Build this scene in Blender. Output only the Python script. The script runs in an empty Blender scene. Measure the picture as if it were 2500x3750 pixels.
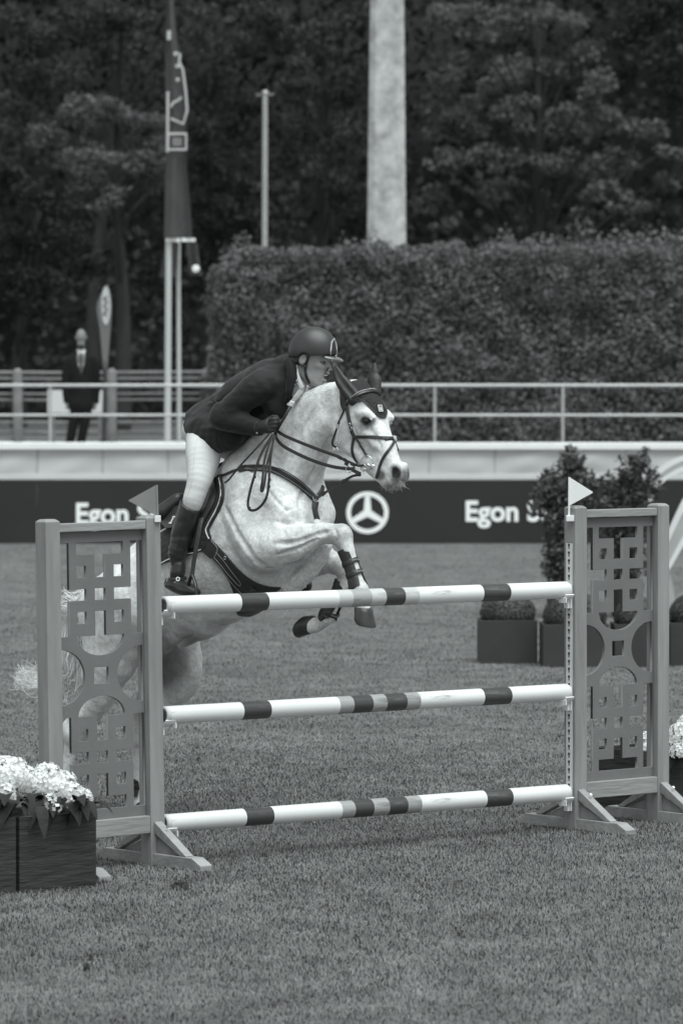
import bpy, bmesh, math, random
import numpy as np
from mathutils import Vector, Matrix
from mathutils.bvhtree import BVHTree

random.seed(7)
RNG = np.random.default_rng(11)
SC = bpy.context.scene
COL = SC.collection

# ---------------------------------------------------------------- camera, sky, sun, exposure
FPX, CAMH = 15500.0, 2.43            # focal length in photo pixels, eye height in metres
PITCH = math.atan(475.0 / FPX)
cam_data = bpy.data.cameras.new('camera')
cam_data.sensor_fit = 'HORIZONTAL'
cam_data.sensor_width = 24.0
cam_data.lens = FPX / 2500.0 * 24.0
cam_data.clip_start, cam_data.clip_end = 0.5, 2000.0
cam_data.dof.use_dof = True
cam_data.dof.focus_distance = 22.3
cam_data.dof.aperture_fstop = 4.3
CAM = bpy.data.objects.new('camera', cam_data)
CAM.location = (0, 0, CAMH)
CAM.rotation_euler = (math.pi / 2 - PITCH, 0, 0)
COL.objects.link(CAM)
SC.camera = CAM

TINT = (0.925, 1.0, 0.988)           # the print's cool monochrome tone, carried by the light
SUN_AZ, SUN_EL = math.radians(-60), math.radians(70)   # azimuth measured from +X
sun_dir = Vector((math.cos(SUN_AZ) * math.cos(SUN_EL), math.sin(SUN_AZ) * math.cos(SUN_EL), math.sin(SUN_EL)))
world = bpy.data.worlds.new('World')
SC.world = world
world.use_nodes = True
wn = world.node_tree
wn.nodes.clear()
sky = wn.nodes.new('ShaderNodeTexSky')
sky.sky_type = 'NISHITA'
sky.sun_disc = False
sky.sun_elevation = SUN_EL
sky.sun_rotation = math.pi / 2 - SUN_AZ
sky.air_density, sky.dust_density = 1.0, 1.5
bw = wn.nodes.new('ShaderNodeRGBToBW')
tn = wn.nodes.new('ShaderNodeMixRGB')
tn.blend_type = 'MULTIPLY'
tn.inputs[0].default_value = 1.0
tn.inputs[2].default_value = (*TINT, 1)
bg = wn.nodes.new('ShaderNodeBackground')
bg.inputs[1].default_value = 0.075
wo = wn.nodes.new('ShaderNodeOutputWorld')
wn.links.new(sky.outputs[0], bw.inputs[0])
wn.links.new(bw.outputs[0], tn.inputs[1])
wn.links.new(tn.outputs[0], bg.inputs[0])
wn.links.new(bg.outputs[0], wo.inputs[0])

sun_data = bpy.data.lights.new('sun', 'SUN')
sun_data.energy = 1.5
sun_data.angle = math.radians(60)
sun_data.color = TINT
SUN = bpy.data.objects.new('sun', sun_data)
SUN.rotation_euler = sun_dir.to_track_quat('Z', 'Y').to_euler()
SUN.location = (20, -20, 40)
COL.objects.link(SUN)

SC.view_settings.view_transform = 'Standard'
SC.view_settings.look = 'None'
SC.view_settings.gamma = 1.0
SC.view_settings.use_curve_mapping = False
SC.view_settings.exposure = 1.5
SC.render.engine = 'CYCLES'
SC.cycles.use_denoising = True
SC.cycles.max_bounces = 6

# ---------------------------------------------------------------- photo pixel -> place
_fw = np.array((0, math.cos(PITCH), -math.sin(PITCH)))
_up = np.array((0, math.sin(PITCH), math.cos(PITCH)))
_rt = np.array((1.0, 0, 0))
_eye = np.array((0, 0, CAMH))


def ray(px, py):
    return _rt * (px - 1250.0) / FPX + _up * (1875.0 - py) / FPX + _fw


def W(px, py, Y):
    """point at depth Y (metres from the lens along the ground)"""
    r = ray(px, py)
    return _eye + r * (Y / r[1])


def G(px, py, z=0.0):
    r = ray(px, py)
    return _eye + r * ((z - CAMH) / r[2])


# ---------------------------------------------------------------- materials (monochrome print: all tones are greys)
MATS = {}


def mat(name, v, rough=0.7, var=0.0, vscale=8.0, bump=0.0, bscale=40.0, spec=0.5, metal=0.0, stretch=None,
        detail=6.0, trans=0.0, coat=0.0, sheen=0.0, v2=None, thr=None):
    if name in MATS:
        return MATS[name]
    m = bpy.data.materials.new(name)
    m.use_nodes = True
    nt = m.node_tree
    b = nt.nodes['Principled BSDF']
    b.inputs['Roughness'].default_value = rough
    b.inputs['Metallic'].default_value = metal
    b.inputs['Specular IOR Level'].default_value = spec
    if coat:
        b.inputs['Coat Weight'].default_value = coat
        b.inputs['Coat Roughness'].default_value = 0.15
    if sheen:
        b.inputs['Sheen Weight'].default_value = sheen
        b.inputs['Sheen Roughness'].default_value = 0.5
    b.inputs['Base Color'].default_value = (v, v, v, 1)
    if var or bump:
        tc = nt.nodes.new('ShaderNodeTexCoord')
        src = tc.outputs['Object']
        if stretch:
            mp = nt.nodes.new('ShaderNodeMapping')
            mp.inputs['Scale'].default_value = stretch
            nt.links.new(src, mp.inputs[0])
            src = mp.outputs[0]
        if var:
            n1 = nt.nodes.new('ShaderNodeTexNoise')
            n1.inputs['Scale'].default_value = vscale
            n1.inputs['Detail'].default_value = detail
            n1.inputs['Roughness'].default_value = 0.6
            nt.links.new(src, n1.inputs['Vector'])
            cr = nt.nodes.new('ShaderNodeMapRange')
            cr.inputs[1].default_value, cr.inputs[2].default_value = (0.3, 0.7) if thr is None else thr
            lo, hi = v * (1 - var), v * (1 + var)
            if v2 is not None:
                lo, hi = v2, v
            cr.inputs[3].default_value, cr.inputs[4].default_value = lo, hi
            nt.links.new(n1.outputs[0], cr.inputs[0])
            nt.links.new(cr.outputs[0], b.inputs['Base Color'])
        if bump:
            n2 = nt.nodes.new('ShaderNodeTexNoise')
            n2.inputs['Scale'].default_value = bscale
            n2.inputs['Detail'].default_value = 5
            nt.links.new(src, n2.inputs['Vector'])
            bp = nt.nodes.new('ShaderNodeBump')
            bp.inputs['Strength'].default_value = bump
            bp.inputs['Distance'].default_value = 0.01
            nt.links.new(n2.outputs[0], bp.inputs['Height'])
            nt.links.new(bp.outputs[0], b.inputs['Normal'])
    MATS[name] = m
    return m


def leaf_mat(name, v, var=0.5, vscale=3.0, trans=0.25, rough=0.5):
    """foliage: tone varies from leaf to leaf (random per island) and over the crown"""
    if name in MATS:
        return MATS[name]
    m = bpy.data.materials.new(name)
    m.use_nodes = True
    nt = m.node_tree
    b = nt.nodes['Principled BSDF']
    b.inputs['Roughness'].default_value = rough
    b.inputs['Specular IOR Level'].default_value = .12
    ge = nt.nodes.new('ShaderNodeNewGeometry')
    mr = nt.nodes.new('ShaderNodeMapRange')
    mr.inputs[3].default_value, mr.inputs[4].default_value = v * (1 - var), v * (1 + var)
    nt.links.new(ge.outputs['Random Per Island'], mr.inputs[0])
    nt.links.new(mr.outputs[0], b.inputs['Base Color'])
    if trans:
        tl = nt.nodes.new('ShaderNodeBsdfTranslucent')
        nt.links.new(mr.outputs[0], tl.inputs[0])
        mx = nt.nodes.new('ShaderNodeMixShader')
        mx.inputs[0].default_value = trans
        out = nt.nodes['Material Output']
        nt.links.new(b.outputs[0], mx.inputs[1])
        nt.links.new(tl.outputs[0], mx.inputs[2])
        nt.links.new(mx.outputs[0], out.inputs[0])
    MATS[name] = m
    return m


# ---------------------------------------------------------------- objects
def thing(name, label, cat, loc=(0, 0, 0), group=None, rotz=0.0):
    o = bpy.data.objects.new(name, None)
    o.empty_display_size = 0.1
    o.location = loc
    o.rotation_euler = (0, 0, rotz)
    COL.objects.link(o)
    return tag(o, label, cat, group)


def tag(o, label, cat, group=None):
    o['label'], o['category'] = label, cat
    if group:
        o['group'] = group
    return o


class MB:
    """collects faces; build() links them as one mesh object"""

    def __init__(s):
        s.v, s.f, s.mi = [], [], []

    def add(s, vs, fs, mi=0):
        n = len(s.v)
        s.v.extend([tuple(map(float, p)) for p in vs])
        s.f.extend([tuple(i + n for i in f) for f in fs])
        s.mi.extend([mi] * len(fs))
        return s

    def box(s, c, size, ax=None, mi=0):
        """box centred at c; ax = three unit axes"""
        c = np.array(c, float)
        ax = np.eye(3) if ax is None else np.array(ax, float)
        h = np.array(size, float) / 2
        vs = [c + ax[0] * h[0] * i + ax[1] * h[1] * j + ax[2] * h[2] * k for i in (-1, 1) for j in (-1, 1) for k in (-1, 1)]
        fs = [(0, 1, 3, 2), (4, 6, 7, 5), (0, 4, 5, 1), (2, 3, 7, 6), (0, 2, 6, 4), (1, 5, 7, 3)]
        return s.add(vs, fs, mi)

    def tube(s, pts, rad, n=10, caps=True, mi=0, up=None, flat=1.0):
        """swept tube, rad a number or list; flat squeezes it along the 'up' side"""
        pts = [np.array(p, float) for p in pts]
        m = len(pts)
        if not hasattr(rad, '__len__'):
            rad = [rad] * m
        vs, fs = [], []
        prev = None
        for i, p in enumerate(pts):
            t = pts[min(i + 1, m - 1)] - pts[max(i - 1, 0)]
            t = t / (np.linalg.norm(t) + 1e-9)
            if prev is None:
                a = np.array(up, float) if up is not None else (np.array((0, 0, 1.0)) if abs(t[2]) < 0.9 else np.array((1.0, 0, 0)))
            else:
                a = prev
            a = a - t * a.dot(t)
            a = a / (np.linalg.norm(a) + 1e-9)
            prev = a
            b = np.cross(t, a)
            for k in range(n):
                q = 2 * math.pi * k / n
                vs.append(p + rad[i] * (a * math.cos(q) * flat + b * math.sin(q)))
        for i in range(m - 1):
            for k in range(n):
                k2 = (k + 1) % n
                fs.append((i * n + k, i * n + k2, (i + 1) * n + k2, (i + 1) * n + k))
        if caps:
            fs.append(tuple(range(n - 1, -1, -1)))
            fs.append(tuple(range((m - 1) * n, m * n)))
        return s.add(vs, fs, mi)

    def prism(s, poly, o, ex, ey, ez, depth, mi=0):
        """polygon (2-D list) in plane o+ex*x+ey*y, extruded by depth along ez (centred)"""
        o, ex, ey, ez = [np.array(q, float) for q in (o, ex, ey, ez)]
        n = len(poly)
        vs = [o + ex * x + ey * y - ez * depth / 2 for x, y in poly] + [o + ex * x + ey * y + ez * depth / 2 for x, y in poly]
        fs = [tuple(range(n - 1, -1, -1)), tuple(range(n, 2 * n))]
        fs += [(i, (i + 1) % n, n + (i + 1) % n, n + i) for i in range(n)]
        return s.add(vs, fs, mi)

    def lathe(s, prof, o=(0, 0, 0), ax=None, n=20, mi=0, sx=1.0, sy=1.0):
        """profile of (r, z) turned about the third axis"""
        o = np.array(o, float)
        ax = np.eye(3) if ax is None else np.array(ax, float)
        vs, fs = [], []
        for r, z in prof:
            for k in range(n):
                q = 2 * math.pi * k / n
                vs.append(o + ax[0] * r * sx * math.cos(q) + ax[1] * r * sy * math.sin(q) + ax[2] * z)
        for i in range(len(prof) - 1):
            for k in range(n):
                k2 = (k + 1) % n
                fs.append((i * n + k, i * n + k2, (i + 1) * n + k2, (i + 1) * n + k))
        if prof[0][0] > 1e-4:
            fs.append(tuple(range(n - 1, -1, -1)))
        if prof[-1][0] > 1e-4:
            fs.append(tuple(range((len(prof) - 1) * n, len(prof) * n)))
        return s.add(vs, fs, mi)

    def build(s, name, m, parent=None, smooth=False, bevel=0.0, fix=True):
        me = bpy.data.meshes.new(name)
        me.from_pydata(s.v, [], s.f)
        ms = m if isinstance(m, (list, tuple)) else [m]
        for q in ms:
            me.materials.append(q)
        if len(ms) > 1:
            me.polygons.foreach_set('material_index', s.mi)
        if fix:
            bm = bmesh.new()
            bm.from_mesh(me)
            if bevel:
                bmesh.ops.remove_doubles(bm, verts=bm.verts, dist=1e-5)
                bmesh.ops.recalc_face_normals(bm, faces=bm.faces)
                es = [e for e in bm.edges if len(e.link_faces) == 2 and e.calc_face_angle(0) > 0.5]
                bmesh.ops.bevel(bm, geom=es, offset=bevel, segments=2, profile=0.6, affect='EDGES', clamp_overlap=True)
            else:
                bmesh.ops.recalc_face_normals(bm, faces=bm.faces)
            bm.to_mesh(me)
            bm.free()
        return link(name, me, parent, smooth)


def link(name, me, parent=None, smooth=False):
    if smooth:
        me.polygons.foreach_set('use_smooth', [True] * len(me.polygons))
        if smooth != 'all':
            me.set_sharp_from_angle(angle=math.radians(smooth if smooth is not True else 40))
    o = bpy.data.objects.new(name, me)
    COL.objects.link(o)
    if parent is not None:
        o.parent = parent
        # meshes are written in world metres: cancel the parent's own placement when it has one
        if parent.get('_world', True):
            o.matrix_parent_inverse = PARENT_INV(parent)
    return o


def PARENT_INV(p):
    m = Matrix.Identity(4)
    chain = []
    q = p
    while q is not None:
        chain.append(q)
        q = q.parent
    for q in reversed(chain):
        m = m @ q.matrix_parent_inverse @ q.matrix_basis
    return m.inverted()


def np_mesh(name, v, f, m, parent=None, smooth='all'):
    """numpy verts (n,3) + faces (k,3|4) -> linked object, fast"""
    v = np.ascontiguousarray(v, np.float32)
    f = np.ascontiguousarray(f, np.int32)
    k, w = f.shape
    me = bpy.data.meshes.new(name)
    me.vertices.add(len(v))
    me.vertices.foreach_set('co', v.ravel())
    me.loops.add(k * w)
    me.loops.foreach_set('vertex_index', f.ravel())
    me.polygons.add(k)
    me.polygons.foreach_set('loop_start', np.arange(k, dtype=np.int32) * w)
    me.polygons.foreach_set('loop_total', np.full(k, w, np.int32))
    for q in (m if isinstance(m, (list, tuple)) else [m]):
        me.materials.append(q)
    me.update(calc_edges=True)
    return link(name, me, parent, smooth)


def spline(pts, n=8):
    """Catmull-Rom through pts"""
    P = [np.array(p, float) for p in pts]
    P = [2 * P[0] - P[1]] + P + [2 * P[-1] - P[-2]]
    out = []
    for i in range(1, len(P) - 2):
        a, b, c, d = P[i - 1], P[i], P[i + 1], P[i + 2]
        for k in range(n):
            t = k / n
            out.append(0.5 * (2 * b + (c - a) * t + (2 * a - 5 * b + 4 * c - d) * t * t + (3 * b - a - 3 * c + d) * t ** 3))
    out.append(P[-2])
    return out


def unit(v):
    v = np.array(v, float)
    return v / (np.linalg.norm(v) + 1e-12)


def vnoise(p, scale, seed=0):
    """cheap smooth 3-D value noise in numpy, -1..1"""
    q = p * scale + seed * 17.31
    i = np.floor(q).astype(np.int64)
    f = q - i
    f = f * f * (3 - 2 * f)

    def h(a, b, c):
        n = (a * 73856093) ^ (b * 19349663) ^ (c * 83492791) ^ (seed * 2654435)
        n = (n ^ (n >> 13)) * 1274126177
        return ((n ^ (n >> 16)) & 0xffff) / 32767.5 - 1
    x, y, z = i[..., 0], i[..., 1], i[..., 2]
    fx, fy, fz = f[..., 0], f[..., 1], f[..., 2]
    r = 0
    for a in (0, 1):
        for b in (0, 1):
            for c in (0, 1):
                w = (fx if a else 1 - fx) * (fy if b else 1 - fy) * (fz if c else 1 - fz)
                r = r + w * h(x + a, y + b, z + c)
    return r


def leaf_quads(c, size, up_bias=0.0, aspect=0.6, seed=1, nrm=None, nbias=0.0, fold=0.0):
    """n leaf-shaped quads (diamonds) with random facing, centres c (n,3)"""
    r = np.random.default_rng(seed)
    n = len(c)
    d = r.normal(size=(n, 3))
    if nrm is not None:
        d = d + nrm * nbias
    d[:, 2] += up_bias
    d /= np.linalg.norm(d, axis=1)[:, None]
    a = np.cross(d, r.normal(size=(n, 3)))
    a /= np.linalg.norm(a, axis=1)[:, None]
    b = np.cross(d, a)
    s = (size * r.uniform(0.6, 1.35, n))[:, None]
    v = np.stack([c - a * s * .5, c + b * s * .5 * aspect + d * s * fold, c + a * s * .5, c - b * s * .5 * aspect + d * s * fold], 1).reshape(-1, 3)
    f = np.arange(n * 4).reshape(-1, 4)
    return v, f

# ---------------------------------------------------------------- sculpting: signed-distance field -> one continuous mesh
class Field:
    def __init__(s, lo, hi, h):
        s.lo = np.array(lo, float)
        s.h = h
        s.n = np.ceil((np.array(hi, float) - s.lo) / h).astype(int) + 1
        s.a = np.full(tuple(s.n), 0.5, np.float32)

    def _win(s, lo, hi):
        i0 = np.clip(np.floor((np.array(lo) - s.lo) / s.h).astype(int), 0, s.n - 1)
        i1 = np.clip(np.ceil((np.array(hi) - s.lo) / s.h).astype(int) + 1, 1, s.n)
        if np.any(i1 <= i0):
            return None
        sl = tuple(slice(a, b) for a, b in zip(i0, i1))
        g = np.meshgrid(*[(s.lo[k] + np.arange(i0[k], i1[k]) * s.h).astype(np.float32) for k in range(3)], indexing='ij')
        return sl, np.stack(g, -1)

    def _mix(s, sl, d, k, op):
        a = s.a[sl]
        if op == 'add':
            if k <= 0:
                s.a[sl] = np.minimum(a, d)
            else:
                h = np.clip(.5 + .5 * (a - d) / k, 0, 1)
                s.a[sl] = a * (1 - h) + d * h - k * h * (1 - h)
        elif op == 'sub':
            d = -d
            if k <= 0:
                s.a[sl] = np.maximum(a, d)
            else:
                h = np.clip(.5 - .5 * (a - d) / k, 0, 1)
                s.a[sl] = a * (1 - h) + d * h + k * h * (1 - h)

    def _seg(s, g, p0, p1, r0, r1, side, flat, flat1):
        ax = p1 - p0
        L = np.linalg.norm(ax) + 1e-9
        u = ax / L
        q = g - p0.astype(np.float32)
        t = q @ u.astype(np.float32)
        tc = np.clip(t / L, 0, 1)
        rad = r0 + (r1 - r0) * tc
        if side is None or (flat == 1 and flat1 == 1):
            rr = np.sqrt(np.maximum((q * q).sum(-1) - t * t, 0))
            e = t - tc * L
            d = np.sqrt(rr * rr + e * e) - rad
        else:
            sd = np.array(side, float)
            sd = unit(sd - u * sd.dot(u))
            ot = np.cross(u, sd)
            x = q @ sd.astype(np.float32)
            y = (q @ ot.astype(np.float32)) / (flat + (flat1 - flat) * tc)
            e = t - tc * L
            m = np.sqrt(x * x + y * y + e * e)
            d = (m - rad) * np.minimum(1, flat + (flat1 - flat) * tc) ** 0.5
        return d.astype(np.float32)

    def cone(s, p0, p1, r0, r1, k=0.03, side=None, flat=1.0, op='add', flat1=None):
        """tapered limb from p0 to p1; with side given, radii across the other axis are multiplied by flat"""
        p0, p1 = np.array(p0, float), np.array(p1, float)
        flat1 = flat if flat1 is None else flat1
        R = max(r0, r1) * max(1, flat, flat1) + k + 2 * s.h
        w = s._win(np.minimum(p0, p1) - R, np.maximum(p0, p1) + R)
        if w is None:
            return s
        sl, g = w
        d = s._seg(g, p0, p1, r0, r1, side, flat, flat1)
        s._mix(sl, d.astype(np.float32), k, op)
        return s

    def chain(s, pts, rads, k=0.03, side=None, flats=None, op='add', sub=3):
        """smooth tapered tube through several stations (splined), blended in as one piece"""
        n = len(pts)
        flats = [1.0] * n if flats is None else flats
        Q = np.array(spline([np.concatenate([np.array(p, float), (r_, f_)]) for p, r_, f_ in zip(pts, rads, flats)], sub))
        R = float((Q[:, 3] * np.maximum(1, Q[:, 4])).max()) + k + 2 * s.h
        w = s._win(Q[:, :3].min(0) - R, Q[:, :3].max(0) + R)
        if w is None:
            return s
        sl, g = w
        D = np.full(g.shape[:3], 9.0, np.float32)
        for a, b in zip(Q[:-1], Q[1:]):
            rr = max(a[3], b[3]) * max(1, a[4], b[4]) + k + 2 * s.h
            lo, hi = np.minimum(a[:3], b[:3]) - rr, np.maximum(a[:3], b[:3]) + rr
            o = s.lo + np.array([q.start for q in sl]) * s.h
            i0 = np.maximum(np.floor((lo - o) / s.h).astype(int), 0)
            i1 = np.minimum(np.ceil((hi - o) / s.h).astype(int) + 1, np.array(D.shape))
            if np.any(i1 <= i0):
                continue
            w2 = tuple(slice(x, y) for x, y in zip(i0, i1))
            D[w2] = np.minimum(D[w2], s._seg(g[w2], a[:3], b[:3], a[3], b[3], side, a[4], b[4]))
        s._mix(sl, D, k, op)
        return s

    def ell(s, c, r, ax=None, k=0.03, op='add'):
        c = np.array(c, float)
        r = np.array(r, float)
        ax = np.eye(3) if ax is None else np.array(ax, float)
        R = np.abs(ax.T) @ r + k + 2 * s.h
        w = s._win(c - R, c + R)
        if w is None:
            return s
        sl, g = w
        q = (g - c.astype(np.float32)) @ ax.T.astype(np.float32)
        k0 = np.sqrt(((q / r) ** 2).sum(-1))
        k1 = np.sqrt(((q / (r * r)) ** 2).sum(-1)) + 1e-6
        d = k0 * (k0 - 1) / k1
        s._mix(sl, d.astype(np.float32), k, op)
        return s

    def plane(s, p, nrm, k=0.0):
        """cut away everything on the nrm side of p"""
        nrm = unit(nrm).astype(np.float32)
        g = [(s.lo[i] + np.arange(s.n[i]) * s.h - p[i]).astype(np.float32) * nrm[i] for i in range(3)]
        d = g[0][:, None, None] + g[1][None, :, None] + g[2][None, None, :]
        s.a = np.maximum(s.a, d)
        return s

    def noise(s, amp, scale, seed=0, stretch=None, band=0.04, mask=None):
        idx = np.argwhere(np.abs(s.a) < band)
        p = s.lo + idx * s.h
        q = p * (np.array(stretch) if stretch is not None else 1.0)
        d = vnoise(q, scale, seed) * amp
        if mask is not None:
            d = d * mask(p)
        s.a[tuple(idx.T)] += d.astype(np.float32)
        return s

    def warp(s, fn, band=0.05):
        idx = np.argwhere(np.abs(s.a) < band)
        p = s.lo + idx * s.h
        s.a[tuple(idx.T)] += fn(p).astype(np.float32)
        return s

    def mesh(s):
        a = s.a
        # close the surface at the borders
        for k in range(3):
            sl = [slice(None)] * 3
            sl[k] = 0
            a[tuple(sl)] = np.maximum(a[tuple(sl)], 1e-3)
            sl[k] = -1
            a[tuple(sl)] = np.maximum(a[tuple(sl)], 1e-3)
        ins = a < 0
        nx, ny, nz = [q - 1 for q in a.shape]
        cnt = np.zeros((nx, ny, nz), np.uint8)
        for i in (0, 1):
            for j in (0, 1):
                for k in (0, 1):
                    cnt += ins[i:i + nx, j:j + ny, k:k + nz]
        act = np.argwhere((cnt > 0) & (cnt < 8))
        vid = np.full((nx, ny, nz), -1, np.int32)
        vid[tuple(act.T)] = np.arange(len(act))
        corner = np.array([(i, j, k) for i in (0, 1) for j in (0, 1) for k in (0, 1)])
        vals = np.stack([a[tuple((act + c).T)] for c in corner], 1)
        acc = np.zeros((len(act), 3))
        num = np.zeros(len(act))
        for x in range(8):
            for y in range(x + 1, 8):
                if np.abs(corner[x] - corner[y]).sum() != 1:
                    continue
                va, vb = vals[:, x], vals[:, y]
                cr = (va < 0) != (vb < 0)
                t = np.where(cr, va / np.where(cr, va - vb, 1), 0)
                p = corner[x] + t[:, None] * (corner[y] - corner[x])
                acc += p * cr[:, None]
                num += cr
        v = s.lo + (act + acc / num[:, None]) * s.h
        F = []
        for ax in range(3):
            b, c = (ax + 1) % 3, (ax + 2) % 3
            s0 = [slice(None)] * 3
            s1 = [slice(None)] * 3
            s0[ax], s1[ax] = slice(0, -1), slice(1, None)
            A, B = ins[tuple(s0)], ins[tuple(s1)]
            e = np.argwhere(A != B)
            ok = (e[:, b] > 0) & (e[:, c] > 0) & (e[:, b] < a.shape[b] - 1) & (e[:, c] < a.shape[c] - 1)
            e = e[ok]
            ib, ic = np.eye(3, dtype=int)[b], np.eye(3, dtype=int)[c]
            q = np.stack([vid[tuple((e - ib - ic).T)], vid[tuple((e - ic).T)], vid[tuple(e.T)], vid[tuple((e - ib).T)]], 1)
            flip = ~A[tuple(e.T)]
            q[flip] = q[flip][:, ::-1]
            F.append(q)
        f = np.concatenate(F)
        f = f[(f >= 0).all(1)]
        return v, f

    def build(s, name, m, parent=None, relax=2):
        v, f = s.mesh()
        # light relaxing removes the grid's stair steps
        for it in range(relax):
            acc = np.zeros_like(v)
            num = np.zeros(len(v))
            for i in range(4):
                np.add.at(acc, f[:, i], v[f[:, (i + 1) % 4]])
                np.add.at(acc, f[:, i], v[f[:, (i + 3) % 4]])
                np.add.at(num, f[:, i], 2)
            lam = 0.5 if it % 2 == 0 else -0.52
            v = v + lam * (acc / np.maximum(num, 1)[:, None] - v)
        return np_mesh(name, v, f, m, parent)

# ================================================================ THE SETTING
def grass_mat(name, v, spread, nsc, nlo, nhi):
    m = bpy.data.materials.new(name)
    m.use_nodes = True
    nt = m.node_tree
    b = nt.nodes['Principled BSDF']
    b.inputs['Roughness'].default_value = 0.6
    b.inputs['Specular IOR Level'].default_value = 0.08
    ge = nt.nodes.new('ShaderNodeNewGeometry')
    mr = nt.nodes.new('ShaderNodeMapRange')
    mr.inputs[3].default_value, mr.inputs[4].default_value = v * (1 - spread), v * (1 + spread)
    nt.links.new(ge.outputs['Random Per Island'], mr.inputs[0])
    tc = nt.nodes.new('ShaderNodeTexCoord')
    prod = mr.outputs[0]
    for sc_, lo, hi in ((.55, .88, 1.10), (2.6, .78, 1.18), (9.0, .86, 1.12)):
        n1 = nt.nodes.new('ShaderNodeTexNoise')
        n1.inputs['Scale'].default_value = sc_
        n1.inputs['Detail'].default_value = 4
        nt.links.new(tc.outputs['Object'], n1.inputs['Vector'])
        m2 = nt.nodes.new('ShaderNodeMapRange')
        m2.inputs[1].default_value, m2.inputs[2].default_value = 0.32, 0.68
        m2.inputs[3].default_value, m2.inputs[4].default_value = lo, hi
        nt.links.new(n1.outputs[0], m2.inputs[0])
        mu = nt.nodes.new('ShaderNodeMath')
        mu.operation = 'MULTIPLY'
        nt.links.new(prod, mu.inputs[0])
        nt.links.new(m2.outputs[0], mu.inputs[1])
        prod = mu.outputs[0]
    nt.links.new(prod, b.inputs['Base Color'])
    MATS[name] = m
    return m


GRASS_SOIL = grass_mat('lawn_turf', 0.122, 0.0, .9, .84, 1.12)
lawn = MB().add([(-150, -40, 0), (150, -40, 0), (150, 300, 0), (-150, 300, 0)], [(0, 1, 2, 3)]).build('lawn_ground', GRASS_SOIL)
lawn['kind'] = 'structure'

GRASS = grass_mat('grass_blades', 0.160, 0.20, 0.9, 0.84, 1.12)


def grass_zone(name, y0, y1, dens, ln, wd, seed, marg, fade=None):
    r = np.random.default_rng(seed)
    ymid = (y0 + y1) / 2
    wx = 1250 / FPX * y1 + marg
    n = int((y1 - y0) * 2 * wx * dens)
    y = r.uniform(y0, y1, n)
    x = r.uniform(-wx, wx, n)
    keep = np.abs(x) < 1250 / FPX * y + marg
    x, y = x[keep], y[keep]
    if fade:                 # thins out towards the far end
        keep = r.uniform(0, 1, len(y)) < np.clip((y1 - y) / (y1 - fade), 0, 1)
        x, y = x[keep], y[keep]
    p = np.stack([x, y, np.zeros_like(x)], 1)
    # tufts: the mown turf is uneven
    t = vnoise(p, 9.0, 3) * .5 + vnoise(p, 2.1, 5) * .5
    keep = r.uniform(-1, 1, len(x)) < t * .7 + 1.0
    p, t = p[keep], t[keep]
    n = len(p)
    a = r.uniform(0, 2 * np.pi, n)
    L = ln * r.uniform(0.45, 1.25, n) * (1 + 0.35 * t)
    lean = r.uniform(0.3, 1.35, n)
    d = np.stack([np.cos(a), np.sin(a), np.zeros(n)], 1)
    sdir = np.stack([-np.sin(a), np.cos(a), np.zeros(n)], 1)
    w = (wd * r.uniform(.6, 1.4, n))[:, None]
    tip = p + d * (L * np.sin(lean))[:, None] + np.array((0, 0, 1.0)) * (L * np.cos(lean))[:, None]
    mid = p + d * (L * .45 * np.sin(lean * .6))[:, None] + np.array((0, 0, 1.0)) * (L * .55 * np.cos(lean * .6))[:, None]
    v = np.stack([p - sdir * w * .5, p + sdir * w * .5, mid + sdir * w * .45, tip, mid - sdir * w * .45], 1).reshape(-1, 3)
    i = np.arange(n)[:, None] * 5
    f = np.concatenate([np.concatenate([i, i + 1, i + 2, i + 4], 1)])
    f2 = np.concatenate([i + 4, i + 2, i + 3], 1)
    # triangles only: quad split
    F = np.concatenate([f[:, [0, 1, 2]], f[:, [0, 2, 3]], f2])
    o = np_mesh(name, v, F, GRASS, None, smooth=False)
    o['kind'] = 'stuff'
    o['label'] = 'short mown grass of the arena lawn'
    return o


grass_zone('lawn_grass', 15.2, 29.0, 6300, 0.026, 0.0036, 1, 1.2, 24.0)
grass_zone('lawn_grass', 24.5, 48.0, 2300, 0.020, 0.0050, 2, 0.8, 27.0)
grass_zone('lawn_grass', 36.0, 63.4, 260, 0.018, 0.008, 3, 1.2)

# raised terrace behind the arena wall
TZ = 1.44
GRAVEL = mat('terrace_gravel', 0.32, 0.95, var=0.35, vscale=1.2, bump=0.4, bscale=30, spec=0.1)
ter = MB().box((0, 64.25 + 110, TZ / 2 - 0.02), (300, 220, TZ - 0.04)).build('terrace_ground', GRAVEL)
ter['kind'] = 'structure'
EARTH = mat('wood_floor_earth', 0.05, 0.95, var=0.4, vscale=1.0)
wf = MB().add([(-140, 76, TZ - .02), (140, 76, TZ - .02), (140, 280, TZ - .02), (-140, 280, TZ - .02)], [(0, 1, 2, 3)]).build('woodland_ground', EARTH)
wf['kind'] = 'structure'

# ---------------------------------------------------------------- arena wall: dark advertising band, pale panels, white coping
WY = 63.8
SB = FPX / WY


def wx(px, Y=WY):
    return (px - 1250) / FPX * Y


M_BAND = mat('board_dark', 0.023, 0.45, var=0.12, vscale=0.8, spec=0.35)
M_LETTER = mat('board_white_print', 0.88, 0.5, spec=0.3)
seams = [135 + 4 * 241 * k for k in range(-3, 6)]
ab = thing('advertising_board', 'long dark advertising band with white lettering along the arena wall', 'advertising board', (0, WY, 0))
for a, b in zip(seams[:-1], seams[1:]):
    MB().box(((wx(a) + wx(b)) / 2, WY, 0.48), (wx(b) - wx(a) - 0.012, 0.06, 0.955)).build('panel', M_BAND, ab, bevel=0.006)


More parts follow.
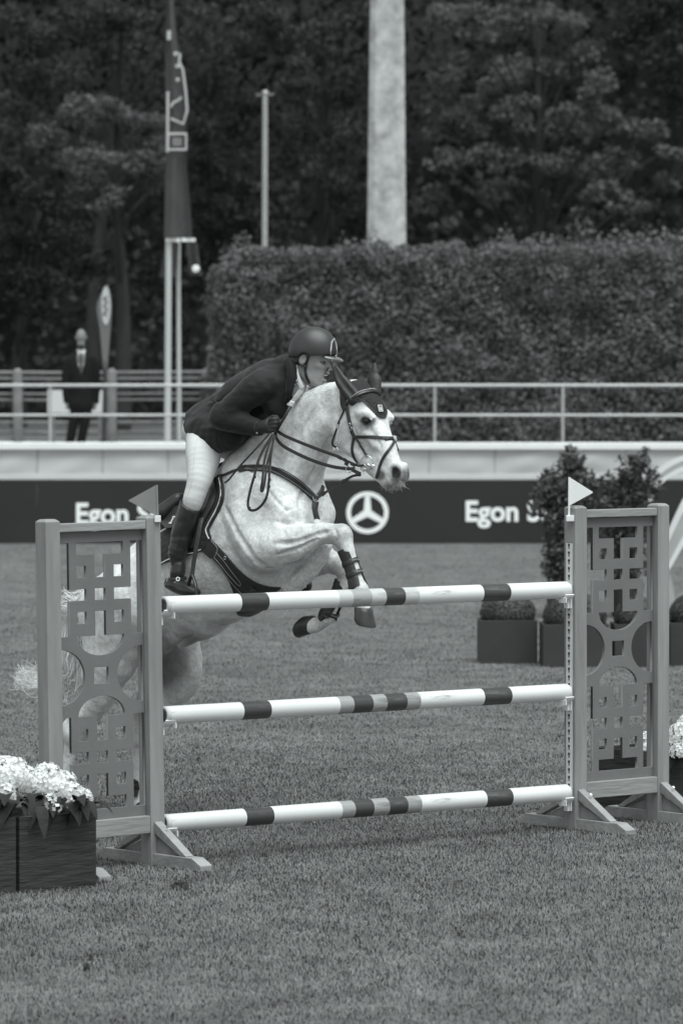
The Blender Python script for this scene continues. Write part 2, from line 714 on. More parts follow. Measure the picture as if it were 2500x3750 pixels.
def text_mesh(name, s, size, m, parent, bold=0.0, ext=0.004, loc=(0, 0, 0), rot=(math.pi / 2, 0, 0), sx=1.0, shear=0.0):
    cu = bpy.data.curves.new(name, 'FONT')
    cu.body = s
    cu.size = size
    cu.extrude = ext
    cu.offset = bold
    cu.shear = shear
    cu.resolution_u = 4
    ob = bpy.data.objects.new(name, cu)
    COL.objects.link(ob)
    bpy.context.view_layer.update()
    me = bpy.data.meshes.new_from_object(ob.evaluated_get(bpy.context.evaluated_depsgraph_get()))
    bpy.data.objects.remove(ob)
    me.transform(Matrix.Diagonal((sx, 1, 1, 1)))
    from mathutils import Euler
    me.transform(Matrix.Translation(loc) @ Euler(rot).to_matrix().to_4x4())
    me.materials.clear()
    me.materials.append(m)
    return link(name, me, parent)


def letters(px0, px1, py_base, cap_px, s):
    """each letter a part of the band; the word spans px0..px1"""
    size = cap_px / SB / 0.729
    probe = text_mesh('letter', s, size, M_LETTER, None, bold=0.016)
    xs = [v.co.x for v in probe.data.vertices]
    wdt = max(xs) - min(xs)
    bpy.data.objects.remove(probe)
    k = (px1 - px0) / SB / wdt
    o = text_mesh('lettering', s, size, M_LETTER, ab, bold=0.012, ext=0.004, loc=(wx(px0), WY - 0.036, CAMH - (py_base - 1400) / SB), sx=k)
    return o


letters(274, 640, 1917, 78, 'Egon Sen')
letters(1700, 2068, 1907, 76, 'Egon Sen')
MB().box((wx(2382), WY - 0.036, CAMH - (1848 - 1400) / SB), (0.06, 0.008, 0.33)).build('lettering', M_LETTER, ab)
# round three-pointed emblem
ec = np.array((wx(1345), WY - 0.036, CAMH - (1877 - 1400) / SB))
R0, R1 = 77 / SB, 61 / SB
mb = MB()
N = 64
for k in range(N):
    q0, q1 = 2 * math.pi * k / N, 2 * math.pi * (k + 1) / N
    c = [ec + np.array((math.cos(q), 0, math.sin(q))) * r + np.array((0, yy, 0)) for yy in (-.006, .006) for q in (q0, q1) for r in (R1, R0)]
    mb.add(c, [(0, 1, 3, 2), (4, 6, 7, 5), (1, 5, 7, 3), (0, 2, 6, 4)])
for k in range(3):
    q = math.pi / 2 + k * 2 * math.pi / 3
    dr = np.array((math.cos(q), 0, math.sin(q)))
    pr = np.array((-math.sin(q), 0, math.cos(q)))
    tipw, r_in = 0.036, R1 * 0.25
    p = [ec + dr * R1 * 1.03 + pr * tipw, ec + dr * R1 * 1.03 - pr * tipw,
         ec + np.array((math.cos(q - math.pi / 3), 0, math.sin(q - math.pi / 3))) * r_in, ec,
         ec + np.array((math.cos(q + math.pi / 3), 0, math.sin(q + math.pi / 3))) * r_in]
    vs = [a + np.array((0, yy, 0)) for yy in (-.006 - .001 * k, .006) for a in p]
    mb.add(vs, [(0, 1, 2, 3, 4), (9, 8, 7, 6, 5)] + [(i, (i + 1) % 5, 5 + (i + 1) % 5, 5 + i) for i in range(5)])
mb.build('round_emblem', M_LETTER, ab)

M_PAN = mat('wall_panel_pale', 0.60, 0.45, var=0.06, vscale=1.5, bump=0.25, bscale=1.6, spec=0.4)
M_CAP = mat('coping_white', 0.80, 0.5, var=0.04, vscale=2, spec=0.3)
M_STRIP = mat('wall_strip_pale', 0.64, 0.5, var=0.05, vscale=2)
aw = thing('arena_wall', 'pale panelled wall with white coping above the dark advertising band', 'wall', (0, WY + .15, 0))
sm = [135 + 239.5 * k for k in range(-12, 22)]
for i, (a, b) in enumerate(zip(sm[:-1], sm[1:])):
    x0, x1 = wx(a) + .012, wx(b) - .012
    mb = MB()
    NX, NZ = 8, 4
    gv = []
    rs = random.Random(i)
    ph = rs.uniform(-1, 1)
    for iz in range(NZ + 1):
        for ix in range(NX + 1):
            u, w_ = ix / NX, iz / NZ
            bulge = 0.045 * math.sin(math.pi * u) * math.sin(math.pi * w_) * (0.3 + abs(ph)) + 0.02 * math.sin(5 * (u - .7 * w_) + ph * 3) * (1 - abs(2 * u - 1))
            gv.append((x0 + (x1 - x0) * u, WY + .1 - bulge, 1.055 + (1.415 - 1.055) * w_))
    q = NX + 1
    fs = [(z * q + x, z * q + x + 1, (z + 1) * q + x + 1, (z + 1) * q + x) for z in range(NZ) for x in range(NX)]
    gv2 = [(p[0], WY + .17, p[2]) for p in gv]
    nn = len(gv)
    mb.add(gv + gv2, fs + [tuple(nn + k for k in reversed(f)) for f in fs])
    mb.build('panel', M_PAN, aw, smooth='all', fix=False)
    MB().box((wx(b), WY + .125, 1.235), (0.05, .05, .36)).build('batten', mat('batten_grey', .40, .5), aw)
MB().box((0, WY + .13, 1.005), (60, .1, .092)).build('lower_strip', M_STRIP, aw, bevel=.008)
MB().box((0, WY + .22, 0.5), (60, .1, .9)).build('backing', M_STRIP, aw)
MB().box((0, WY + .2, 1.468), (60, .42, .105)).build('coping', M_CAP, aw, bevel=.012)

# ---------------------------------------------------------------- tubular railing on the wall
M_RAIL = mat('galvanised_rail', 0.40, 0.4, var=0.1, vscale=5, metal=0.3)
RY = 64.5
SR = FPX / RY
rl = thing('tubular_railing', 'pale two-bar tubular railing running along the terrace edge', 'railing', (0, RY, TZ))
zt, zm = CAMH - (1411 - 1400) / SR, CAMH - (1520 - 1400) / SR
MB().tube([(-26, RY, zt), (26, RY, zt)], .025, 12).build('top_rail', M_RAIL, rl, smooth=True)
MB().tube([(-26, RY, zm), (26, RY, zm)], .021, 12).build('middle_rail', M_RAIL, rl, smooth=True)
for k in range(-5, 9):
    px = 184 + k * 469.0
    MB().tube([(wx(px, RY), RY, TZ - .06), (wx(px, RY), RY, zt)], .023, 12).build('post', M_RAIL, rl, smooth=True)

# ---------------------------------------------------------------- hedge
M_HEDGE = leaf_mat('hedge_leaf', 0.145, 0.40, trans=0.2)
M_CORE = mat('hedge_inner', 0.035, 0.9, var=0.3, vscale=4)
HY = 68.0
hx0, hx1, hz1, hd = wx(800, HY), 9.5, CAMH + 495 / (FPX / HY), 1.6
hd_t = thing('clipped_hedge', 'tall clipped leafy hedge standing behind the railing', 'hedge', ((hx0 + hx1) / 2, HY + hd / 2, TZ))
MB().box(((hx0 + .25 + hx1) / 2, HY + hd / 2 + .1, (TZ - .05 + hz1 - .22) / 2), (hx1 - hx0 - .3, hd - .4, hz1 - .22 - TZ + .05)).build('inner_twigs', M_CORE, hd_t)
r = np.random.default_rng(5)


def hedge_leaves():
    H = hz1 - TZ
    Ls = hx1 - hx0
    cs, ns = [], []
    n = 46000
    x = r.uniform(hx0, hx1, n)
    z = TZ + r.uniform(0, 1, n) * H
    cs.append(np.stack([x, np.full(n, HY), z], 1)); ns.append(np.tile((0, -1, .15), (n, 1)))
    n = 18000
    cs.append(np.stack([r.uniform(hx0, hx1, n), r.uniform(HY, HY + hd, n), np.full(n, hz1)], 1)); ns.append(np.tile((0, 0, 1), (n, 1)))
    n = 7000
    cs.append(np.stack([np.full(n, hx0), r.uniform(HY, HY + hd, n), TZ + r.uniform(0, 1, n) * H], 1)); ns.append(np.tile((-1, 0, 0.1), (n, 1)))
    c, nn = np.concatenate(cs), np.concatenate(ns).astype(float)
    # tapers in towards the ground at the left end and bulges in lumps
    lump = vnoise(c, 1.3, 2) * .16 + vnoise(c, 3.6, 4) * .15
    dep = -np.abs(r.normal(size=len(c))) * .09
    c = c + nn * (lump + dep)[:, None]
    # sprigs above the top
    m = (nn[:, 2] > .9)
    sp = vnoise(c * np.array((1, 1, 0)), 2.3, 9)
    c[m, 2] += np.maximum(sp[m] - .1, 0) * r.uniform(0, .6, m.sum())
    lowleft = np.clip((c[:, 0] - hx0) / 1.0, 0, 1)
    c[:, 0] -= (1 - (c[:, 2] - TZ) / H) * .32 * (1 - lowleft)
    c[:, 2] -= np.clip(1 - (c[:, 0] - hx0) / .7, 0, 1) ** 2 * np.clip((c[:, 2] - hz1 + 1.2) / 1.2, 0, 1) * .30
    # round the top-left shoulder
    return c, nn


c, nn = hedge_leaves()
v, f = leaf_quads(c, np.full(len(c), .074), .25, .62, 3, nn, 0.9)
o = np_mesh('leaves', v, f, M_HEDGE, hd_t)
o['kind'] = 'stuff'

# ---------------------------------------------------------------- trees
M_BARK = mat('bark', 0.022, 0.9, var=0.4, vscale=6, bump=.8, bscale=12, stretch=(1, 1, .25))


def tree(name, label, Y, clumps, trunk_px, leafm, leaf=.15, dens=1.0, seed=1, spread=1.0, group='trees of the wood behind the arena'):
    s = FPX / Y
    r = np.random.default_rng(seed)
    bx = wx(trunk_px, Y)
    t = thing(name, label, 'tree', (bx, Y + .6, TZ), group)
    base = np.array((bx, Y + .6, TZ - .05))
    cl = []
    for (px, py, rp) in clumps:
        p = W(px, py, Y)
        p[1] += r.uniform(-.9, .9) * spread
        cl.append((p, rp / s))
    top = np.mean([q[0] for q in cl], 0)
    zmax = max(q[0][2] for q in cl)
    mb = MB()
    tp = [base, base + np.array((r.uniform(-.1, .1), 0, (zmax - TZ) * .35)), np.array((bx * .6 + top[0] * .4, Y + .5, TZ + (zmax - TZ) * .7)), np.array((bx * .4 + top[0] * .6, Y + .4, zmax))]
    mb.tube(spline(tp, 5), list(np.linspace(.20, .04, 16)), 9)
    tpts = spline(tp, 8)
    mb.build('trunk', M_BARK, t, smooth=True)
    lb = MB()
    for (p, rr) in cl:
        j = min(len(tpts) - 1, max(3, int(len(tpts) * np.clip((p[2] - TZ) / (zmax - TZ + .01) - .28, .12, .9))))
        a = tpts[j]
        mid = (a + p) / 2 + np.array((0, 0, .25))
        lb.tube(spline([a, mid, p], 4), list(np.linspace(.04, .012, 9)), 6, caps=False)
    lb.build('limbs', M_BARK, t, smooth=True)
    cs, ns = [], []
    for (p, rr) in cl:
        nsub = 7
        for q in range(nsub):
            d = unit(r.normal(size=3)) * rr * r.uniform(.25, .95) * np.array((1, 1, .75))
            sr = rr * r.uniform(.28, .5)
            n = int(dens * 26 * (sr / leaf) ** 2 * .62) + 6
            u = r.normal(size=(n, 3))
            u /= np.linalg.norm(u, axis=1)[:, None]
            c = p + d + u * sr * (r.uniform(.35, 1.08, n) ** .6)[:, None] * np.array((1.15, 1.15, .7))
            cs.append(c); ns.append(u + np.array((0, 0, .6)))
    c, nn = np.concatenate(cs), np.concatenate(ns)
    v, f = leaf_quads(c, np.full(len(c), leaf), .2, .6, seed + 50, nn, .7)
    o = np_mesh('crown', v, f, leafm, t)
    o['kind'] = 'stuff'
    return t


LF1 = leaf_mat('tree_leaf_mid', 0.115, 0.28, trans=.3)
LF2 = leaf_mat('tree_leaf_dark', 0.055, 0.28, trans=.25)
LF3 = leaf_mat('tree_leaf_deep', 0.030, 0.28, trans=.2)
tree('broadleaf_tree', 'lighter leafy tree at left behind the flagpole', 86,
     [(300, 430, 110), (430, 400, 110), (540, 470, 100), (350, 580, 120), (480, 620, 120), (250, 560, 90), (560, 610, 90), (420, 730, 90), (300, 700, 80), (180, 480, 80), (640, 540, 70)], 440, LF1, .105, .95, 21)
tree('broadleaf_tree', 'big branching tree with the brightest foliage right of the stone pillar', 90,
     [(1620, 80, 120), (1780, 120, 120), (1930, 60, 130), (2080, 60, 110), (1680, 270, 120), (1850, 250, 120), (2000, 240, 110), (2120, 190, 90), (2180, 330, 90),
      (1600, 430, 110), (1760, 430, 120), (1900, 440, 100), (2080, 430, 110), (2230, 440, 100), (2360, 480, 90), (2460, 540, 80), (1640, 580, 90), (1800, 590, 100),
      (2000, 610, 90), (2150, 600, 100), (2270, 590, 80), (2180, 720, 90), (2290, 760, 70), (1830, 700, 80), (1570, 720, 70), (2110, 800, 70), (2450, 660, 60), (1640, 810, 60)], 1960, LF1, .105, .95, 22, 1.3)
tree('broadleaf_tree', 'dim tree between the lamp mast and the stone pillar', 98,
     [(1020, 110, 120), (1180, 160, 120), (1290, 60, 120), (1080, 300, 120), (1230, 340, 120), (1120, 470, 110), (1270, 520, 110), (1180, 640, 100), (1040, 600, 90), (1290, 700, 90), (1100, 740, 80), (1350, 250, 90)], 1190, LF2, .105, .95, 23)
tree('broadleaf_tree', 'dark spreading tree filling the upper left corner', 99,
     [(60, 80, 140), (220, 120, 140), (400, 70, 140), (560, 140, 130), (720, 90, 130), (860, 160, 130), (120, 280, 130), (300, 260, 120), (760, 300, 120), (900, 350, 110), (660, 260, 110), (60, 430, 120), (820, 480, 100), (940, 60, 110)], 330, LF2, .105, .95, 24)
tree('broadleaf_tree', 'low dark tree drooping over the left fence', 94,
     [(60, 640, 120), (180, 760, 120), (80, 880, 120), (260, 860, 110), (40, 1060, 110), (180, 1030, 110), (330, 980, 100), (460, 880, 90), (120, 1180, 90), (420, 1040, 80)], 60, LF3, .105, .95, 25)
tree('broadleaf_tree', 'dark tree showing between the two flagpoles and the hedge', 102,
     [(760, 620, 120), (880, 700, 120), (700, 780, 110), (820, 830, 100), (940, 820, 100), (720, 960, 90), (640, 880, 80), (560, 1000, 90), (660, 1100, 80), (760, 480, 90)], 790, LF3, .105, .95, 26)
tree('broadleaf_tree', 'dark tree at the far right edge above the hedge', 103,
     [(2330, 100, 130), (2460, 60, 140), (2420, 240, 130), (2520, 380, 130), (2330, 260, 100), (2420, 760, 110), (2520, 700, 120), (2300, 860, 90), (2600, 200, 140), (2640, 480, 130)], 2480, LF3, .105, .95, 27)

# the wood further back reads as one dark mass
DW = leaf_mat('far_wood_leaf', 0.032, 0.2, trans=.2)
r = np.random.default_rng(31)
n = 60000
c = np.stack([r.uniform(-22, 22, n), 114 + r.normal(size=n) * 1.0, TZ + r.uniform(0, 20, n)], 1)
c[:, 1] -= (vnoise(c * np.array((1, 0, 1)), .45, 3)) * 2.2
v, f = leaf_quads(c, np.full(n, .26), .15, .7, 5, np.tile((0, -1, .4), (n, 1)).astype(float), .8)
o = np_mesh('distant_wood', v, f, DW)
o['kind'] = 'stuff'
o['label'] = 'dark distant wood closing off the background'
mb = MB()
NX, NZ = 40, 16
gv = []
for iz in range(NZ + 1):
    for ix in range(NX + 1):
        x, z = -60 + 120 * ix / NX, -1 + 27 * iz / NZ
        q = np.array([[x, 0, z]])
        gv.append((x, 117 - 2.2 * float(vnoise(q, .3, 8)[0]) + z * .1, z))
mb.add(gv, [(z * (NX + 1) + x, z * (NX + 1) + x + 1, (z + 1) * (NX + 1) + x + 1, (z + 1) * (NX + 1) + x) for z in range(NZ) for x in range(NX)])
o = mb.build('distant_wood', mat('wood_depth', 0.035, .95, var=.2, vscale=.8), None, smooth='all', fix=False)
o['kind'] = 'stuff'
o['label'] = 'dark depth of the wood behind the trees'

# ---------------------------------------------------------------- stone pillar, lamp mast
PY_ = 76.0
M_STONE = mat('pillar_stone', 0.40, 0.85, var=0.34, vscale=5.0, bump=.9, bscale=8)
pl = MB()
s = FPX / PY_
zb, zt_ = TZ - .05, CAMH + 1900 / s
wb, wt = 158 / s / 2, 112 / s / 2
xb, xt = wx(1413, PY_), wx(1417, PY_)


def oct_ring(x, z, w):
    ch = w * .34
    return [(x - w + ch, PY_ - w, z), (x + w - ch, PY_ - w, z), (x + w, PY_ - w + ch, z), (x + w, PY_ + w - ch, z), (x + w - ch, PY_ + w, z), (x - w + ch, PY_ + w, z), (x - w, PY_ + w - ch, z), (x - w, PY_ - w + ch, z)]


vs = oct_ring(xb, zb, wb) + oct_ring(xt, zt_, wt)
pl.add(vs, [tuple(range(7, -1, -1)), tuple(range(8, 16))] + [(i, (i + 1) % 8, 8 + (i + 1) % 8, 8 + i) for i in range(8)])
tag(pl.build('stone_pillar', M_STONE, None, bevel=.02), 'tall pale rough stone pillar rising behind the hedge', 'pillar')

LY = 82.0
s = FPX / LY
lm = thing('lamp_mast', 'thin pale mast with a short crossbar behind the hedge', 'mast', (wx(970, LY), LY, TZ))
zt_ = CAMH + 1055 / s
MB().tube([(wx(967, LY), LY, TZ - .05), (wx(971, LY), LY, zt_)], [.062, .05], 12).build('pole', M_RAIL, lm, smooth=True)
MB().tube([(wx(938, LY), LY, zt_ - .03), (wx(1004, LY), LY, zt_ - .02)], .025, 8).build('crossbar', mat('mast_dark', .12, .5), lm, smooth=True)
MB().lathe([(0, .05), (.05, .04), (.07, 0), (.05, -.04), (0, -.05)], (wx(971, LY), LY, zt_ + .02), n=12).build('lamp_head', M_RAIL, lm, smooth=True)

# ---------------------------------------------------------------- flagpoles, flags
FY = 66.2
s = FPX / FY
M_POLE = mat('flagpole_white', 0.48, 0.4, metal=.1, spec=.5)
M_FLAG = mat('flag_cloth_dark', 0.055, 0.8, var=.15, vscale=3)
M_FLAGD = mat('flag_cloth_black', 0.04, 0.8, var=.15, vscale=3)
M_FPR = mat('flag_print_white', 0.45, 0.7)


def fz(py):
    return CAMH - (py - 1400) / s


fp = thing('flagpole', 'tall pale flagpole with a dark hanging flag at left', 'flagpole', (wx(614, FY), FY, TZ))
MB().tube([(wx(613, FY), FY, TZ - .05), (wx(618, FY), FY, fz(900)), (wx(627, FY), FY, fz(-260))], [.052, .048, .036], 14).build('pole', M_POLE, fp, smooth=True)
MB().box((wx(634, FY), FY - .07, fz(879)), (50 / s, .03, .055)).build('clip', M_LETTER, fp, bevel=.004)


def cloth(name, rows, folds, m, parent, y0, th=.012, nx=14, amp=.05, ph=0.0):
    """hanging cloth; rows: (py, px_left, px_right)"""
    P = [np.array(q, float) for q in rows]
    ys = spline(P, 6)
    mb = MB()
    gv = []
    for j, (py, xl, xr) in enumerate(ys):
        for i in range(nx + 1):
            u = i / nx
            gv.append((wx(xl + (xr - xl) * u, FY), y0 + amp * math.sin(u * folds * math.pi * 2 + ph + j * .05) - .02, fz(py)))
    q = nx + 1
    fs = [(j * q + i, j * q + i + 1, (j + 1) * q + i + 1, (j + 1) * q + i) for j in range(len(ys) - 1) for i in range(nx)]
    n = len(gv)
    gb = [(a, b + th, c_) for a, b, c_ in gv]
    mb.add(gv + gb, fs + [tuple(n + k for k in reversed(f_)) for f_ in fs])
    return mb.build(name, m, parent, smooth='all', fix=False)


cloth('flag', [(-60, 610, 634), (100, 607, 646), (200, 607, 662), (300, 608, 676), (420, 608, 688), (520, 610, 686), (620, 608, 687), (740, 605, 697), (872, 602, 706)], 1.3, M_FLAG, fp, FY - .08)
pr = MB()


def stroke(pts, w_=.03, y=FY - .19):
    P = [np.array((wx(a, FY), y, fz(b))) for a, b in pts]
    pr.tube(P, w_ * .62, 6, flat=.3, up=(0, 1, 0))


stroke([(618, 340), (617, 470), (616, 560)], .035)
stroke([(662, 200), (660, 235), (672, 258), (683, 340), (688, 410), (674, 458), (628, 438)], .034)
stroke([(628, 396), (638, 380), (655, 372), (668, 360)], .034)
stroke([(618, 494), (684, 494), (684, 551), (618, 551), (618, 494)], .04)
stroke([(640, 205), (655, 200)], .05)
stroke([(646, 248), (664, 246)], .05)
stroke([(648, 298), (660, 296)], .05)
stroke([(622, 118), (622, 152)], .055)
for yy in (513, 523, 533):
    stroke([(634, yy), (668, yy)], .014)
pr.build('flag_print', M_FPR, fp)

fp2 = thing('flagpole', 'thinner flagpole with a short folded dark flag, beside the taller pole', 'flagpole', (wx(656, FY), FY + .9, TZ))
MB().tube([(wx(656, FY + .9), FY + .9, TZ - .05), (wx(654, FY + .9), FY + .9, fz(850))], [.036, .032], 12).build('pole', M_POLE, fp2, smooth=True)
cloth('flag', [(884, 600, 650), (950, 588, 645), (1012, 576, 640)], .7, M_FLAGD, fp2, FY + .75)
cloth('flag', [(884, 676, 716), (940, 682, 724), (1005, 690, 736)], .8, M_FLAG, fp2, FY + .72)
MB().box((wx(691, FY), FY - .05, fz(879)), (50 / s, .03, .055)).build('clip', M_LETTER, fp2, bevel=.004)
MB().lathe([(0, .02), (.05, .015), (.06, 0), (.05, -.015), (0, -.02)], (wx(712, FY), FY + .62, fz(980)), ax=[(1, 0, 0), (0, 0, 1), (0, -1, 0)], n=14).build('flag_print', M_LETTER, fp2, smooth=True)

# feather banner beside the man
ft = thing('feather_banner', 'narrow dark feather banner with pale oval beside the standing man', 'banner', (wx(388, FY), FY - .5, TZ))
bz = lambda a, b: (wx(a, FY), fz(b))
out = spline([np.array(q, float) for q in [(401, 1043), (412, 1085), (416, 1130), (412, 1200), (404, 1300), (398, 1352), (388, 1352), (380, 1290), (372, 1200), (362, 1130), (372, 1090), (392, 1052), (401, 1043)]], 5)[:-1]
MB().prism([bz(*q) for q in out], (0, FY - .5, 0), (1, 0, 0), (0, 0, 1), (0, 1, 0), .015).build('banner_cloth', mat('banner_grey', .13, .8), ft)
MB().tube([(wx(386, FY), FY - .48, TZ - .05), (wx(392, FY), FY - .48, fz(1340)), (wx(402, FY), FY - .48, fz(1042))], [.036, .03, .012], 10).build('pole', mat('banner_pole', .03, .4), ft, smooth=True)
ov = [(wx(395, FY) + .072 * math.cos(q), fz(1121) + .30 * math.sin(q)) for q in np.linspace(0, 2 * math.pi, 33)[:-1]]
MB().prism(ov, (0, FY - .515, 0), (1, 0, 0), (0, 0, 1), (0, 1, 0), .012).build('oval_print', M_FPR, ft)
mk = MB()
for yy, dx, an in ((1092, 0, .4), (1104, 2, -.5), (1117, -1, .3), (1130, 1, -.4), (1143, 0, .5), (1154, -2, -.3)):
    mk.box((wx(394 + dx, FY), FY - .526, fz(yy)), (.075, .006, .018), ax=[(math.cos(an), 0, math.sin(an)), (0, 1, 0), (-math.sin(an), 0, math.cos(an))])
mk.build('print_marks', M_FLAGD, ft)

# ---------------------------------------------------------------- fence and board on the terrace at left
KY = 71.0
s = FPX / KY
M_TIMB = mat('weathered_timber', 0.16, 0.85, var=.25, vscale=6, bump=.5, bscale=20)
tf = thing('post_and_rail_fence', 'weathered post and rail fence on the terrace behind the man', 'fence', (wx(240, KY), KY, TZ))
for px in (-280, 65, 410, 755):
    x = wx(px, KY)
    zz = CAMH - (1352 - 1400) / s
    MB().lathe([(.082, TZ - .05), (.08, zz - .06), (.066, zz - .015), (.035, zz + .012), (0, zz + .02)], (x, KY, 0), n=14).build('post', M_TIMB, tf, smooth=True)
for py, rr in ((1362, .03), (1384, .028), (1440, .022), (1462, .022), (1545, .03), (1580, .028), (1606, .03)):
    z = CAMH - (py - 1400) / s
    MB().tube([(wx(-340, KY), KY + .1, z), (wx(240, KY), KY + .1, z - .015), (wx(815, KY), KY + .1, z)], rr, 8).build('rail', M_TIMB, tf, smooth=True)
wb_ = thing('white_board', 'plain white board standing behind the man on the terrace', 'board', (wx(285, 69), 69, TZ))
s9 = FPX / 69
MB().box((wx(282, 69), 69, CAMH - (1470 - 1400) / s9), (215 / s9, .04, 84 / s9)).build('panel', mat('white_board', .55, .5), wb_, bevel=.004)
for px in (196, 366):
    MB().box((wx(px, 69), 69.05, (TZ - .03 + CAMH - (1470 - 1400) / s9) / 2), (.05, .05, CAMH - (1470 - 1400) / s9 - TZ + .06)).build('leg', M_TIMB, wb_)

# ================================================================ THE JUMP
M_WOOD = mat('jump_grey_paint', 0.235, 0.55, var=0.22, vscale=6.0, bump=.4, bscale=26, stretch=(2.2, 2.2, .22), spec=.4, detail=9)
M_WOOD_X = mat('jump_grey_paint_rail', 0.25, 0.55, var=0.20, vscale=6.0, bump=.4, bscale=26, stretch=(.3, 2.0, 2.0), spec=.4, detail=9)
M_PANEL = mat('jump_panel_paint', 0.145, 0.5, var=0.10, vscale=4.0, bump=.1, bscale=60, spec=.4)
M_KNOT = mat('wood_knot', 0.06, 0.6)
M_STEEL = mat('zinc_strip', 0.62, 0.5, var=.1, vscale=10, metal=.1)
M_HOLE = mat('keyhole_dark', 0.02, 0.8)
M_PLAST = mat('white_plastic', 0.70, 0.4, var=.06, vscale=20)
A0 = G(561, 3170); A0[2] = 0
B0 = G(2107, 3040); B0[2] = 0
dv = unit(B0 - A0)


def lattice_mesh(w, h, th):
    """fret-cut panel, w x h, centred, in x-z; made from a filled 2-D curve with holes"""
    cu = bpy.data.curves.new('lattice', 'CURVE')
    cu.dimensions = '2D'
    cu.fill_mode = 'BOTH'
    cu.extrude = th / 2
    cu.bevel_depth = 0.001
    cu.bevel_resolution = 1

    def poly(pts):
        sp = cu.splines.new('POLY')
        sp.points.add(len(pts) - 1)
        for p, q in zip(sp.points, pts):
            p.co = (q[0], q[1], 0, 1)
        sp.use_cyclic_u = True
    poly([(-w / 2, -h / 2), (w / 2, -h / 2), (w / 2, h / 2), (-w / 2, h / 2)])
    U = lambda u: (u - .5) * w
    for sg in (1, -1):
        # V: fraction of half height measured from the panel's middle (0) to its edge (1)
        V = lambda y: sg * (1532 - y) / (1532 - 585) * h / 2
        u0, u1 = .002, .140
        for mir in (0, 1):
            M = (lambda u: U(1 - u)) if mir else U
            poly([(M(u0), V(652)), (M(u1), V(652)), (M(u1), V(957)), (M(.338), V(957)), (M(.338), V(1036)), (M(u1), V(1036)), (M(u1), V(1268)), (M(u0), V(1268))])
            poly([(M(.226), V(805)), (M(.338), V(805)), (M(.338), V(886)), (M(.226), V(886))])
            poly([(M(.226), V(1106)), (M(.338), V(1106)), (M(.338), V(1187)), (M(.226), V(1187))])
        poly([(U(.224), V(652)), (U(.776), V(652)), (U(.776), V(736)), (U(.563), V(736)), (U(.563), V(886)), (U(.437), V(886)), (U(.437), V(736)), (U(.224), V(736))])
        poly([(U(.437), V(956)), (U(.563), V(956)), (U(.563), V(1036)), (U(.437), V(1036))])
        arc = [(U(.5 + .276 * math.cos(q)), V(1266 + 134 * math.sin(q))) for q in np.linspace(0, math.pi, 22)]
        poly([(U(.563), V(1266)), (U(.563), V(1105)), (U(.437), V(1105)), (U(.437), V(1266))][::-1] + arc)
    for mir in (0, 1):
        M = (lambda u: U(1 - u)) if mir else U
        Vc = lambda y: (1532 - y) / (1532 - 585) * h / 2
        arc = [(M(.012 + .30 * math.cos(q)), Vc(1532 + 186 * math.sin(q))) for q in np.linspace(-math.pi / 2, math.pi / 2, 28)]
        poly(arc)
    poly([(U(.415), 56 / 947 * h / 2), (U(.585), 56 / 947 * h / 2), (U(.585), -56 / 947 * h / 2), (U(.415), -56 / 947 * h / 2)])
    ob = bpy.data.objects.new('lattice', cu)
    COL.objects.link(ob)
    bpy.context.view_layer.update()
    me = bpy.data.meshes.new_from_object(ob.evaluated_get(bpy.context.evaluated_depsgraph_get()))
    bpy.data.objects.remove(ob)
    me.transform(Matrix.Rotation(math.pi / 2, 4, 'X'))
    me.materials.clear()
    me.materials.append(M_PANEL)
    return me


PW, PHT, PZ = 0.088, 1.763, 0.975
POLE_Z = (1.3075, 0.753, 0.207)


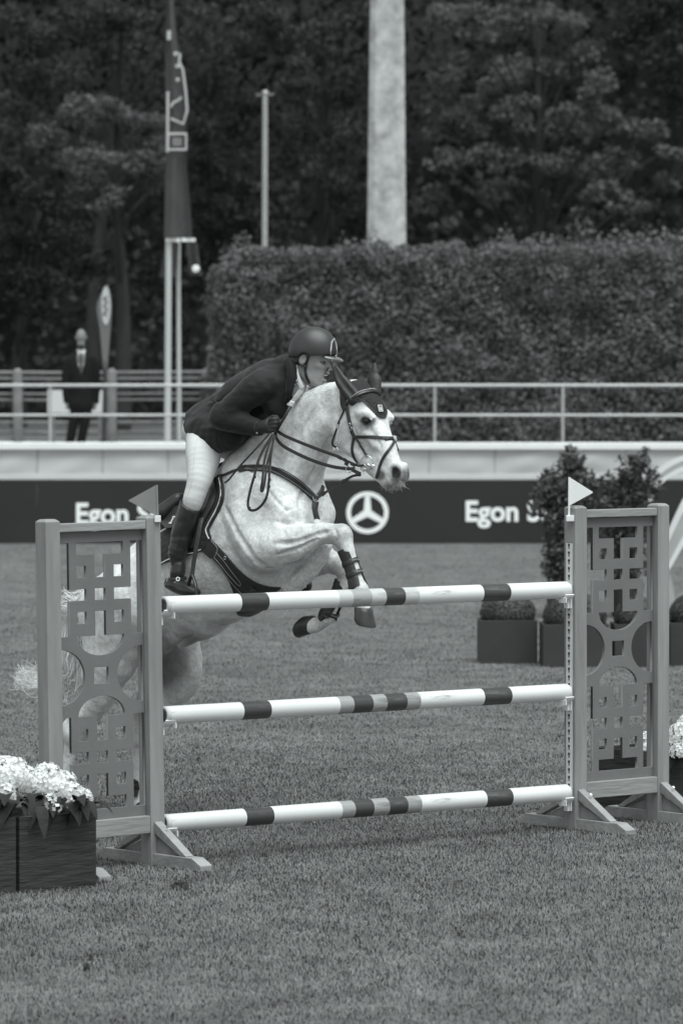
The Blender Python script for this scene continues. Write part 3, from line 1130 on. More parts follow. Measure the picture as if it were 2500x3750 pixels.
def standard(label, base, ang, width, lean, front):
    """local x runs from the inner post outwards, local y*front faces the camera"""
    t = thing('jump_standard', label, 'jump standard', base, 'jump standards', ang)
    t['_world'] = False
    t.rotation_euler = (math.radians(lean[0]), math.radians(lean[1]), ang)
    for k, x in enumerate((0, width)):
        h, hw = PHT, PW / 2
        mb = MB()
        ch = .012
        ring = lambda w, z: [(x - w, -w, z), (x + w, -w, z), (x + w, w, z), (x - w, w, z)]
        vs = ring(hw, 0.0) + ring(hw, h - ch) + ring(hw - .016, h)
        fs = [(3, 2, 1, 0)] + [(a * 4 + i, a * 4 + (i + 1) % 4, a * 4 + 4 + (i + 1) % 4, a * 4 + 4 + i) for a in (0, 1) for i in range(4)] + [(8, 9, 10, 11)]
        po = mb.add(vs, fs).build('post', M_WOOD, t, bevel=.005)
        rs = random.Random(3 + k + int(ang * 10))
        for q in range(7):
            z = rs.uniform(.35, 1.68)
            rr = rs.uniform(.009, .016)
            side = rs.choice((0, 1))
            if side == 0:
                c_, ax = (x + rs.uniform(-.025, .025), front * (hw + .0006), z), [(1, 0, 0), (0, 0, 1.4), (0, front, 0)]
            else:
                sx = 1 if front < 0 else -1
                sx = -1 if (front < 0) else 1
                c_, ax = (x + sx * (hw + .0006), rs.uniform(-.025, .025), z), [(0, 1, 0), (0, 0, 1.4), (sx, 0, 0)]
            MB().lathe([(rr, 0), (0, .0004)], c_, ax, n=9).build('knot', M_KNOT, po)
        # foot across the wing, chamfered ends, with two raking braces
        fl, fh, fw = .43, .062, .075
        poly = [(-fl, 0), (fl, 0), (fl, .028), (fl - .07, fh), (-fl + .07, fh), (-fl, .028)]
        MB().prism(poly, (x, 0, 0.004), (0, 1, 0), (0, 0, 1), (1, 0, 0), fw).build('foot', M_WOOD_X, t, bevel=.004)
        for sg in (-1, 1):
            a, b, wd = .30, .215, .05
            poly = [(sg * (hw + .001), b), (sg * (hw + .001), b - wd * 1.1), (sg * (a - wd), fh + .006), (sg * a, fh + .006)]
            if front * sg > 0:
                poly = [(sg * (hw + .001), b + .01), (sg * (hw + .001), b - .05), (sg * (a - .055), fh + .006), (sg * a, fh + .006)]
            MB().prism(poly, (x, 0, 0), (0, 1, 0), (0, 0, 1), (1, 0, 0), .05).build('brace', M_WOOD_X, t, bevel=.004)
            MB().prism([(sg * (hw + .002), b - .075), (sg * (hw + .002), fh + .006), (sg * (a - .075), fh + .006)], (x, 0, 0), (0, 1, 0), (0, 0, 1), (1, 0, 0), .014).build('gusset', M_WOOD, t)
        mbb = MB()
        mbb.lathe([(.009, 0), (.009, .004), (0, .006)], (x + .0, front * (hw + .075), .20), [(1, 0, 0), (0, .7, .7), (0, front * .8, .6)], n=8)
        mbb.build('bolt', M_STEEL, t)
    iw = width - PW - .002
    xc = width / 2
    MB().box((xc, front * .012, 1.718), (iw, .055, .042)).build('top_rail', M_WOOD_X, t, bevel=.004)
    MB().box((xc, front * .012, .213), (iw, .06, .088)).build('bottom_rail', M_WOOD_X, t, bevel=.004)
    me = lattice_mesh(iw - .006, 1.434, .016)
    lp = link('lattice_panel', me, t)
    lp.location = (xc, -front * .002, PZ)
    for sx in (PW / 2 + .004, width - PW / 2 - .004):
        MB().box((sx, -front * .026, PZ), (.006, .026, 1.434)).build('stile', M_WOOD, t, bevel=.002)
    # keyhole strip on the side that faces the poles
    xs = -PW / 2
    ks = MB()
    ks.box((xs - .003, 0, .86), (.005, .045, 1.40)).build('keyhole_strip', M_STEEL, t)
    kh = MB()
    n = 33
    for i in range(n):
        z = .20 + i * .042
        for rr, dz, st in ((.0085, .006, 1.0), (.0045, -.008, 1.9)):
            vs = [(xs - .0062, rr * math.cos(q), z + dz + rr * st * math.sin(q)) for q in np.linspace(0, 2 * math.pi, 11)[:-1]]
            kh.add(vs, [tuple(range(10))])
    kh.build('keyholes', M_HOLE, t)
    # cups under the pole ends
    for z in POLE_Z:
        r0 = .046
        cb = MB()
        cb.box((xs - .010, 0, z - .035), (.008, .05, .13), mi=0)
        arc = np.linspace(math.radians(205), math.radians(335), 10)
        poly = [(math.cos(q) * (r0 + .003), math.sin(q) * (r0 + .003)) for q in arc] + [(math.cos(q) * (r0 + .012), math.sin(q) * (r0 + .012)) for q in arc[::-1]]
        cb.prism(poly, (xs - .044, 0, z), (0, 1, 0), (0, 0, 1), (1, 0, 0), .062)
        cb.box((xs - .074, front * .024, z - .053), (.006, .06, .030))
        cb.box((xs - .020, 0, z - .075), (.02, .03, .05))
        cb.build('pole_cup', M_PLAST, t, bevel=.002)
    return t


WA = math.radians(49.8)
angL = math.atan2(-math.cos(WA), -math.sin(WA))
ST_L = standard('grey wooden jump standard with lattice panel beside the white flowers at left', tuple(A0), angL, .625, (0, 0), 1)
angR = math.atan2(math.cos(WA), math.sin(WA))
ST_R = standard('grey wooden jump standard with white flag at the right end of the poles', tuple(B0), angR, .625, (0, 0), -1)


def lean_to(t, dx):
    """tilt the standard sideways in the picture by dx degrees"""
    m = Matrix.Rotation(math.radians(dx), 4, 'Y') @ Matrix.Rotation(t.rotation_euler.z, 4, 'Z')
    t.rotation_euler = m.to_euler()


lean_to(ST_L, -.75)
lean_to(ST_R, -.1)
bpy.context.view_layer.update()

# ---------------------------------------------------------------- striped poles
def paint(name, v, wear, wv, vs=14):
    m = mat(name, v, .38, spec=.45)
    nt = m.node_tree
    b = nt.nodes['Principled BSDF']
    tc = nt.nodes.new('ShaderNodeTexCoord')
    mp = nt.nodes.new('ShaderNodeMapping')
    mp.inputs['Scale'].default_value = (.22, 1.6, 1.6)
    nt.links.new(tc.outputs['Object'], mp.inputs[0])
    n1 = nt.nodes.new('ShaderNodeTexNoise')
    n1.inputs['Scale'].default_value = vs
    n1.inputs['Detail'].default_value = 9
    n1.inputs['Roughness'].default_value = .7
    nt.links.new(mp.outputs[0], n1.inputs['Vector'])
    r1 = nt.nodes.new('ShaderNodeMapRange')
    r1.inputs[1].default_value, r1.inputs[2].default_value = .64 - wear * .1, .72 - wear * .08
    r1.inputs[3].default_value, r1.inputs[4].default_value = 0, 1
    nt.links.new(n1.outputs[0], r1.inputs[0])
    n2 = nt.nodes.new('ShaderNodeTexNoise')
    n2.inputs['Scale'].default_value = 3.0
    n2.inputs['Detail'].default_value = 5
    nt.links.new(mp.outputs[0], n2.inputs['Vector'])
    r2 = nt.nodes.new('ShaderNodeMapRange')
    r2.inputs[1].default_value, r2.inputs[2].default_value = .3, .7
    r2.inputs[3].default_value, r2.inputs[4].default_value = v * .90, v * 1.05
    nt.links.new(n2.outputs[0], r2.inputs[0])
    mx = nt.nodes.new('ShaderNodeMixRGB')
    mx.inputs[2].default_value = (wv, wv, wv, 1)
    nt.links.new(r1.outputs[0], mx.inputs[0])
    nt.links.new(r2.outputs[0], mx.inputs[1])
    nt.links.new(mx.outputs[0], b.inputs['Base Color'])
    return m


P_W = paint('pole_white_paint', .64, .62, .36)
P_D = paint('pole_dark_paint', .045, .8, .12)
P_G = paint('pole_worn_paint', .30, 1.0, .14, 9)
P_L = paint('pole_light_worn_paint', .46, .8, .26, 9)
P_E = mat('pole_end_grain', .07, .8, var=.3, vscale=30)
P_R = mat('pole_end_rim', .50, .5, var=.1, vscale=20)


def jump_pole(label, z, marks, r0=.046, dz=(0, 0)):
    """marks: photo-pixel x of the band edges, with the paint of each band"""
    a = A0 + dv * .062 + np.array((0, 0, z + dz[0]))
    b = B0 - dv * .058 + np.array((0, 0, z + dz[1]))
    D = b - a
    L = np.linalg.norm(D)
    e = unit(D)
    sx = unit(np.cross((0, 0, 1), e))
    sz = np.cross(e, sx)

    def t_of(px):
        q = (px - 1250) / FPX
        return float(np.clip((q * a[1] - a[0]) / (D[0] - q * D[1]), 0, 1))
    mats = [P_W, P_D, P_G, P_L, P_E, P_R]
    idx = dict(W=0, D=1, G=2, L=3, E=4, R=5)
    mb = MB()
    n = 28
    ts = [0.0] + [t_of(p) for p, _ in marks[1:]] + [1.0]
    prof = [(0, r0 - .014, 'E'), (0, r0 - .004, 'R')]
    rings = [(-.000, r0 * .62, None), (.0, r0 * .70, 'E'), (.0, r0 - .006, 'R'), (.006, r0, 'R'), (.022, r0, 'R')]
    t0 = .022 / L
    for (p, c_), ta, tb in zip(marks, ts[:-1], ts[1:]):
        ta = max(ta, t0)
        k = max(1, int((tb - ta) * L / .15))
        for i in range(1, k + 1):
            tt = ta + (tb - ta) * i / k
            rings.append((tt * L, r0, c_))
    rings[-1] = (L - .012, r0, rings[-1][2])
    rings += [(L - .003, r0 - .005, 'W'), (L, r0 - .012, 'W')]
    vs, fs, mi = [], [], []
    for (s_, r_, c_) in rings:
        for k in range(n):
            q = 2 * math.pi * k / n
            vs.append((s_ - L / 2, r_ * math.cos(q), r_ * math.sin(q)))
    for i in range(1, len(rings)):
        for k in range(n):
            k2 = (k + 1) % n
            fs.append(((i - 1) * n + k, (i - 1) * n + k2, i * n + k2, i * n + k))
            mi.append(idx[rings[i][2]])
    fs.append(tuple(range(n - 1, -1, -1))); mi.append(4)
    fs.append(tuple(range((len(rings) - 1) * n, len(rings) * n))); mi.append(0)
    mb.v, mb.f, mb.mi = vs, fs, mi
    o = mb.build('jump_pole', mats, None, smooth=35, fix=True)
    M = Matrix([[e[0], sx[0], sz[0], (a + b)[0] / 2], [e[1], sx[1], sz[1], (a + b)[1] / 2], [e[2], sx[2], sz[2], (a + b)[2] / 2], [0, 0, 0, 1]])
    o.matrix_world = M
    return tag(o, label, 'jump pole', 'striped poles of the jump')


k_ = 2500 / 1568.0
jump_pole('top white pole with dark bands, level with the forelegs of the horse', POLE_Z[0],
          [(0, 'W'), (544 * k_, 'D'), (607 * k_, 'W'), (768 * k_, 'L'), (800 * k_, 'G'), (843 * k_, 'L'), (876 * k_, 'D'), (920 * k_, 'L'), (952 * k_, 'W'), (1100 * k_, 'D'), (1162 * k_, 'W')])
jump_pole('middle white pole with dark bands, below the belly of the horse', POLE_Z[1],
          [(0, 'W'), (549 * k_, 'D'), (612 * k_, 'W'), (770 * k_, 'G'), (802 * k_, 'D'), (846 * k_, 'G'), (878 * k_, 'D'), (924 * k_, 'G'), (955 * k_, 'W'), (1102 * k_, 'D'), (1165 * k_, 'W')])
jump_pole('lowest white pole with dark bands, just above the grass', POLE_Z[2],
          [(0, 'W'), (555 * k_, 'D'), (618 * k_, 'W'), (775 * k_, 'G'), (805 * k_, 'D'), (848 * k_, 'G'), (884 * k_, 'D'), (926 * k_, 'G'), (958 * k_, 'W'), (1108 * k_, 'D'), (1168 * k_, 'W')])

# ---------------------------------------------------------------- flags on the standards
def rounded_tri(pts, r_=.008, n=5):
    out = []
    P = [np.array(p, float) for p in pts]
    for i in range(3):
        p, a, b = P[i], unit(P[i - 1] - P[i]), unit(P[(i + 1) % 3] - P[i])
        for k in range(n + 1):
            t = k / n
            out.append(tuple((1 - t) ** 2 * (p + a * r_) + 2 * t * (1 - t) * p + t * t * (p + b * r_)))
    return out


def jump_flag(label, tri, pole, box_, Y, mflag):
    sc_ = FPX / Y
    x = lambda px: (px - 1250) / sc_
    z = lambda py: CAMH - (py - 1400) / sc_
    t = thing('jump_flag', label, 'flag', (x(pole[0]), Y, z(pole[2])), 'small flags on the standards')
    MB().prism(rounded_tri([(x(a), z(b)) for a, b in tri]), (0, Y, 0), (1, 0, 0), (0, 0, 1), (0, 1, 0), .005).build('pennant', mflag, t, bevel=.001)
    MB().tube([(x(pole[0]), Y, z(pole[2])), (x(pole[1]), Y, z(tri[0][1]) + .0)], .006, 10).build('stick', mflag, t, smooth=True)
    MB().box((x(box_[0]), Y + box_[3], z(box_[1])), (box_[2], .035, .033)).build('clip', M_PLAST, t, bevel=.003)
    return t


yl, yr = A0[1], B0[1]
jump_flag('grey triangular flag on the left standard pointing left', [(571, 1776), (468, 1833), (576, 1891)], (577, 573, 1903), (577, 1900, .03, .0), yl - .02, mat('flag_grey', .20, .5, var=.08, vscale=9))
jump_flag('white triangular flag on the right standard pointing right', [(2084, 1747), (2173, 1803), (2086, 1851)], (2083, 2084, 1893), (2087, 1898, .043, .0), yr - .05, mat('flag_white', .74, .5))
sc_ = FPX / (yr - .05)
stk = thing('paper_sticker', 'small white maker sticker near the top of the right standard', 'sticker', ((2087 - 1250) / sc_, yr - .06, CAMH - (1993 - 1400) / sc_))
hw = PW / 2
nL = -np.array((math.cos(angR), math.sin(angR), 0))
tL = np.array((-nL[1], nL[0], 0))
pc = B0 + nL * (hw + .0015) + np.array((0, 0, CAMH - (1993 - 1400) / sc_))
MB().box(pc, (.07, .001, .032), ax=[tL, nL, (0, 0, 1)]).build('label_paper', M_PLAST, stk)
lp_ = MB()
lp_.box(pc + nL * .0012 + np.array((0, 0, .006)), (.045, .0006, .007), ax=[tL, nL, (0, 0, 1)])
lp_.box(pc + nL * .0012 - np.array((0, 0, .006)), (.035, .0006, .002), ax=[tL, nL, (0, 0, 1)])
lp_.build('print', mat('ink_grey', .15, .6), stk)

# ================================================================ THE HORSE
HA = math.radians(42)                       # heading, turned towards the lens from the picture's right
HF = np.array((math.cos(HA), -math.sin(HA), 0))
HLFT = np.array((math.sin(HA), math.cos(HA), 0))
HO = W(1150, 1850, 22.75)
HO[2] = 0
ZU = np.array((0, 0, 1.0))


def H(px, py, c=0.0):
    """photo pixel -> point on the lengthwise plane c metres to the horse's left of its midline"""
    r = ray(px, py)
    t = (c - (_eye - HO).dot(HLFT)) / r.dot(HLFT)
    return _eye + r * t


def mir(p):
    """mirror in the horse's midline plane"""
    c = (p - HO).dot(HLFT)
    return p - 2 * c * HLFT


def cof(p):
    return (p - HO).dot(HLFT)


def shift(p, c):
    """same place along and up, moved to c metres left of midline"""
    return p + (c - cof(p)) * HLFT


HAX = np.array([HF, HLFT, ZU])


def tilt(deg):
    """axes pitched up by deg about the horse's side axis: (forward, left, up)"""
    q = math.radians(deg)
    return np.array([HF * math.cos(q) + ZU * math.sin(q), HLFT, -HF * math.sin(q) + ZU * math.cos(q)])


def horse_field(h):
    f = Field((-1.78, 21.9, -0.02), (0.52, 24.5, 2.52), h)
    S = HLFT
    # ---- trunk: (px, py, half width, half depth)
    st = [(1062, 1868, .150, .235), (1010, 1900, .225, .315), (915, 1968, .268, .345), (815, 2045, .292, .352), (712, 2105, .288, .318), (620, 2150, .262, .250), (530, 2185, .258, .240), (445, 2225, .215, .205)]
    f.chain([H(a, b) for a, b, _, _ in st], [q[2] for q in st], .10, S, [q[3] / q[2] for q in st])
    # withers and spine
    f.chain([H(985, 1640), H(910, 1700), H(840, 1765), H(740, 1860), H(620, 1968), H(510, 2088), H(425, 2150)], [.07, .085, .09, .10, .11, .11, .075], .10)
    # ---- neck
    nk = [(965, 1790, .160, .26), (1018, 1704, .124, .218), (1062, 1634, .104, .196), (1104, 1572, .092, .178), (1162, 1526, .085, .150), (1226, 1486, .080, .128), (1286, 1462, .076, .095)]
    f.chain([H(a, b) for a, b, _, _ in nk], [q[2] for q in nk], .08, S, [q[3] / q[2] for q in nk])
    # crest
    f.chain([H(905, 1700), H(985, 1605), H(1060, 1538), H(1115, 1492), H(1172, 1464), H(1240, 1446), H(1310, 1436)], [.06, .05, .046, .040, .036, .036, .042], .06)
    # windpipe
    f.chain([H(1170, 1630), H(1128, 1700), H(1098, 1775), H(1080, 1850)], [.052, .052, .058, .08], .06)
    # long muscle down each side of the neck
    for sg in (-1, 1):
        pts = [shift(H(1190, 1545, -.06), sg * .052), shift(H(1112, 1640, -.08), sg * .056), shift(H(1048, 1760, -.11), sg * .088), shift(H(1015, 1860, -.15), sg * .13)]
        f.chain(pts, [.045, .055, .066, .075], .05)
    # ---- breast and shoulders
    for sg in (-1, 1):
        ps = shift(H(1078, 1884, -.11), sg * .110)             # point of shoulder
        sc0 = shift(H(872, 1730, -.10), sg * .105)
        f.chain([sc0, shift(H(960, 1790, -.13), sg * .135), ps], [.075, .095, .068], .09)  # shoulder blade
        f.chain([shift(H(890, 1830, -.19), sg * .165), shift(H(915, 1930, -.2), sg * .185), shift(H(958, 2020, -.2), sg * .195)], [.10, .115, .105], .07)  # triceps
        f.ell(shift(H(1092, 1920, -.07), sg * .068), (.075, .074, .12), tilt(20), k=.05)   # breast muscle
    f.cone(H(1085, 1950), H(1005, 2100), .12, .15, .08)
    # ---- near foreleg, thrown forward and folded
    el = H(985, 2005, -.205)
    kn = H(1246, 1957, -.10)
    f.cone(H(1050, 1900, -.15), el, .085, .105, .07)
    f.chain([el, H(1040, 1995, -.195), H(1090, 1983, -.175), H(1150, 1960, -.145), H(1198, 1952, -.12), kn], [.112, .098, .085, .064, .055, .053], .05)
    f.chain([H(1010, 1958, -.215), H(1085, 1950, -.195), H(1150, 1940, -.15), H(1215, 1935, -.12)], [.05, .042, .034, .022], .02)  # extensor on top
    f.chain([H(1010, 2050, -.22), H(1090, 2022, -.195), H(1165, 1985, -.14), H(1215, 1975, -.12)], [.04, .030, .024, .020], .016)  # flexor underneath
    f.ell(H(1244, 1960, -.10), (.056, .056, .056), k=.025)
    f.ell(H(1256, 1948, -.10), (.040, .048, .040), k=.02)
    fk = H(1318, 2160, -.085)
    f.chain([H(1256, 1968, -.10), H(1271, 2010, -.098), H(1292, 2078, -.09), H(1308, 2130, -.088), fk], [.052, .038, .031, .032, .041], .02)
    f.chain([H(1240, 1985, -.10), H(1260, 2040, -.094), H(1282, 2100, -.09), H(1304, 2160, -.088)], [.022, .018, .017, .028], .012)  # tendon behind
    f.chain([fk, H(1324, 2200, -.082), H(1330, 2240, -.08)], [.040, .035, .043], .02)
    # ---- far foreleg
    el2 = H(1120, 2040, .185)
    kn2 = H(1262, 2078, .135)
    f.cone(shift(H(1030, 1905, -.12), .11), el2, .075, .10, .07)
    f.chain([el2, H(1165, 2046, .175), H(1210, 2058, .155), kn2], [.105, .088, .066, .054], .05)
    f.ell(kn2, (.052, .055, .055), k=.025)
    fk2 = H(1196, 2262, .10)
    f.chain([H(1266, 2092, .135), H(1258, 2130, .13), H(1230, 2200, .115), fk2], [.046, .038, .030, .041], .02)
    f.chain([fk2, H(1168, 2288, .095), H(1142, 2290, .09)], [.040, .036, .043], .02)
    # ---- hindquarters
    for sg in (-1, 1):
        f.ell(shift(H(575, 2125, 0), sg * .155), (.20, .14, .14), tilt(35), k=.09)      # gluteal
        f.ell(shift(H(440, 2260, 0), sg * .145), (.12, .12, .19), tilt(20), k=.08)      # hamstring
        f.ell(shift(H(620, 2062, 0), sg * .16), (.10, .07, .08), tilt(30), k=.07)       # point of hip
    # near hind
    f.cone(H(490, 2215, -.17), H(418, 2412, -.185), .19, .120, .08, side=HLFT, flat=1.1)
    f.cone(H(400, 2250, -.14), H(352, 2470, -.17), .13, .085, .08)
    hk = H(275, 2688, -.17)
    f.chain([H(418, 2430, -.185), H(372, 2540, -.18), H(322, 2625, -.175), hk], [.112, .086, .062, .056], .05)
    f.chain([H(365, 2480, -.17), H(300, 2590, -.17), H(245, 2662, -.17)], [.07, .04, .028], .04)
    f.ell(hk, (.06, .055, .065), k=.03)
    f.ell(H(250, 2672, -.17), (.035, .035, .045), k=.03)
    fkh = H(238, 2888, -.17)
    f.chain([hk, H(262, 2730, -.17), H(248, 2810, -.17), fkh], [.052, .042, .035, .043], .02)
    f.chain([fkh, H(248, 2930, -.17), H(258, 2955, -.17)], [.040, .037, .045], .02)
    # far hind
    f.cone(H(560, 2230, .17), H(645, 2430, .16), .20, .13, .08, side=HLFT, flat=1.1)
    f.chain([H(655, 2330, .15), H(674, 2385, .15), H(690, 2430, .15), H(702, 2464, .15), H(668, 2510, .155)], [.11, .094, .076, .058, .075], .05)
    hk2 = H(520, 2700, .17)
    f.chain([H(650, 2490, .16), H(605, 2570, .165), H(550, 2655, .17), hk2], [.115, .088, .062, .056], .05)
    f.chain([H(575, 2480, .165), H(520, 2590, .17), H(490, 2672, .17)], [.08, .045, .028], .04)
    f.ell(hk2, (.058, .055, .065), k=.03)
    fkh2 = H(498, 2900, .17)
    f.chain([hk2, H(510, 2740, .17), H(502, 2820, .17), fkh2], [.052, .042, .035, .043], .02)
    f.chain([fkh2, H(506, 2935, .17), H(516, 2958, .17)], [.040, .037, .045], .02)
    # flank fold, sheath
    f.cone(H(760, 2272), H(660, 2330), .09, .07, .08)
    # ---- head
    hd = [(1300, 1478, .080, .110), (1320, 1530, .092, .150), (1338, 1580, .080, .142), (1362, 1640, .064, .124), (1395, 1690, .056, .096), (1424, 1726, .052, .070)]
    f.chain([H(a, b) for a, b, _, _ in hd], [q[2] for q in hd], .04, S, [q[3] / q[2] for q in hd])
    f.chain([H(1318, 1438), H(1346, 1478), H(1364, 1526), H(1380, 1568)], [.070, .086, .084, .064], .035, S, [.62, .55, .52, .6])   # forehead
    f.chain([H(1384, 1566), H(1414, 1624), H(1436, 1676), H(1452, 1714)], [.058, .046, .038, .036], .035, S, [.62, .66, .7, .8])   # nasal bone
    for sg in (-1, 1):
        f.ell(shift(H(1278, 1585, -.055), sg * .052), (.105, .036, .115), tilt(-20), k=.03)    # jowl
        f.chain([shift(H(1300, 1650, -.05), sg * .043), shift(H(1340, 1695, -.04), sg * .036), shift(H(1385, 1740, -.03), sg * .028), shift(H(1412, 1768, -.03), sg * .02)], [.040, .034, .030, .028], .03)
        f.chain([shift(H(1318, 1508, -.085), sg * .074), shift(H(1340, 1515, -.085), (.086 if sg < 0 else -.076) * -1), shift(H(1362, 1530, -.085), sg * .072)], [.018, .018, .014], .035)  # brow
        f.chain([shift(H(1340, 1590, -.08), sg * .072), shift(H(1368, 1632, -.065), sg * .060)], [.022, .014], .03)  # facial crest
        f.chain([shift(H(1444, 1708, -.05), sg * .034), shift(H(1449, 1732, -.05), sg * .038), shift(H(1443, 1752, -.05), sg * .034)], [.022, .023, .022], .025)  # nostril wing
    f.ell(H(1440, 1740), (.038, .042, .045), k=.03)
    f.ell(H(1444, 1767), (.038, .045, .024), tilt(-30), k=.02)                              # upper lip
    f.ell(H(1420, 1775), (.036, .040, .024), tilt(-30), k=.015)                             # lower lip, chin
    for sg in (-1, 1):
        f.chain([shift(H(1452, 1712, -.06), sg * .066), shift(H(1444, 1731, -.06), sg * .070), shift(H(1430, 1744, -.06), sg * .070)], [.013, .026, .015], .008, op='sub')
        f.ell(shift(H(1337, 1541, -.10), sg * .110), (.027, .022, .016), tilt(-25), k=.014, op='sub')
        f.ell(shift(H(1310, 1480, -.10), sg * .108), (.03, .02, .03), k=.04, op='sub')      # hollow above the eye
        f.chain([shift(H(1392, 1735, -.05), sg * .070), shift(H(1415, 1752, -.05), sg * .064), shift(H(1440, 1770, -.05), sg * .06)], [.005, .006, .005], .008, op='sub')  # mouth
        f.chain([shift(H(1250, 1480, -.1), sg * .125), shift(H(1238, 1550, -.1), sg * .125), shift(H(1228, 1610, -.1), sg * .12)], [.02, .022, .02], .035, op='sub')  # behind the jaw
        f.chain([shift(H(1375, 1600, -.1), sg * .105), shift(H(1400, 1640, -.1), sg * .09)], [.018, .016], .03, op='sub')
    for sg in (-1, 1):   # eyelids
        q = .099 if sg < 0 else .080
        f.chain([shift(H(1318, 1540, -.10), sg * q * .96), shift(H(1328, 1529, -.10), sg * q), shift(H(1342, 1527, -.10), sg * q), shift(H(1356, 1538, -.10), sg * q * .94)], [.008, .010, .010, .007], .008)
        f.chain([shift(H(1322, 1549, -.10), sg * q * .96), shift(H(1338, 1556, -.10), sg * q * .98), shift(H(1354, 1550, -.10), sg * q * .94)], [.005, .006, .005], .008)
    # grooves that draw the muscles
    f.chain([shift(H(1205, 1600, -.1), -.145), shift(H(1160, 1700, -.12), -.165), shift(H(1115, 1800, -.15), -.21)], [.02, .024, .02], .04, op='sub')
    f.chain([H(1108, 1810, -.30), H(1092, 1850, -.315), H(1080, 1905, -.33)], [.02, .022, .016], .05, op='sub')
    f.chain([H(850, 1860, -.345), H(880, 1950, -.375), H(920, 2035, -.37), H(975, 2090, -.34)], [.02, .025, .028, .02], .04, op='sub')
    # creases drawn on the skin: each path is dropped onto the surface, then cut in
    def skin(px, py):
        r = ray(px, py)
        Y = np.arange(21.95, 24.45, .004)
        P = _eye + r * (Y / r[1])[:, None]
        q = np.clip(((P - f.lo) / f.h).round().astype(int), 0, f.n - 1)
        v = f.a[tuple(q.T)]
        k = np.argmax(v < 0)
        return P[k] if v[k] < 0 else None
    for depth, kk, pts in ((.010, .014, [(1002, 1992), (1080, 1986), (1150, 1962), (1205, 1946)]), (.008, .010, [(1010, 2032), (1085, 2010), (1165, 1973)]),
                           (.013, .016, [(1015, 1912), (1060, 1921), (1110, 1919), (1150, 1916)]), (.012, .016, [(1108, 1795), (1098, 1845), (1112, 1892)]),
                           (.007, .014, [(1016, 1910), (1036, 1878), (1066, 1862)]), (.014, .022, [(828, 1865), (860, 1930), (895, 1995), (930, 2045), (975, 2081)]),
                           (.010, .014, [(975, 2083), (1040, 2076), (1092, 2058)]), (.010, .018, [(1205, 1600), (1165, 1690), (1130, 1760), (1110, 1800)]),
                           (.006, .012, [(1182, 1640), (1150, 1705), (1120, 1765)]), (.005, .012, [(1150, 1500), (1110, 1570), (1075, 1640)]),
                           (.010, .014, [(1246, 1500), (1236, 1560), (1222, 1622)]), (.004, .008, [(1292, 1560), (1312, 1610), (1337, 1650)]),
                           (.006, .010, [(1350, 1566), (1380, 1602), (1396, 1642)]), (.006, .016, [(905, 1702), (960, 1772), (1010, 1832), (1050, 1872)]),
                           (.005, .008, [(1222, 1934), (1234, 1962), (1228, 1986)]), (.004, .008, [(1268, 1976), (1256, 1998)]),
                           (.012, .018, [(705, 2328), (645, 2366), (602, 2394)]), (.006, .012, [(1190, 1830), (1178, 1870), (1168, 1905)])):
        S_ = [skin(*q) for q in spline([np.array(p, float) for p in pts], 4)]
        S_ = [p for p in S_ if p is not None]
        if len(S_) > 2:
            f.chain(S_, [depth * .4] + [depth] * (len(S_) - 2) + [depth * .4], kk, op='sub', sub=1)
    f.noise(.0032, 8.0, 4)
    f.noise(.0022, 17.0, 9, stretch=(1, 1, .6))
    f.noise(.0012, 30.0, 6)
    return f


HORSE = thing('horse', 'light grey horse leaping over the striped poles with its forelegs folded', 'horse', tuple(H(450, 2978, 0) * np.array((1, 1, 0))))


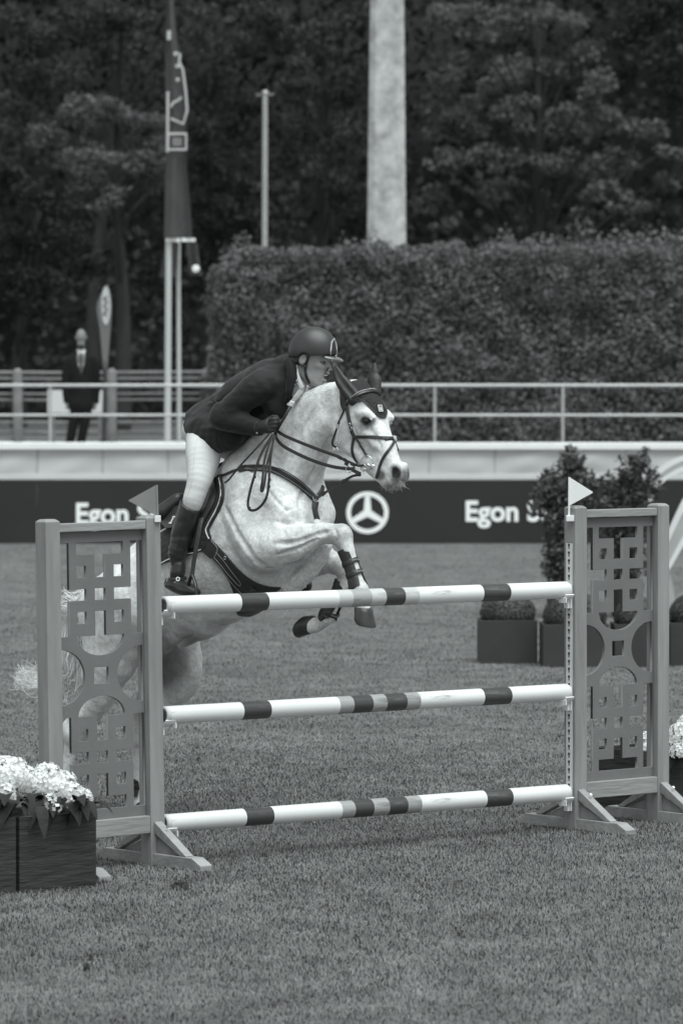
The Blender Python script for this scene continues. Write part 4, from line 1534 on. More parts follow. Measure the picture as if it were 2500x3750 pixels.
def horse_skin():
    m = bpy.data.materials.new('horse_coat')
    m.use_nodes = True
    nt = m.node_tree
    b = nt.nodes['Principled BSDF']
    b.inputs['Roughness'].default_value = .55
    b.inputs['Specular IOR Level'].default_value = .25
    b.inputs['Sheen Weight'].default_value = .15
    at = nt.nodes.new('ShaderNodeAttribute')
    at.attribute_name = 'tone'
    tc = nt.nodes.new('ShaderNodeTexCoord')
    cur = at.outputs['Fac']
    for sc, dt, lo, hi in ((20, 5, .82, 1.10), (70, 6, .88, 1.08), (4.0, 2, .88, 1.07)):
        n = nt.nodes.new('ShaderNodeTexNoise')
        n.inputs['Scale'].default_value = sc
        n.inputs['Detail'].default_value = dt
        nt.links.new(tc.outputs['Object'], n.inputs['Vector'])
        mr = nt.nodes.new('ShaderNodeMapRange')
        mr.inputs[1].default_value, mr.inputs[2].default_value = .35, .65
        mr.inputs[3].default_value, mr.inputs[4].default_value = lo, hi
        nt.links.new(n.outputs[0], mr.inputs[0])
        mu = nt.nodes.new('ShaderNodeMath')
        mu.operation = 'MULTIPLY'
        nt.links.new(cur, mu.inputs[0])
        nt.links.new(mr.outputs[0], mu.inputs[1])
        cur = mu.outputs[0]
    # flecks
    n = nt.nodes.new('ShaderNodeTexNoise')
    n.inputs['Scale'].default_value = 85
    n.inputs['Detail'].default_value = 2
    nt.links.new(tc.outputs['Object'], n.inputs['Vector'])
    mr = nt.nodes.new('ShaderNodeMapRange')
    mr.inputs[1].default_value, mr.inputs[2].default_value = .70, .76
    mr.inputs[3].default_value, mr.inputs[4].default_value = 1, .55
    nt.links.new(n.outputs[0], mr.inputs[0])
    mu = nt.nodes.new('ShaderNodeMath')
    mu.operation = 'MULTIPLY'
    nt.links.new(cur, mu.inputs[0])
    nt.links.new(mr.outputs[0], mu.inputs[1])
    nt.links.new(mu.outputs[0], b.inputs['Base Color'])
    nb = nt.nodes.new('ShaderNodeTexNoise')
    nb.inputs['Scale'].default_value = 130
    nb.inputs['Detail'].default_value = 4
    nt.links.new(tc.outputs['Object'], nb.inputs['Vector'])
    bp0 = nt.nodes.new('ShaderNodeBump')
    bp0.inputs['Strength'].default_value = .5
    bp0.inputs['Distance'].default_value = .012
    nw = nt.nodes.new('ShaderNodeTexNoise')
    nw.inputs['Scale'].default_value = 15
    nw.inputs['Detail'].default_value = 5
    nw.inputs['Distortion'].default_value = 1.4
    nt.links.new(tc.outputs['Object'], nw.inputs['Vector'])
    nt.links.new(nw.outputs[0], bp0.inputs['Height'])
    bp = nt.nodes.new('ShaderNodeBump')
    bp.inputs['Strength'].default_value = .3
    bp.inputs['Distance'].default_value = .004
    nt.links.new(nb.outputs[0], bp.inputs['Height'])
    nt.links.new(bp0.outputs[0], bp.inputs['Normal'])
    nt.links.new(bp.outputs[0], b.inputs['Normal'])
    return m


M_COAT = horse_skin()
HF_FIELD = horse_field(0.007)
BODY = HF_FIELD.build('body', M_COAT, HORSE, relax=4)
me = BODY.data
co = np.empty(len(me.vertices) * 3, np.float32)
me.vertices.foreach_get('co', co)
co = co.reshape(-1, 3)
tone = np.full(len(co), .66)


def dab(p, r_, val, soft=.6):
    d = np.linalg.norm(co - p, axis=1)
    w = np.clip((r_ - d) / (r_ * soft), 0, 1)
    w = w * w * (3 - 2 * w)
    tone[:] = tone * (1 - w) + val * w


for sg in (-1, 1):
    dab(shift(H(1450, 1735, -.06), sg * .06), .075, .22)
    dab(shift(H(1443, 1731, -.06), sg * .054), .038, .022, .35)
    dab(shift(H(1450, 1716, -.06), sg * .062), .018, .04, .5)
    dab(shift(H(1338, 1541, -.10), sg * .10), .060, .17, .7)
    dab(shift(H(1340, 1542, -.10), sg * .10), .038, .07)
dab(H(1440, 1782), .075, .20)
dab(H(1478, 1760), .05, .20)
dab(H(1395, 1740, -.05), .04, .12)
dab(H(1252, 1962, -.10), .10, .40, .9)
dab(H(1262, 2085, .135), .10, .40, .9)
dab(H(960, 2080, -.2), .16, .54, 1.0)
dab(H(590, 2460, .0), .22, .13, .8)          # shade painted over the dark skin between the thighs and under the belly
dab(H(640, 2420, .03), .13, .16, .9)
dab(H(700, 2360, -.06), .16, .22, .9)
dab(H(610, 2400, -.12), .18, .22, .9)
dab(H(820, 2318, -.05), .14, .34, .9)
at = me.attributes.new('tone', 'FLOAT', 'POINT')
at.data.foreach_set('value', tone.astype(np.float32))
DG = bpy.context.evaluated_depsgraph_get()
vv = [Vector(p) for p in co]
ff = [tuple(p.vertices) for p in me.polygons]
BVH = BVHTree.FromPolygons(vv, ff)


# ---- eyes, hooves, mane, tail, whiskers
M_EYE = mat('horse_eye', .008, .06, spec=.6)
M_HOOF = mat('hoof_horn', .040, .35, var=.45, vscale=14, bump=.3, bscale=50, stretch=(1, 1, .3))
M_SHOE = mat('horseshoe_steel', .25, .4, metal=.6)
M_HAIR = mat('mane_hair', .80, .6, var=.10, vscale=8)
for sg in (-1, 1):
    p = shift(H(1336, 1541, -.10), -.086 if sg < 0 else .066)
    e_ = MB()
    e_.lathe([(.0001, -.023)] + [(.023 * math.cos(a), .023 * math.sin(a)) for a in np.linspace(-1.45, 1.45, 11)] + [(.0001, .023)], p, n=18)
    e_.build('eye', M_EYE, HORSE, smooth='all')


def hoof(c0, c1, fwd, r0=.048, r1=.060):
    a = unit(c1 - c0)
    fw = unit(fwd - a * np.dot(fwd, a))
    sd = np.cross(a, fw)
    L = np.linalg.norm(c1 - c0)
    n = 22
    mb = MB()
    vs = []
    for t, r_ in ((-.16, r0 * .80), (0, r0), (.12, r0 * 1.05), (.55, (r0 + r1) / 2), (.93, r1), (1.0, r1 * .97), (1.0, r1 * .55)):
        for k in range(n):
            q = 2 * math.pi * k / n
            cs, sn = math.cos(q), math.sin(q)
            tt = t if t <= 0 else t * (1 if cs > 0 else 1 + .32 * cs)
            vs.append(c0 + a * L * tt + fw * (cs * r_ * 1.06 + L * .34 * max(t, 0)) + sd * sn * r_)
    fs = [(i * n + k, i * n + (k + 1) % n, (i + 1) * n + (k + 1) % n, (i + 1) * n + k) for i in range(6) for k in range(n)]
    fs += [tuple(range(n - 1, -1, -1)), tuple(range(6 * n, 7 * n))]
    mb.add(vs, fs)
    return mb.build('hoof', M_HOOF, HORSE, smooth=50)


hoof(H(1331, 2230, -.08), H(1322, 2284, -.08), HF + ZU * -.1)
hoof(H(1142, 2288, .09), H(1100, 2276, .09), -ZU - HF * .1)
for a, b, c in ((255, 2948, -.17), (514, 2952, .17)):
    p = H(a, b, c)
    q = H(a + 14, 2980, c)
    q[2] = .003
    hoof(p, q, HF)


def strands(name, paths, r0, r1, m, parent, nseg=8):
    mb = MB()
    V, F = [], []
    n = 0
    for P in paths:
        S_ = np.array(spline(P, max(2, nseg // (len(P) - 1))))
        k = len(S_)
        T = np.gradient(S_, axis=0)
        T /= np.linalg.norm(T, axis=1)[:, None] + 1e-9
        A = np.cross(T, (0.31, 0.2, 0.93))
        A /= np.linalg.norm(A, axis=1)[:, None] + 1e-9
        B = np.cross(T, A)
        rr = np.linspace(r0, r1, k)[:, None]
        ring = [S_ + (A * math.cos(q) + B * math.sin(q)) * rr for q in (0, 2.094, 4.189)]
        V.append(np.stack(ring, 1).reshape(-1, 3))
        for i in range(k - 1):
            for j in range(3):
                j2 = (j + 1) % 3
                F.append((n + i * 3 + j, n + i * 3 + j2, n + (i + 1) * 3 + j2, n + (i + 1) * 3 + j))
        n += 3 * k
    return np_mesh(name, np.concatenate(V), np.array(F), m, parent)


rs = np.random.default_rng(77)
J = lambda s: rs.normal() * s
paths = []
for i in range(760):
    t = rs.uniform()
    c0 = J(.02)
    w = J(1)
    tip = (215 + J(45), 2545 + J(45))
    P = [H(432 - 50 * t, 2098 + 45 * t, c0), H(352 - 20 * t + w * 16, 2150 + 40 * t + J(12), c0 + J(.025)), H(285 + w * 22 + J(8), 2260 + J(25), J(.05)),
         H(262 + w * 30 + J(10), 2400 + J(25), J(.06)), H(250 + w * 30 + J(14), 2490 + J(25), J(.07)), H(tip[0] + w * 14, tip[1], J(.08))]
    paths.append(P)
for i in range(110):
    w = J(1)
    P = [H(285 + w * 8, 2300, 0), H(235 + w * 12, 2430 + J(10), J(.04)), H(170 + J(20), 2505 + J(18), J(.05)), H(100 + J(24), 2508 + J(14), J(.05)), H(85 + J(22), 2480 + J(22), J(.05)), H(125 + J(30), 2462 + J(22), J(.06))]
    paths.append(P)
for i in range(22):
    P = [H(300, 2220 + J(20), J(.03)), H(232 + J(14), 2200 + J(30), J(.05)), H(205 + J(30), 2230 + J(60), J(.08))]
    paths.append(P)
tc_ = Field(H(330, 2300, 0) - .42, H(330, 2300, 0) + .42, .007)
tc_.chain([H(428, 2125), H(365, 2160), H(305, 2250), H(276, 2370), H(266, 2470), H(258, 2545)], [.032, .045, .058, .064, .052, .018], .01)
tc_.noise(.016, 22, 3, stretch=(1.2, 1.2, .22)).noise(.008, 50, 5, stretch=(1.2, 1.2, .18))
tc_.build('tail', mat('tail_hair_mass', .70, .7, var=.22, vscale=30, stretch=(2, 2, .15), bump=.9, bscale=60), HORSE, relax=1)
tl = strands('tail_hair', paths, .0017, .0007, M_HAIR, HORSE, 15)
tl['kind'] = 'stuff'

paths = []
cr = [(1040, 1540), (1066, 1510), (1098, 1476), (1135, 1446), (1170, 1428), (1205, 1418), (1240, 1412), (1275, 1408), (1305, 1406)]
crs = spline([np.array(q, float) for q in cr], 12)
for i in range(900):
    q = crs[rs.integers(0, len(crs))]
    b0 = H(q[0] + J(3), q[1] + 14 + abs(J(5)), J(.018))
    d = unit(ZU * (.35 + J(.25)) - HF * (.75 + J(.5)) + HLFT * (J(.6) - .35))
    L_ = rs.uniform(.015, .05) * (1.25 if q[0] > 1090 else .6)
    paths.append([b0, b0 + d * L_ * .6, b0 + d * L_ + ZU * -.012 - HLFT * .01 + np.array((J(.006), 0, J(.004)))])
mn = strands('mane', paths, .0022, .0008, M_HAIR, HORSE, 4)
mn['kind'] = 'stuff'
paths = []
for i in range(150):
    a, b = rs.uniform(1395, 1482), 0
    b = 1788 - abs(a - 1430) * .25 + J(7)
    p0 = H(a, b - 8, J(.03))
    d = unit(-ZU * (.8 + J(.3)) + HF * (.2 + J(.5)) + HLFT * J(.5))
    L_ = rs.uniform(.012, .042)
    paths.append([p0, p0 + d * L_ * .6, p0 + d * L_ + HF * .004])
wk = strands('whiskers', paths, .0010, .0004, mat('whisker_hair', .35, .6), HORSE, 4)
wk['kind'] = 'stuff'

# ================================================================ TACK
M_LEA = mat('black_leather', .022, .42, var=.2, vscale=30, bump=.2, bscale=90, spec=.5)
M_LEA2 = mat('dark_brown_leather', .032, .40, var=.25, vscale=12, bump=.2, bscale=70, spec=.5)
M_MET = mat('polished_steel', .55, .22, metal=.9)
M_PIPE = mat('white_piping', .72, .5)
M_STITCH = mat('grey_stitching', .20, .7)


def hit(px, py, bvh=None, lift=0.0):
    """where the lens ray through a photo pixel meets the horse"""
    r = ray(px, py)
    loc, nrm, _, d = (bvh or BVH).ray_cast(Vector(_eye), Vector(unit(r)))
    if loc is None:
        return None, None
    n = np.array(nrm)
    if n.dot(r) > 0:
        n = -n
    return np.array(loc) + n * lift, n


def on_body(pts, n=6, lift=.003, bvh=None):
    """photo path -> points and normals lying on the body; misses continue at the last depth"""
    S_ = spline([np.array(p, float) for p in pts], n)
    hits = [hit(q[0], q[1], bvh, lift) for q in S_]
    good = [i for i, h_ in enumerate(hits) if h_[0] is not None]
    if not good:            # path just outside the outline: take the nearest skin
        for i, q in enumerate(S_):
            r = ray(*q)
            best = min(((bvh or BVH).find_nearest(Vector(_eye + r * (Y_ / r[1]))) for Y_ in np.linspace(21.8, 24.2, 60)), key=lambda z: z[3])
            hits[i] = (np.array(best[0]) + np.array(best[1]) * lift, np.array(best[1]))
        good = list(range(len(hits)))
    out = []
    for i, q in enumerate(S_):
        j = min(good, key=lambda g: abs(g - i))
        p, nn = hits[j]
        if j != i:
            r = ray(*q)
            p = _eye + r * ((p - _eye).dot(_fw) / r.dot(_fw))
        out.append((p, nn))
    P = np.array([o[0] for o in out])
    N = np.array([o[1] for o in out])
    for _ in range(2):
        P[1:-1] = P[1:-1] * .5 + (P[:-2] + P[2:]) * .25
        N[1:-1] = N[1:-1] * .5 + (N[:-2] + N[2:]) * .25
    N /= np.linalg.norm(N, axis=1)[:, None]
    return P, N


def ribbon(P, N, w, th, name, m, parent, smooth=40, bulge=0.0):
    """strap of width w lying along P with outward normals N"""
    P, N = np.array(P), np.array(N)
    T = np.gradient(P, axis=0)
    B = np.cross(T, N)
    B /= np.linalg.norm(B, axis=1)[:, None] + 1e-9
    n = len(P)
    w = np.broadcast_to(np.array(w, float), (n,))[:, None] / 2
    prof = [(-1, 0), (-1, .75), (-.8, 1), (.8, 1), (1, .75), (1, 0)]
    vs = np.stack([P + B * w * a + N * th * (b + (bulge if abs(a) < .9 else 0)) for a, b in prof], 1).reshape(-1, 3)
    k = len(prof)
    fs = [(i * k + j, i * k + (j + 1) % k, (i + 1) * k + (j + 1) % k, (i + 1) * k + j) for i in range(n - 1) for j in range(k)]
    fs += [tuple(range(k)), tuple(range((n - 1) * k, n * k))[::-1]]
    return MB().add(vs, fs).build(name, m, parent, smooth=smooth)


def strap(pts, w, name, m, parent, th=.004, lift=.002, sym=False, n=6, bulge=0.0):
    P, N = on_body(pts, n, lift)
    if sym:                      # path ends on the midline: go on down the far side
        M_ = np.array([mir(p) for p in P[::-1]])
        MN = np.array([q - 2 * q.dot(HLFT) * HLFT for q in N[::-1]])
        P, N = np.concatenate([P, M_[1:]]), np.concatenate([N, MN[1:]])
        P[1:-1] = P[1:-1] * .5 + (P[:-2] + P[2:]) * .25
    return ribbon(P, N, w, th, name, m, parent, bulge=bulge)


def free(pts, w, name, m, parent, th=.0035, n=8, nrm=None, rnd=False):
    """strap hanging in the air; pts are (px, py, c)"""
    P = np.array(spline([H(*p) for p in pts], n))
    N = np.tile(unit(-HLFT * .7 + np.array((0, -1, 0)) * .6) if nrm is None else unit(nrm), (len(P), 1))
    if rnd:
        return MB().tube(P, w / 2, 8).build(name, m, parent, smooth=True)
    return ribbon(P, N, w, th, name, m, parent)


def ring(c, R_, r_, nrm, name, m, parent, sx=1.0):
    nrm = unit(nrm)
    a = unit(np.cross(nrm, (0.1, .2, 1)))
    b = np.cross(nrm, a)
    pts = [c + R_ * (a * math.cos(q) * sx + b * math.sin(q)) for q in np.linspace(0, 2 * math.pi, 25)]
    return MB().tube(pts, r_, 8, caps=False).build(name, m, parent, smooth='all')


VIEWN = unit(-HLFT * .7 + np.array((0, -1, 0)) * .6)
# ---------------------------------------------------------------- ear bonnet
M_CRO = mat('crochet_black', .030, .85, spec=.2)
_nt = M_CRO.node_tree
_tc = _nt.nodes.new('ShaderNodeTexCoord')
_vo = _nt.nodes.new('ShaderNodeTexVoronoi')
_vo.inputs['Scale'].default_value = 95
_bp = _nt.nodes.new('ShaderNodeBump')
_bp.inputs['Strength'].default_value = 1.0
_bp.inputs['Distance'].default_value = .006
_nt.links.new(_tc.outputs['Object'], _vo.inputs['Vector'])
_nt.links.new(_vo.outputs['Distance'], _bp.inputs['Height'])
_nt.links.new(_bp.outputs[0], _nt.nodes['Principled BSDF'].inputs['Normal'])
M_EAR = mat('ear_cloth_black', .026, .6, var=.15, vscale=20, bump=.4, bscale=25)
BON = thing('ear_bonnet', 'black crocheted ear bonnet on the head of the grey horse', 'ear bonnet', tuple(H(1340, 1430)))
hA0, hA1 = H(1296, 1452), H(1352, 1600)
hax = unit(hA1 - hA0)
hN = unit(np.cross(hax, HLFT))
if hN.dot(HF) < 0:
    hN = -hN


def head_pt(t, ang, lift):
    """point on the head: t metres down the head axis, ang round it (0 = front, minus = near side)"""
    c = hA0 + hax * t
    d = hN * math.cos(ang) + HLFT * math.sin(ang)
    loc, nrm, _, _ = BVH.ray_cast(Vector(c + d * .4), Vector(-d))
    if loc is None:
        return c + d * .1, d
    n = np.array(nrm)
    n = n if n.dot(d) > 0 else -n
    return np.array(loc) + n * lift, n


def head_patch(name, tlo, thi, a0, a1, nu, nv, lift, th, m, parent):
    V, Nn = [], []
    for i in range(nu + 1):
        ang = a0 + (a1 - a0) * i / nu
        for j in range(nv + 1):
            t = tlo(ang) + (thi(ang) - tlo(ang)) * j / nv
            p, n = head_pt(t, ang, lift)
            V.append(p)
            Nn.append(n)
    V, Nn = np.array(V).reshape(nu + 1, nv + 1, 3), np.array(Nn).reshape(nu + 1, nv + 1, 3)
    for _ in range(2):
        V[1:-1] = V[1:-1] * .5 + (V[:-2] + V[2:]) * .25
    V, Nn = V.reshape(-1, 3), Nn.reshape(-1, 3)
    q = nv + 1
    fs = [(i * q + j, i * q + j + 1, (i + 1) * q + j + 1, (i + 1) * q + j) for i in range(nu) for j in range(nv)]
    k = len(V)
    V2 = V + Nn * th
    allf = [tuple(x + k for x in f) for f in fs] + [f[::-1] for f in fs]
    rim = [i * q for i in range(nu + 1)] + [nu * q + j for j in range(1, q)] + [i * q + nv for i in range(nu - 1, -1, -1)] + [j for j in range(nv - 1, 0, -1)]
    allf += [(a, b, b + k, a + k) for a, b in zip(rim, rim[1:] + rim[:1])]
    return MB().add(np.concatenate([V, V2]), allf).build(name, m, parent, smooth=60)


def tip(ang):
    a = abs(ang)
    return (.190 - .05 * (a / .42) ** 2 if a < .42 else .140 - .070 * min(1, (a - .42) / .14)) - .035 * max(0, a - .66) + .004 * abs(math.sin(ang * 14))


head_patch('crochet_cap', lambda a: -.055, tip, -1.75, 1.75, 44, 16, .002, .006, M_CRO, BON)
eu = MB()
for i in range(45):
    pass
rim = [head_pt(tip(a), a, .006)[0] for a in np.linspace(-1.7, 1.7, 60)]
MB().tube(rim, .0045, 7).build('scalloped_edge', M_EAR, BON, smooth='all')
# ears inside cloth sleeves
for nm, base, tipp, mid, inner in (('near', H(1290, 1446, -.070), H(1213, 1322, -.10), H(1246, 1390, -.092), 1), ('far', H(1374, 1424, .060), H(1372, 1334, .080), H(1368, 1380, .075), 1)):
    ef = Field(np.minimum(np.minimum(base, tipp), mid) - .09, np.maximum(np.maximum(base, tipp), mid) + .09, .004)
    ax_ = unit(tipp - base)
    fr = unit(np.cross(ax_, HLFT))
    sd = fr if nm == 'near' else fr
    ef.chain([base - ax_ * .02, base + (mid - base) * .55, mid, mid + (tipp - mid) * .55, tipp], ([.046, .042, .033, .019, .007] if nm == 'near' else [.034, .040, .034, .021, .008]), .02, side=fr, flats=[.9, .8, .75, .7, .8], sub=4)
    hol = (HF * .5 + HLFT * (-.6 if nm == 'near' else .55))
    ef.chain([base + unit(hol) * .048, mid + unit(hol) * .036, tipp + unit(hol) * .010 - ax_ * .02], [.016, .016, .004], .016, op='sub')
    ef.noise(.003, 30, 3, stretch=(1, 1, .4))
    ef.build('ear_cover', M_EAR, BON, relax=2)
bp_, bn_ = hit(1388, 1497)
if bp_ is not None:
    rx = unit(np.cross((0, 0, 1), -bn_))
    ry = np.cross(bn_, rx) * 1
    ry = unit(np.cross(rx, -bn_)) * -1
    ry = ry if ry[2] > 0 else -ry
    sq = math.radians(-8)
    c_ = bp_ + bn_ * .0115
    bd = MB()
    for a, b, w_, h_ in ((0, .017, .026, .003), (0, -.017, .026, .003), (-.0115, 0, .003, .034), (.0115, 0, .003, .034), (.003, .002, .0035, .022), (-.004, -.004, .0035, .018), (.0, -.009, .012, .003)):
        bd.box(c_ + rx * a + ry * b, (w_, h_, .003), ax=[rx, ry, bn_])
    bd.build('badge', M_PIPE, BON)
    MB().box(c_ - bn_ * .002, (.026, .037, .002), ax=[rx, ry, bn_]).build('badge', M_LEA, BON)

# ---------------------------------------------------------------- bridle
BR = thing('bridle', 'dark leather bridle with crossed noseband and reins on the grey horse', 'bridle', tuple(H(1330, 1600)))
strap([(1262, 1420), (1258, 1450), (1260, 1478), (1268, 1500)], .036, 'headpiece', M_LEA, BR, th=.007, lift=.006)
strap([(1270, 1480), (1284, 1466), (1310, 1449), (1340, 1440), (1366, 1436)], .018, 'browband', M_LEA, BR, th=.010, lift=.008, sym=True)
strap([(1276, 1470), (1310, 1445), (1340, 1436), (1366, 1431)], .005, 'browband_piping', mat('piping_grey', .22, .4), BR, th=.006, lift=.016, sym=True)
strap([(1268, 1486), (1274, 1505), (1281, 1545), (1290, 1582), (1300, 1602)], .020, 'cheekpiece', M_LEA, BR, th=.006, lift=.004)
strap([(1276, 1490), (1281, 1520), (1284, 1560), (1288, 1580)], .012, 'cheekpiece_keeper', M_LEA2, BR, th=.006, lift=.009)
strap([(1299, 1600), (1340, 1599), (1400, 1604), (1432, 1606), (1447, 1608)], .017, 'noseband', M_LEA, BR, th=.006, lift=.004, sym=True)
strap([(1297, 1602), (1291, 1630), (1291, 1655), (1300, 1680), (1312, 1697)], .015, 'jaw_strap', M_LEA, BR, th=.005, lift=.003)
strap([(1302, 1604), (1318, 1630), (1336, 1656), (1345, 1672)], .010, 'bit_hanger', M_LEA, BR, th=.004, lift=.004)
strap([(1444, 1612), (1428, 1640), (1410, 1668), (1395, 1698), (1386, 1730), (1380, 1750)], .015, 'flash_strap', M_LEA, BR, th=.005, lift=.005)
strap([(1448, 1610), (1458, 1632), (1464, 1650)], .013, 'flash_strap', M_LEA, BR, th=.005, lift=.005)
cp, cn = [q[0] for q in on_body([(1440, 1610), (1441, 1610)], 1, 0)]
ff_ = Field(cp - .05, cp + .05, .004)
ff_.ell(cp + cn * .004, (.022, .022, .020), k=0).noise(.004, 90, 5)
ff_.build('sheepskin_rosette', mat('sheepskin_dark_mix', .42, .9, var=.3, vscale=60), BR, relax=1)
MB().box(cp + cn * .026, (.024, .008, .018), ax=[unit(np.cross((0, 0, 1), cn)), cn, unit(np.cross(cn, unit(np.cross((0, 0, 1), cn))))]).build('crossing_keeper', M_LEA, BR, bevel=.003)
strap([(1262, 1500), (1254, 1520), (1242, 1546), (1236, 1564)], .009, 'throatlash', M_LEA, BR, th=.004, lift=.004)
free([(1236, 1560, -.13), (1226, 1590, -.13), (1218, 1614, -.125), (1219, 1630, -.12), (1232, 1637, -.10)], .011, 'throatlash', M_LEA, BR)
MB().box(H(1236, 1562, -.137), (.014, .006, .024), ax=[HF, HLFT, ZU]).build('buckle', M_MET, BR, bevel=.002)
for a, b in ((1286, 1570), (1283, 1555), (1236, 1637)):
    p, n = hit(a, b)
    if p is not None:
        ring(p + n * .013, .009, .0022, n, 'buckle', M_MET, BR, .8)
bc = H(1343, 1694, -.085)
ring(bc, .036, .0034, VIEWN, 'bit_ring', M_MET, BR, .95)
ring(H(1330, 1712, -.085), .018, .003, VIEWN, 'bit_ring', M_MET, BR, .8)
MB().tube([H(1343, 1700, -.09), H(1362, 1712, -.06), H(1376, 1716, -.02)], .008, 8).build('mouthpiece', M_MET, BR, smooth='all')
MB().lathe([(.0, -.01), (.009, -.007), (.009, .007), (0, .01)], H(1366, 1706, -.075), ax=[VIEWN, ZU, unit(np.cross(VIEWN, ZU))], n=10).build('bit_guard', M_PLAST, BR, smooth='all')
# reins: hand -> bit
free([(1008, 1573, -.16), (1040, 1594, -.165), (1090, 1616, -.165), (1140, 1636, -.16), (1200, 1658, -.14), (1240, 1672, -.125)], .017, 'rein', M_LEA, BR)
free([(1240, 1672, -.125), (1280, 1692, -.115), (1312, 1705, -.105), (1332, 1704, -.095)], .013, 'rein', M_LEA, BR)
free([(1008, 1582, -.165), (1012, 1604, -.17), (1036, 1632, -.17), (1090, 1662, -.165), (1150, 1688, -.155), (1215, 1708, -.14), (1270, 1716, -.12), (1300, 1716, -.11)], .018, 'rein', M_LEA, BR)
ring(H(1277, 1719, -.12), .017, .0028, VIEWN, 'rein_ring', M_MET, BR, .95)
for a, b, L_ in ((1245, 1676, .03), (1262, 1684, .02), (1292, 1700, .03), (1300, 1726, .04), (1312, 1732, .03), (1268, 1698, .022)):
    MB().box(H(a, b, -.118), (L_, .010, .018), ax=[unit(HF - ZU * .4), HLFT, unit(ZU + HF * .4)]).build('rein_keeper', M_LEA, BR, bevel=.002)
free([(1288, 1712, -.12), (1302, 1728, -.118), (1320, 1742, -.112)], .014, 'rein_fork', M_LEA, BR)
free([(985, 1590, -.20), (940, 1640, -.24), (880, 1705, -.27), (838, 1756, -.285), (822, 1768, -.285)], .010, 'neck_strap', M_LEA, BR)
# slack of the reins hanging from the hand
free([(1000, 1590, -.20), (968, 1640, -.235), (945, 1690, -.262), (932, 1740, -.28), (918, 1790, -.292), (908, 1840, -.298), (914, 1866, -.30), (936, 1867, -.302), (958, 1850, -.302), (976, 1820, -.30), (984, 1770, -.285), (988, 1710, -.258), (994, 1650, -.232), (1006, 1594, -.20)], .014, 'rein_loop', M_LEA, BR, n=6)
free([(1000, 1592, -.205), (978, 1650, -.245), (966, 1700, -.268), (962, 1750, -.288), (956, 1792, -.295), (962, 1796, -.297), (970, 1760, -.29), (978, 1700, -.265), (996, 1640, -.235)], .013, 'rein_loop', M_LEA, BR, n=6)
for a, b, c in ((944, 1700, -.272), (932, 1747, -.288), (986, 1756, -.288), (984, 1782, -.292), (912, 1860, -.304)):
    MB().box(H(a, b, c), (.018, .008, .014), ax=[HF, HLFT, ZU]).build('rein_keeper', M_LEA2, BR, bevel=.002)

# ---------------------------------------------------------------- breastplate with running martingale
BP = thing('breastplate', 'dark leather breastplate across the shoulder of the grey horse', 'breastplate', tuple(H(1150, 1824)))
strap([(806, 1742), (826, 1738), (860, 1724), (890, 1718)], .014, 'side_strap', M_LEA, BP, th=.006, lift=.003)
strap([(880, 1719), (915, 1715), (960, 1717), (1005, 1724), (1045, 1738), (1078, 1760), (1110, 1787), (1136, 1812), (1150, 1826)], .040, 'shoulder_strap', M_LEA, BP, th=.010, lift=.003)
strap([(900, 1709), (960, 1708), (1010, 1716), (1050, 1730), (1085, 1754), (1118, 1784), (1142, 1808)], .003, 'piping', M_STITCH, BP, th=.004, lift=.012)
strap([(900, 1722), (960, 1725), (1005, 1733), (1042, 1748), (1075, 1770), (1105, 1796), (1135, 1822)], .003, 'piping', M_STITCH, BP, th=.004, lift=.012)
cp, cn = hit(1152, 1828)
ring(cp + cn * .012, .020, .0035, cn, 'centre_ring', M_MET, BP)
strap([(1154, 1836), (1150, 1860), (1152, 1880), (1158, 1900), (1160, 1912)], .036, 'chest_strap', M_LEA, BP, th=.009, lift=.003)
strap([(1156, 1826), (1166, 1812), (1176, 1796), (1180, 1780)], .024, 'far_shoulder_strap', M_LEA, BP, th=.008, lift=.003)
free([(1158, 1826, -.03), (1185, 1808, -.055), (1225, 1782, -.08), (1260, 1762, -.10), (1290, 1744, -.11), (1322, 1738, -.112)], .014, 'martingale_strap', M_LEA, BP)
for a, b, c in ((1184, 1808, -.058), (1256, 1764, -.10), (1268, 1758, -.105)):
    MB().box(H(a, b, c), (.026, .010, .020), ax=[unit(HF + ZU * .7), HLFT, unit(ZU - HF * .7)]).build('keeper', M_LEA, BP, bevel=.003)

